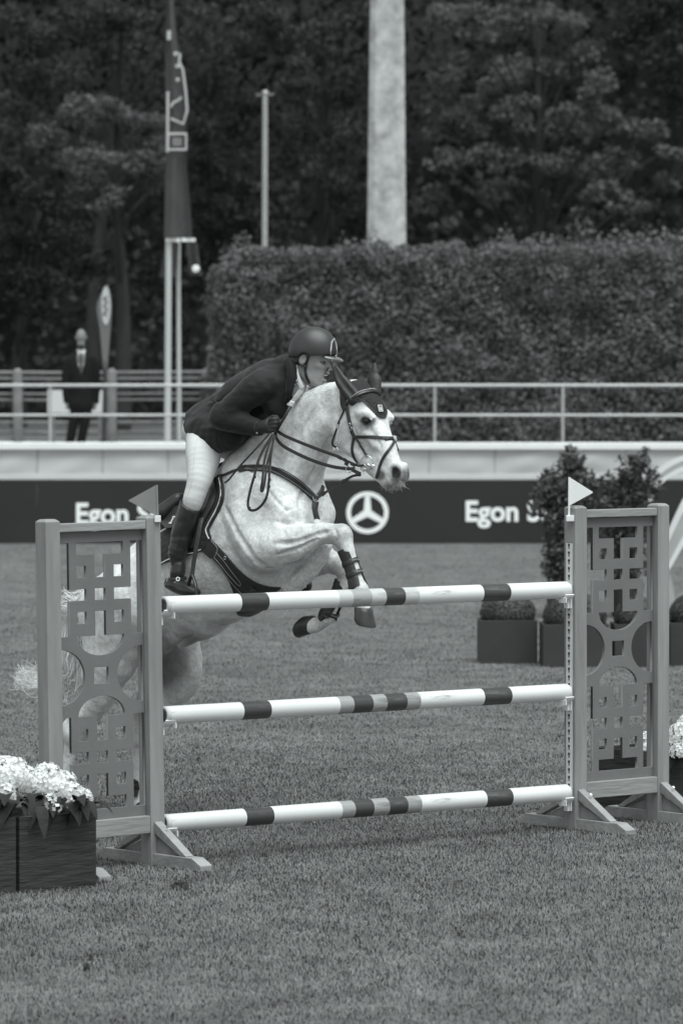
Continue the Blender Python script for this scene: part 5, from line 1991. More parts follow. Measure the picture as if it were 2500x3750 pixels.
# ---------------------------------------------------------------- patches laid on the body between two photo-drawn edges
def px_patch(A, B, nu, nv, lift, th, name, m, parent, mirror=False, smooth=50, bump=None):
    ea, eb = spline([np.array(p, float) for p in A], 12), spline([np.array(p, float) for p in B], 12)

    def at(e, t):
        x = t * (len(e) - 1)
        i = min(int(x), len(e) - 2)
        return e[i] + (e[i + 1] - e[i]) * (x - i)
    V = np.zeros((nu + 1, nv + 1, 3))
    N = np.zeros((nu + 1, nv + 1, 3))
    for i in range(nu + 1):
        a, b = at(ea, i / nu), at(eb, i / nu)
        last = None
        for j in range(nv + 1):
            q = a + (b - a) * j / nv
            p, n = hit(q[0], q[1])
            if p is None:
                if last is None:
                    p, n = H(q[0], q[1], -.05), VIEWN
                else:
                    r = ray(*q)
                    p, n = _eye + r * ((last[0] - _eye).dot(_fw) / r.dot(_fw)), last[1]
            last = (p, n)
            V[i, j], N[i, j] = p, n
    for _ in range(3):
        V[1:-1] = V[1:-1] * .5 + (V[:-2] + V[2:]) * .25
        V[:, 1:-1] = V[:, 1:-1] * .5 + (V[:, :-2] + V[:, 2:]) * .25
        N[1:-1] = N[1:-1] * .5 + (N[:-2] + N[2:]) * .25
        N[:, 1:-1] = N[:, 1:-1] * .5 + (N[:, :-2] + N[:, 2:]) * .25
    N /= np.linalg.norm(N, axis=2)[..., None]
    V = V + N * lift
    out = None
    for rep in range(2 if mirror else 1):
        q = nv + 1
        v0 = V.reshape(-1, 3)
        dth = np.full((nu + 1, nv + 1, 1), th)
        if bump is not None:
            for i in range(nu + 1):
                for j in range(nv + 1):
                    dth[i, j] += bump(i / nu, j / nv)
        v1 = (V + N * dth).reshape(-1, 3)
        if rep:
            v0 = np.array([mir(p) for p in v0])
            v1 = np.array([mir(p) for p in v1])
        fs = [(i * q + j, i * q + j + 1, (i + 1) * q + j + 1, (i + 1) * q + j) for i in range(nu) for j in range(nv)]
        k = len(v0)
        allf = [tuple(x + k for x in f) for f in fs] + [f[::-1] for f in fs]
        rim = [i * q for i in range(nu + 1)] + [nu * q + j for j in range(1, q)] + [i * q + nv for i in range(nu - 1, -1, -1)] + [j for j in range(nv - 1, 0, -1)]
        allf += [(a, b, b + k, a + k) for a, b in zip(rim, rim[1:] + rim[:1])]
        o = MB().add(np.concatenate([v0, v1]), allf).build(name, m, parent, smooth=smooth)
        out = out or o
    return out


M_PAD = mat('saddle_pad_cloth', .024, .8, var=.15, vscale=40, bump=.3, bscale=120)
PAD = thing('saddle_pad', 'black quilted saddle pad with white piping under the saddle', 'saddle pad', tuple(H(680, 1950, -.3)))
quilt = lambda u, v: .006 * abs(math.sin((u * 9 + v * 7) * math.pi)) * abs(math.sin((u * 9 - v * 7) * math.pi))
px_patch([(812, 1738), (820, 1772), (824, 1815), (812, 1858), (790, 1900), (768, 1940), (776, 1966), (770, 1985), (744, 2018)],
         [(740, 1800), (690, 1840), (640, 1880), (600, 1915), (560, 1950), (530, 1985), (520, 2010), (515, 2040), (512, 2092)], 40, 30, .004, .012, 'pad_cloth', M_PAD, PAD, mirror=True, bump=quilt)
strap([(812, 1750), (817, 1772), (820, 1812), (808, 1856), (785, 1896), (763, 1936), (762, 1950), (768, 1966), (772, 1974)], .006, 'piping', M_PIPE, PAD, th=.006, lift=.016)
strap([(742, 2012), (720, 2023), (690, 2030), (655, 2040), (625, 2050), (591, 2066), (560, 2076)], .006, 'piping', M_PIPE, PAD, th=.006, lift=.016)
strap([(660, 1912), (625, 1938), (600, 1955), (575, 1972)], .007, 'piping', M_PIPE, PAD, th=.010, lift=.016)

SAD = thing('saddle', 'black leather jumping saddle with long flap under the rider', 'saddle', tuple(H(720, 1800)))
sf = Field(H(620, 1700, 0) - .42, H(800, 1900, 0) + .45, .008)
sf.chain([H(818, 1722), H(790, 1750), H(745, 1796), H(695, 1842), H(658, 1872), H(632, 1890)], [.070, .080, .10, .13, .15, .13], .03, side=HLFT, flats=[.55, .42, .30, .22, .20, .22])
for sg in (-1, 1):
    sf.chain([shift(H(800, 1742), sg * .075), shift(H(780, 1790), sg * .14)], [.035, .03], .03)
    # rear panel that shows beside the boot
    sf.chain([shift(H(720, 1830), sg * .15), shift(H(690, 1870), sg * .20)], [.04, .045], .04)
sf.build('seat', M_LEA2, SAD, relax=2)
px_patch([(800, 1738), (803, 1775), (806, 1815), (796, 1852), (774, 1890), (752, 1930), (742, 1960), (738, 1985), (728, 2006)],
         [(742, 1800), (715, 1815), (700, 1840), (690, 1865), (680, 1900), (672, 1935), (668, 1960), (668, 1985), (674, 2010)], 30, 14, .020, .010, 'flap', M_LEA2, SAD, mirror=True,
         bump=lambda u, v: .016 * math.exp(-((v - .14) / .12) ** 2) * math.sin(math.pi * min(1, u * 1.2)) if u < .83 else 0)
RP = px_patch([(690, 1866), (684, 1890), (676, 1915), (664, 1940)], [(606, 1886), (592, 1900), (598, 1922), (632, 1948)], 12, 12, .034, .014, 'rear_panel', M_LEA2, SAD, mirror=True)
RPB = BVHTree.FromPolygons([Vector(v.co) for v in RP.data.vertices], [tuple(p.vertices) for p in RP.data.polygons])
ip, inn = hit(632, 1905, RPB)
rx = unit(np.cross(inn, ZU)) * -1
rx = rx if rx[0] > 0 else -rx
ry = unit(np.cross(rx, -inn))
ry = ry if ry[2] > 0 else -ry
c0_ = ip + inn * .003
il = MB()
for dx_, dy_, w_, h_ in ((0, .0195, .030, .009), (0, -.0195, .030, .009), (0, 0, .012, .033)):
    il.box(c0_ + rx * (dx_ + dy_ * .12) + ry * dy_, (w_, h_, .004), ax=[rx, ry, inn])
il.build('letter_print', M_PIPE, SAD)
for mirr in (False, True):
    fn = (lambda P_: [mir(p) for p in P_]) if mirr else (lambda P_: P_)
    la = fn(spline([H(738, 1896, -.335), H(732, 1930, -.36), H(722, 1990, -.385), H(710, 2060, -.40), H(703, 2112, -.41)], 6))
    if mirr:
        d_ = H(1075, 2112, .37) - la[-1]
        la = [p + d_ * (i / (len(la) - 1)) for i, p in enumerate(la)]
    nn_ = np.tile((HLFT if mirr else -HLFT), (len(la), 1)) + HF * .3
    ribbon(la, nn_, .024, .006, 'stirrup_leather', M_LEA, SAD)
    bt = la[-1]
    fw_ = unit(HF * .55 + HLFT * (.25 if mirr else -.25))
    ir = [bt + np.array((0, 0, .012)), bt + fw_ * .026 - ZU * .010, bt + fw_ * .056 - ZU * .05, bt + fw_ * .068 - ZU * .10, bt + fw_ * .056 - ZU * .118,
          bt - fw_ * .056 - ZU * .118, bt - fw_ * .068 - ZU * .10, bt - fw_ * .054 - ZU * .05, bt - fw_ * .024 - ZU * .010, bt + np.array((0, 0, .012))]
    MB().tube(spline(ir, 4), .0075, 8, up=-HLFT, flat=1.4).build('stirrup_iron', mat('stirrup_black', .03, .35, metal=.3), SAD, smooth='all')
    MB().box(bt - ZU * .118, (.10, .055, .010), ax=[fw_, unit(np.cross(ZU, fw_)), ZU]).build('stirrup_tread', mat('tread_grey', .10, .6), SAD, bevel=.003)

GIR = thing('girth', 'wide black girth with belly guard round the chest of the horse', 'girth', tuple(H(880, 2120, -.2)))
px_patch([(772, 1972), (806, 2005), (842, 2046), (880, 2090), (925, 2125), (968, 2143), (1000, 2148), (1026, 2149)],
         [(738, 2014), (778, 2046), (812, 2082), (842, 2125), (858, 2170), (868, 2205), (880, 2238), (900, 2250)], 30, 12, .004, .014, 'girth_band', M_LEA, GIR, mirror=True)
for off in (.2, .55):
    pass
strap([(796, 2022), (830, 2060), (860, 2100), (885, 2128), (880, 2140), (855, 2118), (824, 2080), (790, 2040)], .003, 'stitching', M_STITCH, GIR, th=.003, lift=.018)
strap([(780, 2044), (815, 2080), (846, 2124), (880, 2160), (920, 2184)], .003, 'stitching', M_STITCH, GIR, th=.003, lift=.018)
strap([(780, 1982), (802, 2010), (788, 2044)], .004, 'stitching', M_STITCH, GIR, th=.003, lift=.018)
p_, n_ = hit(831, 2040)
ring(p_ + n_ * .020, .009, .0025, n_, 'loop', M_MET, GIR, .75)
p_, n_ = hit(925, 2158)
rx_ = unit(np.cross(n_, ZU)) * -1
rx_ = rx_ if rx_[0] > 0 else -rx_
ry_ = np.cross(n_, rx_)
q_ = math.radians(-55)
rx2, ry2 = rx_ * math.cos(q_) + ry_ * math.sin(q_), ry_ * math.cos(q_) - rx_ * math.sin(q_)
il = MB()
for dy_, w_, h_ in ((.028, .036, .012), (-.028, .036, .012), (0, .014, .05)):
    il.box(p_ + n_ * .021 + ry2 * dy_, (w_, h_, .003), ax=[rx2, ry2, n_])
il.build('letter_patch', mat('patch_dark_grey', .055, .7), GIR)
gf = Field(H(925, 2230) - .26, H(925, 2230) + .26, .007)
gf.ell(H(936, 2212, -.01), (.13, .10, .040), tilt(29), k=0)
gf.build('belly_guard', M_LEA, GIR, relax=2)
M_SHEEP = mat('sheepskin_pale', .78, .95, var=.15, vscale=60, bump=1.0, bscale=140, spec=.1)
shf = Field(H(1100, 2060, 0) - .35, H(1100, 2060, 0) + .35, .006)
shf.chain([H(1160, 1915, -.03), H(1184, 1950, -.01), H(1186, 2002, -.03), H(1160, 2054, -.03), H(1122, 2102, -.03), H(1078, 2140, -.03), H(1030, 2168, -.02), H(985, 2184)], [.022, .036, .044, .046, .046, .046, .042, .03], .02)
shf.noise(.006, 55, 4).noise(.004, 110, 6)
o = shf.build('sheepskin_strap', M_SHEEP, GIR, relax=1)

# ---------------------------------------------------------------- tendon boots on the legs
def leg_boot(label, axis, rads, front, cup, strap_t, letters_=False, gap=38):
    """open-fronted shell round a cannon bone; axis from below the knee to the fetlock"""
    P = np.array(spline([np.array(p, float) for p in axis], 6))
    R_ = np.interp(np.linspace(0, 1, len(P)), np.linspace(0, 1, len(rads)), rads)
    t = thing('tendon_boot', label, 'leg boot', tuple(P[-1]), 'tendon boots on the legs of the horse')
    n = 20
    g = math.radians(gap)
    vs, fs = [], []
    T = np.gradient(P, axis=0)
    fr = []
    for i, p in enumerate(P):
        a = unit(T[i])
        f_ = unit(front - a * np.dot(front, a))
        s_ = np.cross(a, f_)
        fr.append((a, f_, s_))
        u = i / (len(P) - 1)
        gg = g * (1.0 - .25 * math.sin(math.pi * u)) + (.5 if u < .06 else 0)
        for k in range(n + 1):
            q = gg + (2 * math.pi - 2 * gg) * k / n
            for th in (.006, .013):
                vs.append(p + (f_ * math.cos(q) + s_ * math.sin(q)) * (R_[i] + th))
    m_ = 2 * (n + 1)
    for i in range(len(P) - 1):
        for k in range(n):
            a = i * m_ + 2 * k
            fs += [(a + 1, a + 3, a + m_ + 3, a + m_ + 1), (a, a + m_, a + m_ + 2, a + 2)]
        for k in (0, n):
            a = i * m_ + 2 * k
            fs.append((a, a + 1, a + m_ + 1, a + m_))
    for i in (0, len(P) - 1):
        for k in range(n):
            a = i * m_ + 2 * k
            fs.append((a, a + 2, a + 3, a + 1))
    MB().add(vs, fs).build('shell', M_LEA, t, smooth=50)
    for st in strap_t:
        i = int(st * (len(P) - 1))
        a, f_, s_ = fr[i]
        loop = np.array([P[i] + (f_ * math.cos(q) + s_ * math.sin(q)) * (R_[i] + .0135) + a * .004 * math.sin(q) for q in np.linspace(0, 2 * math.pi, 29)])
        nr = np.array([f_ * math.cos(q) + s_ * math.sin(q) for q in np.linspace(0, 2 * math.pi, 29)])
        so = ribbon(loop, nr, .026, .004, 'strap', M_LEA, t)
        dash = MB()
        for q in np.linspace(-.9, .5, 8):
            d_ = f_ * math.cos(q) - s_ * math.sin(q)
            d_ = f_ * math.cos(q) + s_ * math.sin(q)
            dash.box(P[i] + d_ * (R_[i] + .0182), (.0045, .006, .001), ax=[unit(np.cross(a, d_)), a, d_])
        dash.build('strap_print', mat('strap_print_grey', .35, .6), so)
    c, r_ = cup
    for sg in (-1, 1):
        a, f_, s_ = fr[-1]
        cf = Field(c - .11, c + .11, .005)
        cf.ell(c + s_ * sg * (r_ * .62) - f_ * r_ * .25 - a * .006, (r_ * .78, r_ * .45, r_ * 1.25), [f_, s_, a], k=0)
        cf.build('fetlock_cup', M_LEA2, t, relax=2)
    return t


leg_boot('black tendon boot with two straps on the near foreleg above the top pole', [H(1266, 2012, -.098), H(1283, 2060, -.092), H(1300, 2110, -.089), H(1312, 2150, -.086)], [.036, .031, .031, .040], HF + ZU * .25, (H(1314, 2140, -.086), .046), (.36, .66))
leg_boot('black tendon boot on the folded far foreleg hanging below the top pole', [H(1256, 2130, .13), H(1236, 2186, .118), H(1214, 2232, .108), H(1200, 2258, .10)], [.036, .031, .032, .042], HF + ZU * .25, (H(1203, 2256, .10), .046), (.3, .8))
leg_boot('black fetlock boot on the far hind leg seen through the lattice', [H(503, 2850, .17), H(499, 2885, .17), H(498, 2915, .17)], [.036, .038, .043], HF, (H(498, 2906, .17), .046), (.4,))
leg_boot('black fetlock boot on the near hind leg behind the flower box', [H(244, 2845, -.17), H(240, 2878, -.17), H(238, 2905, -.17)], [.036, .038, .043], HF, (H(238, 2895, -.17), .046), (.4,))

# ================================================================ THE RIDER
M_SKIN = mat('skin', .29, .45, var=.10, vscale=30, bump=.08, bscale=120, spec=.35)
M_JACK = mat('jacket_black', .014, .75, var=.12, vscale=9, bump=.25, bscale=160, spec=.25, sheen=.1)
M_BREE = mat('breeches_white', .62, .75, var=.05, vscale=10, bump=.12, bscale=160, spec=.2)
M_SHIRT = mat('shirt_white', .68, .7, spec=.2)
M_BOOT = mat('boot_leather', .022, .28, var=.25, vscale=14, bump=.15, bscale=40, spec=.55)
M_GLOV = mat('glove_black', .022, .6, var=.2, vscale=25, bump=.3, bscale=110)
M_HELM = mat('helmet_shell', .032, .45, var=.06, vscale=4, spec=.5)
M_HSHINE = mat('helmet_silver', .60, .2, metal=.8)
M_BRIM = mat('helmet_peak_gloss', .10, .12, spec=.7, coat=.6)
RID = thing('person', 'rider in dark jacket, white breeches and helmet crouching over the grey horse', 'person', tuple(H(700, 2170, -.36)))
RY_ = math.radians(14)
RFw = np.array((math.cos(RY_), -math.sin(RY_), 0))
RLf = np.array((math.sin(RY_), math.cos(RY_), 0))
RC = H(1140, 1300, 0)


def K(px, py, c=0.0):
    """photo pixel -> point on a plane through the rider's head, c metres to his left"""
    r = ray(px, py)
    t = (c - (_eye - RC).dot(RLf)) / r.dot(RLf)
    return _eye + r * t


def kax(deg):
    q = math.radians(deg)
    return np.array([RFw * math.cos(q) + ZU * math.sin(q), RLf, -RFw * math.sin(q) + ZU * math.cos(q)])


# ---- body: head, neck, trunk and limbs are one surface; the clothes lie over it
hf = Field((-1.35, 21.7, 1.15), (0.15, 24.1, 2.80), .0055)
hf.chain([H(785, 1572), H(840, 1532), H(905, 1480), H(975, 1420)], [.10, .10, .12, .10], .05, side=HLFT, flats=[.7, .7, .7, .7])
for sg in (-1, 1):
    a = H(955, 1402, sg * .15)
    hf.chain([a, shift(H(818, 1520, -.26), sg * .25)], [.05, .04], .03)
    hf.chain([H(775, 1590, -.10), H(750, 1665, -.2), H(732, 1775, -.30)] if sg < 0 else [shift(H(745, 1575), .10), H(880, 1665, .2), H(1010, 1775, .30)], [.09, .075, .05], .04)
hf.chain([H(818, 1520, -.25), H(945, 1566, -.19)], [.038, .026], .02)
hf.chain([H(960, 1500, .24), H(1050, 1535, .12)], [.038, .026], .02)
hf.chain([H(730, 1775, -.30), H(690, 1880, -.33), H(655, 2040, -.355), H(650, 2110, -.36)], [.05, .042, .034, .03], .02)
hf.chain([H(1010, 1775, .30), H(1010, 1890, .33), H(1035, 2040, .355), H(1050, 2105, .36)], [.05, .042, .034, .03], .02)
# neck and head
hf.chain([H(1000, 1400), K(1078, 1368), K(1102, 1345)], [.06, .046, .054], .03)
hf.chain([K(1100, 1395), K(1118, 1362)], [.03, .035], .03)
hf.ell(K(1136, 1285), (.098, .076, .098), kax(0), k=.02)            # skull
hf.chain([K(1148, 1330), K(1150, 1365), K(1150, 1390)], [.068, .060, .044], .03, side=RLf, flats=[1.1, 1.05, 1.0])  # face
hf.cone(K(1190, 1312), K(1192, 1330), .026, .022, .02)              # brow to cheek front
hf.chain([K(1120, 1372, -.045), K(1150, 1400, -.026), K(1168, 1406)], [.020, .018, .018], .02)
hf.chain([K(1120, 1372, .045), K(1150, 1400, .026), K(1168, 1406)], [.020, .018, .018], .02)  # jaw
hf.ell(K(1166, 1402), (.020, .022, .016), kax(0), k=.015)           # chin
for sg in (-1, 1):
    hf.ell(K(1178, 1340) + RLf * sg * .040, (.028, .022, .018), k=.018)   # cheekbone
    hf.ell(K(1189, 1326) + RLf * sg * .038, (.017, .014, .010), k=.008, op='sub')
    hf.ell(K(1168, 1368) + RLf * sg * .066, (.030, .012, .024), k=.02, op='sub')   # hollow of the cheek   # eye socket
    hf.chain([K(1184, 1313) + RLf * sg * .038, K(1200, 1314) + RLf * sg * .018], [.010, .011], .012)  # brow ridge
hf.chain([K(1202, 1324), K(1208, 1338), K(1213, 1349)], [.0085, .0095, .0115], .010)   # nose
for sg in (-1, 1):
    hf.ell(K(1206, 1353) + RLf * sg * .009, (.0085, .0065, .0065), k=.006)
hf.chain([K(1198, 1364, -.014), K(1201, 1366), K(1198, 1364, .014)], [.009, .010, .009], .008)          # upper lip
hf.chain([K(1184, 1392, -.014), K(1190, 1393), K(1184, 1392, .014)], [.009, .010, .009], .008)          # lower lip
hf.ell(K(1194, 1380), (.016, .022, .009), kax(10), k=.005, op='sub')                                     # open mouth
# ear
hf.ell(K(1107, 1316, -.082), (.021, .009, .032), kax(-15), k=.006)
hf.ell(K(1111, 1314, -.093), (.010, .007, .019), kax(-15), k=.004, op='sub')
hf.ell(K(1108, 1318, .080), (.019, .008, .030), kax(-15), k=.008)
hf.noise(.0010, 30, 2)
PB = hf.build('body', M_SKIN, RID, relax=2)
for sg in (-1, 1):
    p = K(1186, 1326) + RLf * sg * .031
    MB().lathe([(.0001, -.011)] + [(.011 * math.cos(a), .011 * math.sin(a)) for a in np.linspace(-1.4, 1.4, 9)] + [(.0001, .011)], p, n=14).build('eye', mat('human_eye', .30, .1), RID, smooth='all')
    q = p + RFw * .0088 + RLf * sg * .004
    MB().lathe([(.0001, -.0055)] + [(.0055 * math.cos(a), .0055 * math.sin(a)) for a in np.linspace(-1.4, 1.4, 7)] + [(.0001, .0055)], q, n=12).build('iris', mat('human_iris', .02, .1), RID, smooth='all')
    bw_ = MB()
    bw_.tube([K(1176, 1311) + RLf * sg * .048, K(1188, 1309) + RLf * sg * .042, K(1200, 1312) + RLf * sg * .026], [.003, .0045, .003], 6)
    bw_.build('eyebrow', mat('eyebrow_hair', .07, .8), RID, smooth='all')
MB().box(K(1193, 1374), (.012, .026, .005), ax=kax(0)).build('teeth', M_SHIRT, RID, bevel=.001)
# short dark hair under the helmet
hr = Field(K(1085, 1320) - .13, K(1085, 1320) + .13, .005)
hr.chain([K(1080, 1315, -.055), K(1098, 1312, -.074), K(1118, 1308, -.076)], [.020, .012, .008], .015)
hr.chain([K(1080, 1315, .055), K(1070, 1322), K(1080, 1315, -.055)], [.02, .024, .02], .015)
hr.noise(.003, 60, 2)
hr.build('hair', mat('hair_dark', .05, .8, var=.3, vscale=60), RID, relax=1)

# ---- helmet
HLM = Field(K(1150, 1275) - .22, K(1150, 1275) + .22, .004)
HLM.ell(K(1148, 1282), (.131, .108, .127), kax(-6), k=0)
HLM.ell(K(1112, 1290), (.075, .098, .075), kax(0), k=.03)
HLM.ell(K(1140, 1352), (.105, .088, .100), kax(0), k=.004, op='sub')
HLM.plane(K(1067, 1308), unit(-ZU * 1.0 + RFw * .06))
HLM.ell(K(1112, 1316, -.10), (.034, .05, .036), k=.004, op='sub')
HLM.chain([K(1148, 1192), K(1170, 1205, -.055), K(1184, 1240, -.095), K(1189, 1285, -.108)], [.0030, .0035, .0035, .0035], .003, op='sub')
HLM.chain([K(1090, 1220, -.06), K(1105, 1208, -.055), K(1122, 1206, -.055)], [.0025, .003, .0025], .003, op='sub')
helm = HLM.build('helmet', M_HELM, RID, relax=2)
bf = Field(K(1215, 1308) - .14, K(1215, 1308) + .14, .004)
bf.ell(K(1196, 1308), (.094, .088, .020), kax(-13), k=0)
bf.ell(K(1190, 1318), (.092, .090, .020), kax(-13), k=.002, op='sub')
bf.plane(K(1200, 1308), -RFw)
bf.build('helmet_peak', M_BRIM, RID, relax=2)
# edge trim
hb = BVHTree.FromPolygons([Vector(v.co) for v in helm.data.vertices], [tuple(p.vertices) for p in helm.data.polygons])
P_, N_ = on_body([(1222, 1241), (1213, 1252), (1210, 1272), (1209, 1296), (1220, 1299), (1230, 1298)], 5, .002, hb)
ribbon(P_, N_, .009, .005, 'helmet_vent_frame', M_HSHINE, RID)
P_, N_ = on_body([(1219, 1242), (1226, 1254), (1229, 1272), (1230, 1297)], 5, .002, hb)
ribbon(P_, N_, .006, .005, 'helmet_vent_frame', M_HSHINE, RID)
P_, N_ = on_body([(1221, 1250), (1220, 1270), (1220, 1294)], 5, .001, hb)
ribbon(P_, N_, .030, .003, 'helmet_vent', mat('vent_mesh', .018, .6, var=.6, vscale=180), RID)
# harness
PBV = BVHTree.FromPolygons([Vector(v.co) for v in PB.data.vertices], [tuple(p.vertices) for p in PB.data.polygons])
P_, N_ = on_body([(1131, 1300), (1124, 1322), (1119, 1345), (1119, 1365), (1124, 1384), (1134, 1402)], 5, .002, PBV)
ribbon(P_, N_, .015, .004, 'chin_strap', M_LEA, RID)
P_, N_ = on_body([(1070, 1318), (1090, 1330), (1108, 1336), (1119, 1338)], 5, .002, PBV)
ribbon(P_, N_, .010, .004, 'chin_strap', M_LEA, RID)
MB().box(K(1113, 1340, -.088), (.028, .008, .014), ax=kax(0)).build('strap_buckle', M_LEA, RID, bevel=.002)

# ---- jacket
jf = Field((-1.35, 21.65, 1.75), (0.05, 23.75, 2.72), .006)
tor = [(755, 1556, .118, .085), (792, 1546, .150, .112), (840, 1518, .168, .128), (905, 1464, .182, .130), (968, 1408, .172, .118), (1015, 1372, .115, .088), (1046, 1346, .082, .070)]
jf.chain([H(a, b) for a, b, _, _ in tor], [q[2] for q in tor], .05, HLFT, [q[3] / q[2] for q in tor])
# skirt of the jacket over the hips
jf.chain([H(752, 1552, -.09), H(762, 1576, -.135), H(800, 1596, -.175), H(848, 1600, -.185)], [.115, .115, .092, .060], .05)
jf.chain([H(760, 1545, .06), H(820, 1565, .10), H(890, 1585, .13)], [.11, .09, .06], .05)
jf.ell(H(868, 1552, -.08), (.13, .13, .11), tilt(20), k=.06)
jf.chain([H(1058, 1372, -.03), H(1046, 1425, -.05), H(1018, 1486, -.065)], [.066, .074, .08], .05)
# near arm
sh, eb, wr = H(952, 1412, -.165), H(815, 1522, -.265), H(942, 1566, -.195)
jf.chain([H(985, 1392, -.10), sh, H(888, 1462, -.225), eb], [.078, .082, .072, .066], .04)
jf.chain([eb, H(870, 1545, -.245), wr], [.068, .061, .046], .025)
# far arm
jf.chain([H(985, 1385, .10), H(968, 1405, .165), H(985, 1480, .25)], [.085, .085, .07], .04)
jf.chain([H(985, 1480, .25), H(1040, 1515, .17), H(1062, 1525, .12)], [.068, .055, .045], .03)
jf.chain([K(1052, 1316, .02), K(1056, 1318, -.03), K(1066, 1342, -.058), K(1069, 1385, -.068), K(1060, 1432, -.072)], [.020, .024, .026, .026, .022], .012)
# folds
jf.chain([H(905, 1560, -.31), H(850, 1500, -.335), H(880, 1450, -.34)], [.012, .016, .008], .02, op='sub')
jf.chain([H(830, 1585, -.27), H(870, 1590, -.28), H(910, 1600, -.26)], [.012, .014, .010], .02, op='sub')
jf.noise(.010, 7.0, 5, stretch=(1, 1, 1.4))
jf.noise(.0065, 15.0, 8, stretch=(.7, .7, 1.6))
jf.noise(.0030, 34.0, 9, stretch=(.6, .6, 1.5))
# hollow the neck opening and cut the back hem
jf.chain([K(1160, 1335), K(1115, 1350), K(1098, 1360)], [.07, .056, .042], .006, op='sub')
JK = jf.build('jacket', M_JACK, RID, relax=2)
JBV = BVHTree.FromPolygons([Vector(v.co) for v in JK.data.vertices], [tuple(p.vertices) for p in JK.data.polygons])
for path, nm in (([(1056, 1318), (1062, 1360), (1064, 1400), (1058, 1440), (1048, 1472)], 'collar'),):
    P_, N_ = on_body(path, 5, .0, JBV)
    ribbon(P_, N_, .030, .008, nm, M_JACK, RID)
for path in ([(950, 1352), (925, 1372), (900, 1400), (870, 1450)], [(764, 1452), (800, 1478), (830, 1520)]):
    P_, N_ = on_body(path, 5, -.001, JBV)
    ribbon(P_, N_, .003, .003, 'seam', M_LEA, RID)

# ---- shirt, collar and stock
tf_ = Field(K(1080, 1410) - .22, K(1080, 1410) + .22, .005)
tf_.chain([K(1084, 1362), K(1090, 1392), K(1088, 1425)], [.042, .048, .045], .02)
tf_.chain([H(1072, 1415, -.03), H(1066, 1450, -.04), H(1048, 1486, -.05)], [.045, .042, .036], .03)
tf_.cone(K(1090, 1345), K(1130, 1345), .052, .06, .004, op='sub')
tf_.noise(.004, 20, 3)
tf_.build('shirt', M_SHIRT, RID, relax=2)
P_ = [K(1078, 1338, -.062), K(1086, 1372, -.066), K(1098, 1404, -.060), K(1106, 1420, -.05)]
ribbon(spline(P_, 5), np.tile(unit(-RLf + RFw * .3), (16, 1)), .026, .006, 'shirt_collar', M_SHIRT, RID)
cb_ = K(1083, 1400, -.074)
bd = MB()
bd.box(cb_, (.026, .003, .030), ax=kax(-75))
bd.build('collar_badge', mat('badge_grey', .35, .6), RID, bevel=.001)
bd = MB()
bd.box(cb_ - RLf * .0025, (.005, .002, .024), ax=kax(-75))
bd.box(cb_ - RLf * .0032, (.022, .002, .005), ax=kax(-75))
bd.build('collar_badge', M_LEA, RID)
P_ = [K(1102, 1428, -.045), K(1088, 1448, -.06), K(1070, 1470, -.072), K(1054, 1486, -.08)]
ribbon(spline(P_, 5), np.tile(unit(-RLf + RFw * .5), (16, 1)), [.030] * 8 + [.022] * 8, .008, 'stock_tie', mat('stock_grey', .40, .7, var=.2, vscale=30), RID)

# ---- breeches
bf = Field((-1.35, 21.6, 1.5), (-.05, 24.0, 2.4), .006)
bf.chain([H(752, 1580, -.10), H(747, 1622, -.16), H(744, 1668, -.215), H(738, 1715, -.26), H(728, 1762, -.30), H(712, 1822, -.325), H(704, 1848, -.33)], [.105, .100, .096, .082, .068, .057, .050], .05)
bf.chain([H(745, 1575, .08), H(850, 1625, .16), H(940, 1690, .24), H(1010, 1775, .30)], [.12, .095, .08, .065], .05)
bf.chain([H(765, 1575), H(775, 1605)], [.10, .09], .05)
bf.noise(.0040, 8, 3, stretch=(1, 1, 1.6), mask=lambda p: np.clip((2.06 - p[:, 2]) / .15, .2, 1))
bf.noise(.0035, 16, 5, stretch=(.6, .6, 1.5), mask=lambda p: np.clip((1.95 - p[:, 2]) / .12, .0, 1))
BRE = bf.build('breeches', M_BREE, RID, relax=2)
BBV = BVHTree.FromPolygons([Vector(v.co) for v in BRE.data.vertices], [tuple(p.vertices) for p in BRE.data.polygons])
P_, N_ = on_body([(722, 1605), (712, 1650), (708, 1710), (702, 1765), (692, 1800), (680, 1835)], 5, -.0005, BBV)
ribbon(P_, N_, .0025, .0012, 'side_seam', mat('seam_grey', .40, .7), RID)

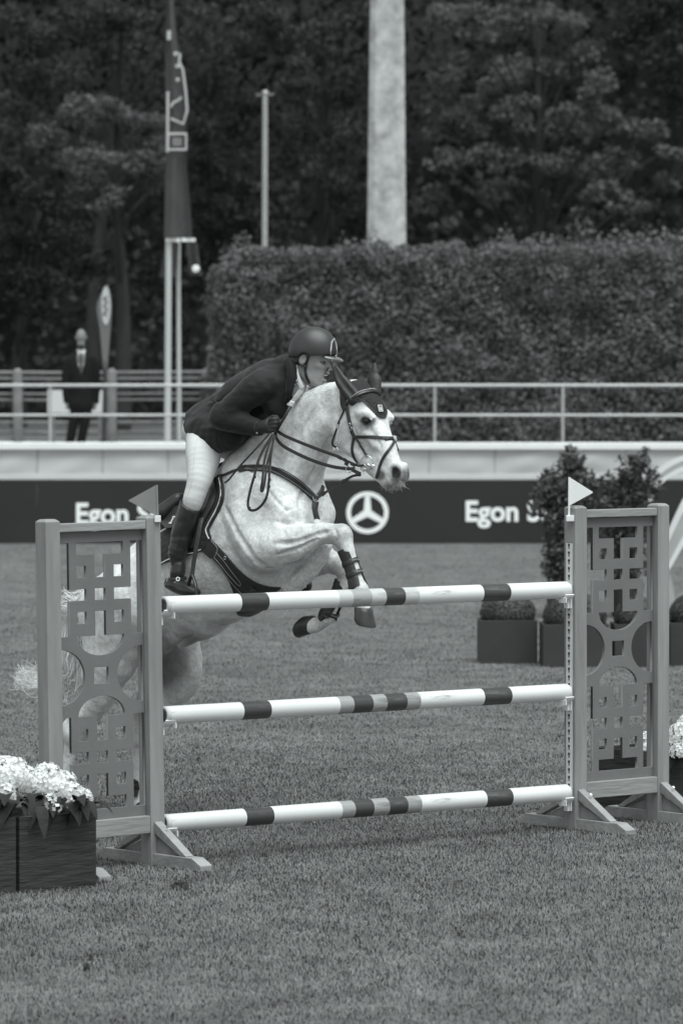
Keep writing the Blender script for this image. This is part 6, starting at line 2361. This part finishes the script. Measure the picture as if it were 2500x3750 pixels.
# ---- riding boots
def boot(side):
    if side < 0:
        leg = [(708, 1812, -.325), (698, 1852, -.33), (684, 1900, -.335), (665, 1960, -.345), (652, 2030, -.355), (652, 2085, -.36), (648, 2118, -.362)]
        foot = [(628, 2142, -.365), (655, 2152, -.365), (690, 2164, -.37), (716, 2174, -.37)]
    else:
        leg = [(1010, 1770, .30), (1010, 1800, .31), (1010, 1850, .325), (1015, 1930, .34), (1035, 2030, .355), (1045, 2080, .36), (1050, 2105, .36)]
        foot = [(1036, 2120, .365), (1060, 2125, .365), (1100, 2138, .365), (1126, 2146, .365)]
    f = Field(H(*leg[0]) * 0 + np.minimum(H(*leg[0]), np.minimum(H(*foot[0]), H(*foot[-1]))) - .12, np.maximum(H(*leg[0]), np.maximum(H(*foot[0]), H(*foot[-1]))) + .12, .005)
    f.chain([H(*q) for q in leg], [.064, .064, .064, .060, .048, .041, .044], .02)
    f.chain([H(*q) for q in foot], [.036, .040, .036, .026], .025)
    f.noise(.010, 15, 3, stretch=(.35, .35, 2.0), mask=lambda p: np.clip((1.62 - p[:, 2]) / .12, 0, 1))
    f.noise(.006, 30, 5, stretch=(.4, .4, 1.7), mask=lambda p: np.clip((1.55 - p[:, 2]) / .12, .1, 1))
    # slanting top edge
    f.plane(H(*leg[1]) + ZU * .004, unit(ZU * 1.0 + HF * .62))
    return f.build('riding_boot', M_BOOT, RID, relax=2)


BT = boot(-1)
boot(1)
TBV = BVHTree.FromPolygons([Vector(v.co) for v in BT.data.vertices], [tuple(p.vertices) for p in BT.data.polygons])
P_, N_ = on_body([(617, 2122), (640, 2122), (660, 2122), (680, 2116)], 5, .002, TBV)
ribbon(P_, N_, .020, .004, 'spur_strap', M_LEA, RID)
p_, n_ = hit(651, 2123, TBV)
if p_ is not None:
    ring(p_ + n_ * .008, .011, .0028, n_, 'spur_buckle', M_MET, RID, .8)
MB().tube([H(640, 2135, -.40), H(618, 2130, -.375), H(608, 2118, -.36), H(602, 2140, -.36)], .005, 7).build('spur', M_MET, RID, smooth='all')

# ---- gloves: palm, four curled fingers and a thumb
def glove(wrist, palm, fwd, up, out, name='glove'):
    """fwd: knuckle direction, up: thumb side, out: back of the hand"""
    fwd, up, out = unit(fwd), unit(up), unit(out)
    g = Field(palm - .13, palm + .13, .004)
    g.chain([wrist - unit(palm - wrist) * .02, wrist, palm], [.036, .032, .036], .015, side=out, flats=[.9, .95, 1.15])
    for i, (o_, L_) in enumerate(((.030, .9), (.010, 1.0), (-.010, .95), (-.028, .78))):
        a = palm + fwd * .028 + up * o_ + out * .016
        b = a + fwd * .034 * L_ - out * .006
        c = b - out * .032 * L_ + fwd * .004
        d = c - fwd * .028 * L_ - out * .004
        g.chain([a, b, c, d], [.0125, .0120, .0112, .0100], .006, sub=4)
    t0 = palm + up * .026 - fwd * .012 - out * .006
    g.chain([t0, t0 + up * .020 + fwd * .026 - out * .010, t0 + up * .018 + fwd * .056 - out * .016], [.015, .0125, .0105], .010, sub=4)
    g.noise(.0012, 60, 2)
    return g.build(name, M_GLOV, RID, relax=1)


glove(H(948, 1566, -.195), H(982, 1560, -.185), unit(HF * .85 + ZU * .12 - HLFT * .1), unit(ZU + HF * .1), unit(-HLFT * .9 + HF * .2))
glove(H(1064, 1526, .115), H(1086, 1532, .09), unit(HF * .85 - ZU * .1), ZU, unit(HLFT))
P_ = np.array([H(948, 1566, -.195) + (unit(ZU) * math.cos(q) * .040 + HLFT * math.sin(q) * .040) for q in np.linspace(0, 2 * math.pi, 25)])
N_ = np.array([(ZU * math.cos(q) + HLFT * math.sin(q)) for q in np.linspace(0, 2 * math.pi, 25)])
ribbon(P_, N_, .022, .004, 'glove_cuff', M_LEA, RID)
MB().box(H(941, 1585, -.235), (.010, .004, .007), ax=[HF, HLFT, ZU]).build('cuff_button', M_MET, RID)

# whip held along the neck
wh = thing('riding_whip', 'short dark riding whip with pale cap in the hand of the rider', 'whip', tuple(H(1064, 1480, -.11)))
MB().tube([H(1012, 1580, -.19), H(1040, 1530, -.17), H(1066, 1482, -.15)], [.006, .008, .009], 8).build('shaft', M_LEA, wh, smooth='all')
MB().tube([H(1064, 1486, -.151), H(1071, 1470, -.147)], [.012, .014], 10).build('cap', M_PLAST, wh, smooth=50)

# ================================================================ FLOWER BOXES, SHRUBS, PROPS
M_BOX = mat('planter_dark_board', .034, .7, var=.25, vscale=7, bump=1.0, bscale=16, stretch=(.5, .5, 3.2), spec=.3)
M_SOIL = mat('planter_soil', .03, .95)
M_PETAL = leaf_mat('hydrangea_petal', .86, .04, trans=.42, rough=.6)
M_GLEAF = mat('hydrangea_leaf', .022, .75, spec=.2, var=.3, vscale=14, bump=.4, bscale=60)
M_STEM = mat('plant_stem', .05, .8)
d2 = np.array((math.sin(WA), math.cos(WA), 0))
n2 = np.array((d2[1], -d2[0], 0))


def planter(label, corner, L_, D_, Hh, group, m=M_BOX, dirv=None, wall=.022):
    """corner: front-left ground corner; runs L_ along the fence line, D_ back"""
    e = d2 if dirv is None else unit(dirv)
    b = np.array((-e[1], e[0], 0))
    b = b if b[1] > 0 else -b
    t = thing('planter_box', label, 'planter', tuple(corner + e * L_ / 2 + b * D_ / 2), group)
    ax = [e, b, ZU]
    for cpos, size in ((corner + e * L_ / 2 + b * wall / 2 + ZU * Hh / 2, (L_, wall, Hh)), (corner + e * L_ / 2 + b * (D_ - wall / 2) + ZU * Hh / 2, (L_, wall, Hh)),
                       (corner + e * wall / 2 + b * D_ / 2 + ZU * Hh / 2, (wall, D_ - 2 * wall - .002, Hh - .003)), (corner + e * (L_ - wall / 2) + b * D_ / 2 + ZU * Hh / 2, (wall, D_ - 2 * wall - .002, Hh - .003))):
        MB().box(cpos, size, ax).build('side_board', m, t, bevel=.003)
    MB().box(corner + e * L_ / 2 + b * D_ / 2 + ZU * (Hh - .06), (L_ - 2 * wall - .004, D_ - 2 * wall - .006, .03), ax).build('soil', M_SOIL, t)
    return t


def flower_head(c, R_, parent, seed):
    """mop head: florets of four cupped petals over a dome"""
    r = np.random.default_rng(seed)
    n = int(95 * (R_ / .075) ** 2)
    k = np.arange(n) + .5
    ph = np.arccos(1 - 1.72 * k / n)
    th = np.pi * (1 + 5 ** .5) * k
    d = np.stack([np.cos(th) * np.sin(ph), np.sin(th) * np.sin(ph), np.cos(ph)], 1)
    V, F = [], []
    i0 = 0
    for u in d:
        u = unit(u + r.normal(size=3) * .10)
        o = c + u * R_ * r.uniform(.90, 1.06) * np.array((1, 1, .82))
        a = unit(np.cross(u, r.normal(size=3)))
        b = np.cross(u, a)
        pr_ = .0125 * r.uniform(.85, 1.2)
        for q in range(4):
            an = q * math.pi / 2 + r.uniform(-.15, .15)
            e = a * math.cos(an) + b * math.sin(an)
            s_ = b * math.cos(an) - a * math.sin(an)
            lift = r.uniform(.1, .5)
            V += [o, o + e * pr_ * .55 + s_ * pr_ * .55 + u * pr_ * lift * .6, o + e * pr_ * 1.15 + u * pr_ * lift, o + e * pr_ * .55 - s_ * pr_ * .55 + u * pr_ * lift * .6]
            F.append((i0, i0 + 1, i0 + 2, i0 + 3))
            i0 += 4
    ob = np_mesh('flower_head', np.array(V), np.array(F), M_PETAL, parent)
    return ob


def big_leaf(base, dirv, L_, w_, droop, parent, m=None):
    dirv = unit(dirv)
    sd = unit(np.cross(dirv, ZU))
    mb = MB()
    n = 7
    vs = []
    for i in range(n + 1):
        t = i / n
        p = base + dirv * L_ * t + ZU * (-droop * t * t + .02 * math.sin(math.pi * t))
        w = w_ * math.sin(math.pi * min(1, .06 + t * .94)) ** .8 * (1 - .25 * t)
        for j in (-1, -.5, 0, .5, 1):
            vs.append(p + sd * w * j + ZU * (abs(j) * w * .35))
    fs = [(i * 5 + j, i * 5 + j + 1, (i + 1) * 5 + j + 1, (i + 1) * 5 + j) for i in range(n) for j in range(4)]
    return mb.add(vs, fs).build('leaf', m or M_GLEAF, parent, smooth='all', fix=False)


def hydrangea(label, heads, leaves, base, group):
    t = thing('hydrangea', label, 'flowers', tuple(base), group)
    for i, (p, R_) in enumerate(heads):
        flower_head(p, R_, t, 40 + i + int(abs(base[0]) * 10))
        MB().tube([np.array((p[0] * .6 + base[0] * .4, p[1] * .6 + base[1] * .4, base[2])), p - ZU * .01], .005, 6).build('stem', M_STEM, t, smooth='all')
    for (p, d_, L_, w_, dr) in leaves:
        big_leaf(p, d_, L_, w_, dr, t)
    return t


# near boxes, front left
c1 = G(72, 3274); c1[2] = 0
BH = .365
planter('dark planter box of white hydrangeas in front of the left standard', c1, .455, .40, BH, 'flower boxes beside the jump')
c0b = c1 - d2 * .475
planter('dark planter box cut off by the left edge of the picture', c0b, .455, .40, BH, 'flower boxes beside the jump')
fy = c1[1]


def Q(px, py, Y):
    return W(px, py, Y)


rr = random.Random(4)
hd1 = [(Q(130, 2872, fy + .30), .072), (Q(205, 2890, fy + .28), .068), (Q(262, 2905, fy + .30), .060), (Q(300, 2922, fy + .34), .052), (Q(172, 2838, fy + .42), .068), (Q(232, 2862, fy + .44), .06),
       (Q(182, 2935, fy + .12), .036), (Q(208, 2962, fy + .08), .020), (Q(172, 2966, fy + .10), .018), (Q(275, 2945, fy + .2), .040)]
lv1 = [(Q(120, 2910, fy + .2), (.2, -.8, -.35), .16, .045, .05), (Q(150, 2925, fy + .14), (-.3, -.8, -.5), .15, .042, .07), (Q(95, 2925, fy + .15), (-.6, -.6, -.2), .15, .045, .06), (Q(148, 2955, fy + .05), (.25, -.75, -1.0), .13, .035, .05),
       (Q(235, 2945, fy + .18), (.5, -.7, -.2), .13, .036, .05), (Q(320, 2958, fy + .32), (.8, -.3, .2), .14, .036, .06), (Q(265, 2960, fy + .2), (.3, -.8, -.2), .12, .034, .05), (Q(200, 2925, fy + .16), (0, -1, -.3), .12, .04, .05)]
for _ in range(10):
    lv1.append((Q(rr.uniform(90, 320), rr.uniform(2925, 2960), fy + rr.uniform(.1, .3)), (rr.uniform(-.8, .8), rr.uniform(-1, -.2), rr.uniform(-.4, .2)), .12, .036, .05))
hydrangea('white hydrangea in the dark box in front of the left standard', hd1, lv1, c1 + d2 * .22 + n2 * -.2 + ZU * (BH - .05), 'white flowers beside the jump')
hd0 = [(Q(40, 2850, fy + .2), .075), (Q(-30, 2855, fy + .2), .08), (Q(85, 2850, fy + .28), .07), (Q(10, 2812, fy + .34), .06), (Q(58, 2806, fy + .36), .05), (Q(20, 2900, fy + .08), .045), (Q(-70, 2900, fy + .1), .07), (Q(40, 2922, fy + .06), .022)]
lv0 = []
for _ in range(14):
    lv0.append((Q(rr.uniform(-90, 80), rr.uniform(2915, 2970), fy + rr.uniform(.0, .2)), (rr.uniform(-.8, .8), rr.uniform(-1, -.2), rr.uniform(-.5, .2)), .13, .042, .06))
hydrangea('white hydrangea at the left edge of the picture beneath the number plate', hd0, lv0, c0b + d2 * .22 + n2 * -.2 + ZU * (BH - .05), 'white flowers beside the jump')
# right box behind the right standard
cr_ = W(2350, 3000, 23.62); cr_[2] = 0
planter('dark planter box half hidden behind the right standard', cr_, .60, .40, BH, 'flower boxes beside the jump')
hd2 = [(Q(2495, 2690, 23.75), .080), (Q(2540, 2740, 23.7), .085), (Q(2486, 2752, 23.66), .052), (Q(2525, 2650, 23.9), .07), (Q(2366, 2712, 23.85), .055), (Q(2368, 2745, 23.8), .045), (Q(2420, 2720, 24.0), .06)]
lv2 = [(Q(rr.uniform(2355, 2520), rr.uniform(2750, 2790), 23.8), (rr.uniform(-.8, .8), rr.uniform(-1, -.2), rr.uniform(-.4, .1)), .12, .036, .05) for _ in range(10)]
hydrangea('white hydrangea spilling from the box behind the right standard', hd2, lv2, cr_ + d2 * .3 - n2 * .2 + ZU * (BH - .05), 'white flowers beside the jump')

# number plate showing above the flowers at the left edge
npx = thing('number_plate', 'white-framed black plate showing above the flowers at the left edge', 'number plate', tuple(Q(-60, 2990, fy + .55)))
sN = FPX / (fy + .55)
pc = Q(-62, 2832, fy + .55)
MB().box(pc, (204 / sN, .02, 128 / sN)).build('frame', M_PLAST, npx, bevel=.006)
MB().box(pc - np.array((0, .011, 0)), (176 / sN, .004, 98 / sN)).build('plate', mat('plate_black', .015, .4), npx)
MB().box((pc[0], pc[1] + .02, pc[2] / 2), (.03, .02, pc[2])).build('stake', M_PLAST, npx)

# ---------------------------------------------------------------- planters and shrubs further back at right
M_BOX2 = mat('planter_far_dark', .030, .6, var=.15, vscale=5)
M_BUXLEAF = leaf_mat('box_leaf', .075, .5, trans=.15)
M_LAUREL = leaf_mat('laurel_leaf', .105, .5, trans=.3)


def ball_shrub(label, c, R_, seed, group='clipped ball shrubs'):
    r = np.random.default_rng(seed)
    t = thing('box_ball', label, 'shrub', tuple(c - ZU * R_ * .5), group)
    u = r.normal(size=(5200, 3))
    u /= np.linalg.norm(u, axis=1)[:, None]
    p = c + u * (R_ * (1 - np.abs(r.normal(size=5200)) * .05))[:, None] * np.array((1.08, 1.08, .85))
    v, f = leaf_quads(p, np.full(len(p), .026), .2, .65, seed, u, 1.0)
    o = np_mesh('leaves', v, f, M_BUXLEAF, t)
    o['kind'] = 'stuff'
    cf = Field(c - R_ * 1.2, c + R_ * 1.2, R_ / 9)
    cf.ell(c, (R_ * .98, R_ * .98, R_ * .78), k=0)
    cf.build('inner_twigs', M_CORE, t)
    return t


ex = np.array((1.0, .02, 0))
for lab, lab2, px0, px1, yb, hh in (('dark square planter nearest the horse in the row at right', 'clipped box ball in the planter nearest the horse', 1757, 1968, 2432, .375),
                                    ('dark square planter behind the keyhole strip of the right standard', 'clipped box ball directly behind the right standard', 1988, 2230, 2444, .365),
                                    ('dark square planter behind the lattice of the right standard', 'clipped box ball seen through the lattice of the right standard', 2250, 2440, 2444, .365),
                                    ('dark square planter right of the right standard', 'clipped box ball right of the right standard', 2452, 2680, 2440, .37)):
    g0 = G(px0, yb); g0[2] = 0
    s_ = FPX / g0[1]
    planter(lab, g0, (px1 - px0) / s_, .5, hh, 'square planters in the row at right', M_BOX2, ex)
    ball_shrub(lab2, np.array((g0[0] + (px1 - px0) / s_ / 2, g0[1] + .25, hh + .055)), (px1 - px0) / s_ / 2 * .92, px0)


def laurel(label, spine, Y, base_px, seed, n, pot_h=.35):
    """upright leafy shrub; spine: (px, py, radius px)"""
    r = np.random.default_rng(seed)
    s_ = FPX / Y
    b0 = W(base_px, 1400 + CAMH * s_, Y); b0[2] = 0
    t = thing('laurel_shrub', label, 'shrub', tuple(b0), 'tall potted shrubs at right')
    MB().lathe([(.14, 0), (.19, pot_h), (.175, pot_h), (.15, pot_h - .04), (0, pot_h - .04)], b0, n=20).build('pot', M_BOX2, t, smooth=40)
    cs, ns = [], []
    tot = sum(q[2] ** 2 for q in spine)
    lim = MB()
    for (px, py, rp) in spine:
        p = W(px, py, Y)
        rad = rp / s_
        k = int(n * rp ** 2 / tot)
        u = r.normal(size=(k, 3))
        u /= np.linalg.norm(u, axis=1)[:, None]
        p2 = p + u * rad * (r.uniform(.15, 1.12, k) ** .7)[:, None]
        cs.append(p2); ns.append(u + np.array((0, 0, .4)))
        lim.tube(spline([b0 + ZU * .3, b0 * .4 + p * .6 - ZU * .1, p + ZU * rad * .6], 4), list(np.linspace(.016, .004, 9)), 6, caps=False)
        # sprigs
        for q in range(5):
            e = unit(r.normal(size=3) + np.array((0, 0, .9)))
            tip_ = p + e * rad * r.uniform(1.1, 1.5)
            lim.tube([p, tip_], [.006, .002], 5, caps=False)
            kk = 16
            tt = r.uniform(.55, 1.0, kk)[:, None]
            cs.append(p + (tip_ - p) * tt + r.normal(size=(kk, 3)) * .02); ns.append(r.normal(size=(kk, 3)))
    lim.build('stems', M_BARK, t, smooth='all')
    c = np.concatenate(cs)
    v, f = leaf_quads(c, np.full(len(c), .066), .1, .42, seed, np.concatenate(ns), .5, fold=.06)
    o = np_mesh('leaves', v, f, M_LAUREL, t)
    o['kind'] = 'stuff'
    return t


laurel('tall leafy shrub standing behind the white flag', [(2090, 1690, 42), (2070, 1745, 62), (2130, 1770, 60), (2010, 1790, 62), (2065, 1835, 85), (1985, 1850, 50), (2140, 1850, 70), (2050, 1920, 70), (2100, 1960, 70), (2040, 2000, 58), (2025, 2070, 48), (2085, 2080, 70), (2060, 2140, 60)], 43.6, 2060, 61, 4300)
laurel('tall leafy shrub standing behind the lattice of the right standard', [(2345, 1690, 38), (2320, 1740, 58), (2370, 1775, 50), (2280, 1785, 55), (2330, 1830, 75), (2230, 1820, 60), (2260, 1880, 70), (2340, 1910, 70), (2300, 1970, 75), (2250, 2030, 65), (2320, 2060, 65), (2280, 2130, 60), (2200, 1930, 55)], 43.8, 2290, 62, 4300)

# ---------------------------------------------------------------- big cut-out sign at the right edge
AY = 45.0
sa = FPX / AY
sg_ = thing('cutout_sign', 'large curved cut-out sign with white edges at the right edge', 'sign', tuple(W(2560, 1400 + CAMH * sa, AY)))
xz = lambda a, b: ((a - 1250) / sa, CAMH - (b - 1400) / sa)
M_SGR = mat('sign_grey', .40, .5, var=.06, vscale=3)
M_SGW = mat('sign_white', .72, .5)


def band(name, outer, inner, m, y, th=.03):
    o_, i_ = spline([np.array(q, float) for q in outer], 6), spline([np.array(q, float) for q in inner], 6)
    mb = MB()
    n = len(o_)
    vs = []
    for p, q in zip(o_, i_):
        for w in (p, q):
            x, z = xz(*w)
            vs += [(x, y, z), (x, y + th, z)]
    fs = []
    for i in range(n - 1):
        a = i * 4
        b = a + 4
        fs += [(a, a + 2, b + 2, b), (a + 1, b + 1, b + 3, a + 3), (a, b, b + 1, a + 1), (a + 2, a + 3, b + 3, b + 2)]
    fs += [(0, 1, 3, 2), ((n - 1) * 4, (n - 1) * 4 + 2, (n - 1) * 4 + 3, (n - 1) * 4 + 1)]
    return mb.add(vs, fs).build(name, m, sg_)


out_ = [(2372, 1778), (2392, 1738), (2430, 1702), (2500, 1668), (2600, 1652), (2720, 1690), (2800, 1800)]
i1 = [(2386, 1792), (2406, 1752), (2440, 1720), (2504, 1688), (2600, 1673), (2708, 1708), (2780, 1805)]
i2 = [(2384, 1786), (2408, 1762), (2444, 1737), (2506, 1706), (2600, 1692), (2694, 1724), (2760, 1810)]
i3 = [(2396, 1793), (2418, 1776), (2452, 1750), (2510, 1722), (2600, 1710), (2682, 1738), (2745, 1815)]
band('edge', out_, i1, M_SGW, AY)
band('field', i1, i2, M_SGR, AY + .004)
band('edge', i2, i3, M_SGW, AY + .002)
L1, L2 = [(2420, 2010), (2446, 1945), (2500, 1828), (2560, 1740), (2620, 1700)], [(2424, 2060), (2450, 1985), (2504, 1872), (2568, 1775), (2630, 1735)]
L3, L4 = [(2426, 2098), (2452, 2055), (2506, 1955), (2580, 1850), (2650, 1800)], [(2432, 2110), (2456, 2080), (2512, 1985), (2590, 1880), (2660, 1825)]
band('edge', L1, L2, M_SGW, AY)
band('field', L2, L3, M_SGR, AY + .004)
band('edge', L3, L4, M_SGW, AY + .002)
yb_ = 1400 + CAMH * sa
band('leg', [(2436, yb_), (2430, 2200), (2422, 2060)], [(2480, yb_), (2474, 2200), (2452, 2070)], M_SGR, AY + .04)
band('leg', [(2760, yb_), (2758, 2100), (2750, 1815)], [(2800, yb_), (2798, 2100), (2790, 1812)], M_SGW, AY + .04)
band('leg', [(2560, yb_), (2570, 2100), (2580, 1870)], [(2600, yb_), (2612, 2100), (2640, 1820)], M_SGR, AY + .044)

# ---------------------------------------------------------------- man in the background
MY = 65.9
sm_ = FPX / MY


def Mn(px, py, dy=0.0):
    p = W(px, py, MY)
    p[1] += dy
    return p


M_SUIT = mat('suit_dark', .010, .9, spec=.2)
MAN = thing('person', 'bearded man in dark suit, white shirt and tie standing behind the railing', 'person', (Mn(298, 1640)[0], MY, TZ))
b = Field(Mn(205, 1180) - np.array((0, .35, 0)), np.array((Mn(380, 1180)[0], MY + .35, Mn(0, 1190)[2] + .1)), .012)
b.lo[2] = TZ - .04
b = Field((Mn(205, 0)[0], MY - .4, TZ - .04), (Mn(380, 0)[0], MY + .4, CAMH + .95), .011)
b.ell(Mn(297, 1232), (.078, .095, .115), k=0)
b.ell(Mn(297, 1262, -.03), (.058, .06, .07), k=.03)
b.chain([Mn(297, 1270), Mn(297, 1305)], [.055, .06], .02)
b.ell(Mn(297, 1238, -.10), (.014, .022, .03), k=.015)
for sx in (-1, 1):
    b.ell(Mn(297 + sx * 19, 1236), (.014, .03, .03), k=.01)
    b.chain([Mn(300 + sx * 17, 1480), Mn(272 + sx * 21, 1638)], [.06, .045], .02)
    b.chain([Mn(297 + sx * 40, 1325), Mn(297 + sx * 52, 1400), Mn(297 + sx * 50, 1462)], [.05, .042, .032], .02)
    b.ell(Mn(297 + sx * 50, 1478, -.01), (.028, .034, .055), k=.02)
    for fi in range(4):
        b.chain([Mn(297 + sx * (46 + 2.5 * fi), 1486, -.01), Mn(297 + sx * (46 + 2.5 * fi), 1498, -.015)], [.011, .009], .004)
b.chain([Mn(297, 1320), Mn(297, 1400), Mn(297, 1480)], [.14, .13, .13], .04, side=(1, 0, 0), flats=[.65, .65, .7])
b.build('body', mat('skin_far', .20, .7, spec=.2), MAN, relax=2)
j = Field((Mn(190, 0)[0], MY - .45, TZ + .2), (Mn(400, 0)[0], MY + .45, CAMH + .6), .011)
j.chain([Mn(297, 1312), Mn(297, 1345), Mn(297, 1400), Mn(297, 1450), Mn(297, 1478)], [.14, .205, .185, .19, .20], .04, side=(1, 0, 0), flats=[.5, .6, .68, .68, .68])
for sx in (-1, 1):
    j.chain([Mn(297 + sx * 30, 1312), Mn(297 + sx * 45, 1330), Mn(297 + sx * 56, 1400), Mn(297 + sx * 53, 1468)], [.07, .082, .066, .052], .03)
# open front: V shows the shirt
j.chain([Mn(297, 1288, -.15), Mn(298, 1330, -.155), Mn(299, 1362, -.16), Mn(300, 1385, -.165)], [.11, .085, .060, .03], .004, op='sub')
j.noise(.008, 9, 3)
j.build('jacket', M_SUIT, MAN, relax=2)
s_ = Field((Mn(240, 0)[0], MY - .3, CAMH - .1), (Mn(355, 0)[0], MY + .2, CAMH + .7), .009)
s_.chain([Mn(297, 1290), Mn(297, 1335), Mn(297, 1400)], [.075, .12, .12], .02, side=(1, 0, 0), flats=[.9, .78, .8])
s_.build('shirt', M_SHIRT, MAN, relax=2)
MB().prism([(-.022, 0), (.022, 0), (.03, -.22), (0, -.36), (-.03, -.22)], Mn(298, 1292, -.115), (1, 0, 0), (0, .06, 1), (0, 1, -.12), .02).build('tie', mat('tie_dark', .05, .6), MAN, bevel=.004)
bd_ = Field(Mn(297, 1262, -.05) - .12, Mn(297, 1262, -.05) + .12, .009)
bd_.ell(Mn(297, 1268, -.05), (.056, .050, .052), k=0)
bd_.ell(Mn(297, 1246, -.11), (.05, .05, .045), k=.01, op='sub')
bd_.noise(.005, 50, 2)
bd_.build('beard', mat('beard_dark', .035, .9), MAN, relax=1)
tr = Field((Mn(220, 0)[0], MY - .35, TZ - .03), (Mn(375, 0)[0], MY + .35, TZ + 1.0), .011)
for sx in (-1, 1):
    tr.chain([Mn(300 + sx * 17, 1462), Mn(282 + sx * 20 + sx * sx * 8, 1545), Mn(272 + sx * 21, 1638)], [.105, .082, .062], .01)
tr.noise(.006, 10, 4)
tr.build('trousers', M_SUIT, MAN, relax=2)
for sx in (-1, 1):
    sh_ = Field((Mn(220, 0)[0], MY - .35, TZ - .03), (Mn(375, 0)[0], MY + .35, TZ + .2), .011)
    a = Mn(272 + sx * 21, 1638); a[2] = TZ + .035
    sh_.chain([a + np.array((0, .06, 0)), a + np.array((sx * .02, -.08, 0)), a + np.array((sx * .03, -.18, -.01))], [.045, .045, .035], .01)
    sh_.plane(np.array((0, 0, TZ - .018)), -ZU)
    sh_.build('shoe', M_LEA, MAN, relax=1)

# ---------------------------------------------------------------- torn turf
M_DIV = leaf_mat('torn_turf', .035, .6, trans=.05)
for lab, px, py, rx_, n in (('dark torn clod of turf in front of the left standard', 660, 3258, .040, 420), ('small dark divot near the bottom left corner', 318, 3558, .012, 80)):
    g = G(px, py)
    r = np.random.default_rng(px)
    t = thing('turf_divot', lab, 'divot', (g[0], g[1], 0), 'divots in the lawn')
    c = np.stack([g[0] + r.normal(size=n) * rx_ * .5, g[1] + r.normal(size=n) * rx_ * .9, np.abs(r.normal(size=n)) * .012 + .012], 1)
    v, f = leaf_quads(c, np.full(n, .014), .3, .3, px)
    o = np_mesh('torn_blades', v, f, M_DIV, t)
    o['kind'] = 'stuff'
    cl = Field((g[0] - .12, g[1] - .16, -.02), (g[0] + .12, g[1] + .16, .07), .006)
    cl.ell((g[0], g[1], .004), (rx_ * 1.1, rx_ * 1.8, .022), k=0).noise(.008, 40, 3)
    cl.build('soil_clod', mat('clod_soil', .03, .95), t, relax=1)
for o in list(bpy.data.objects):
    if '_world' in o.keys():
        del o['_world']
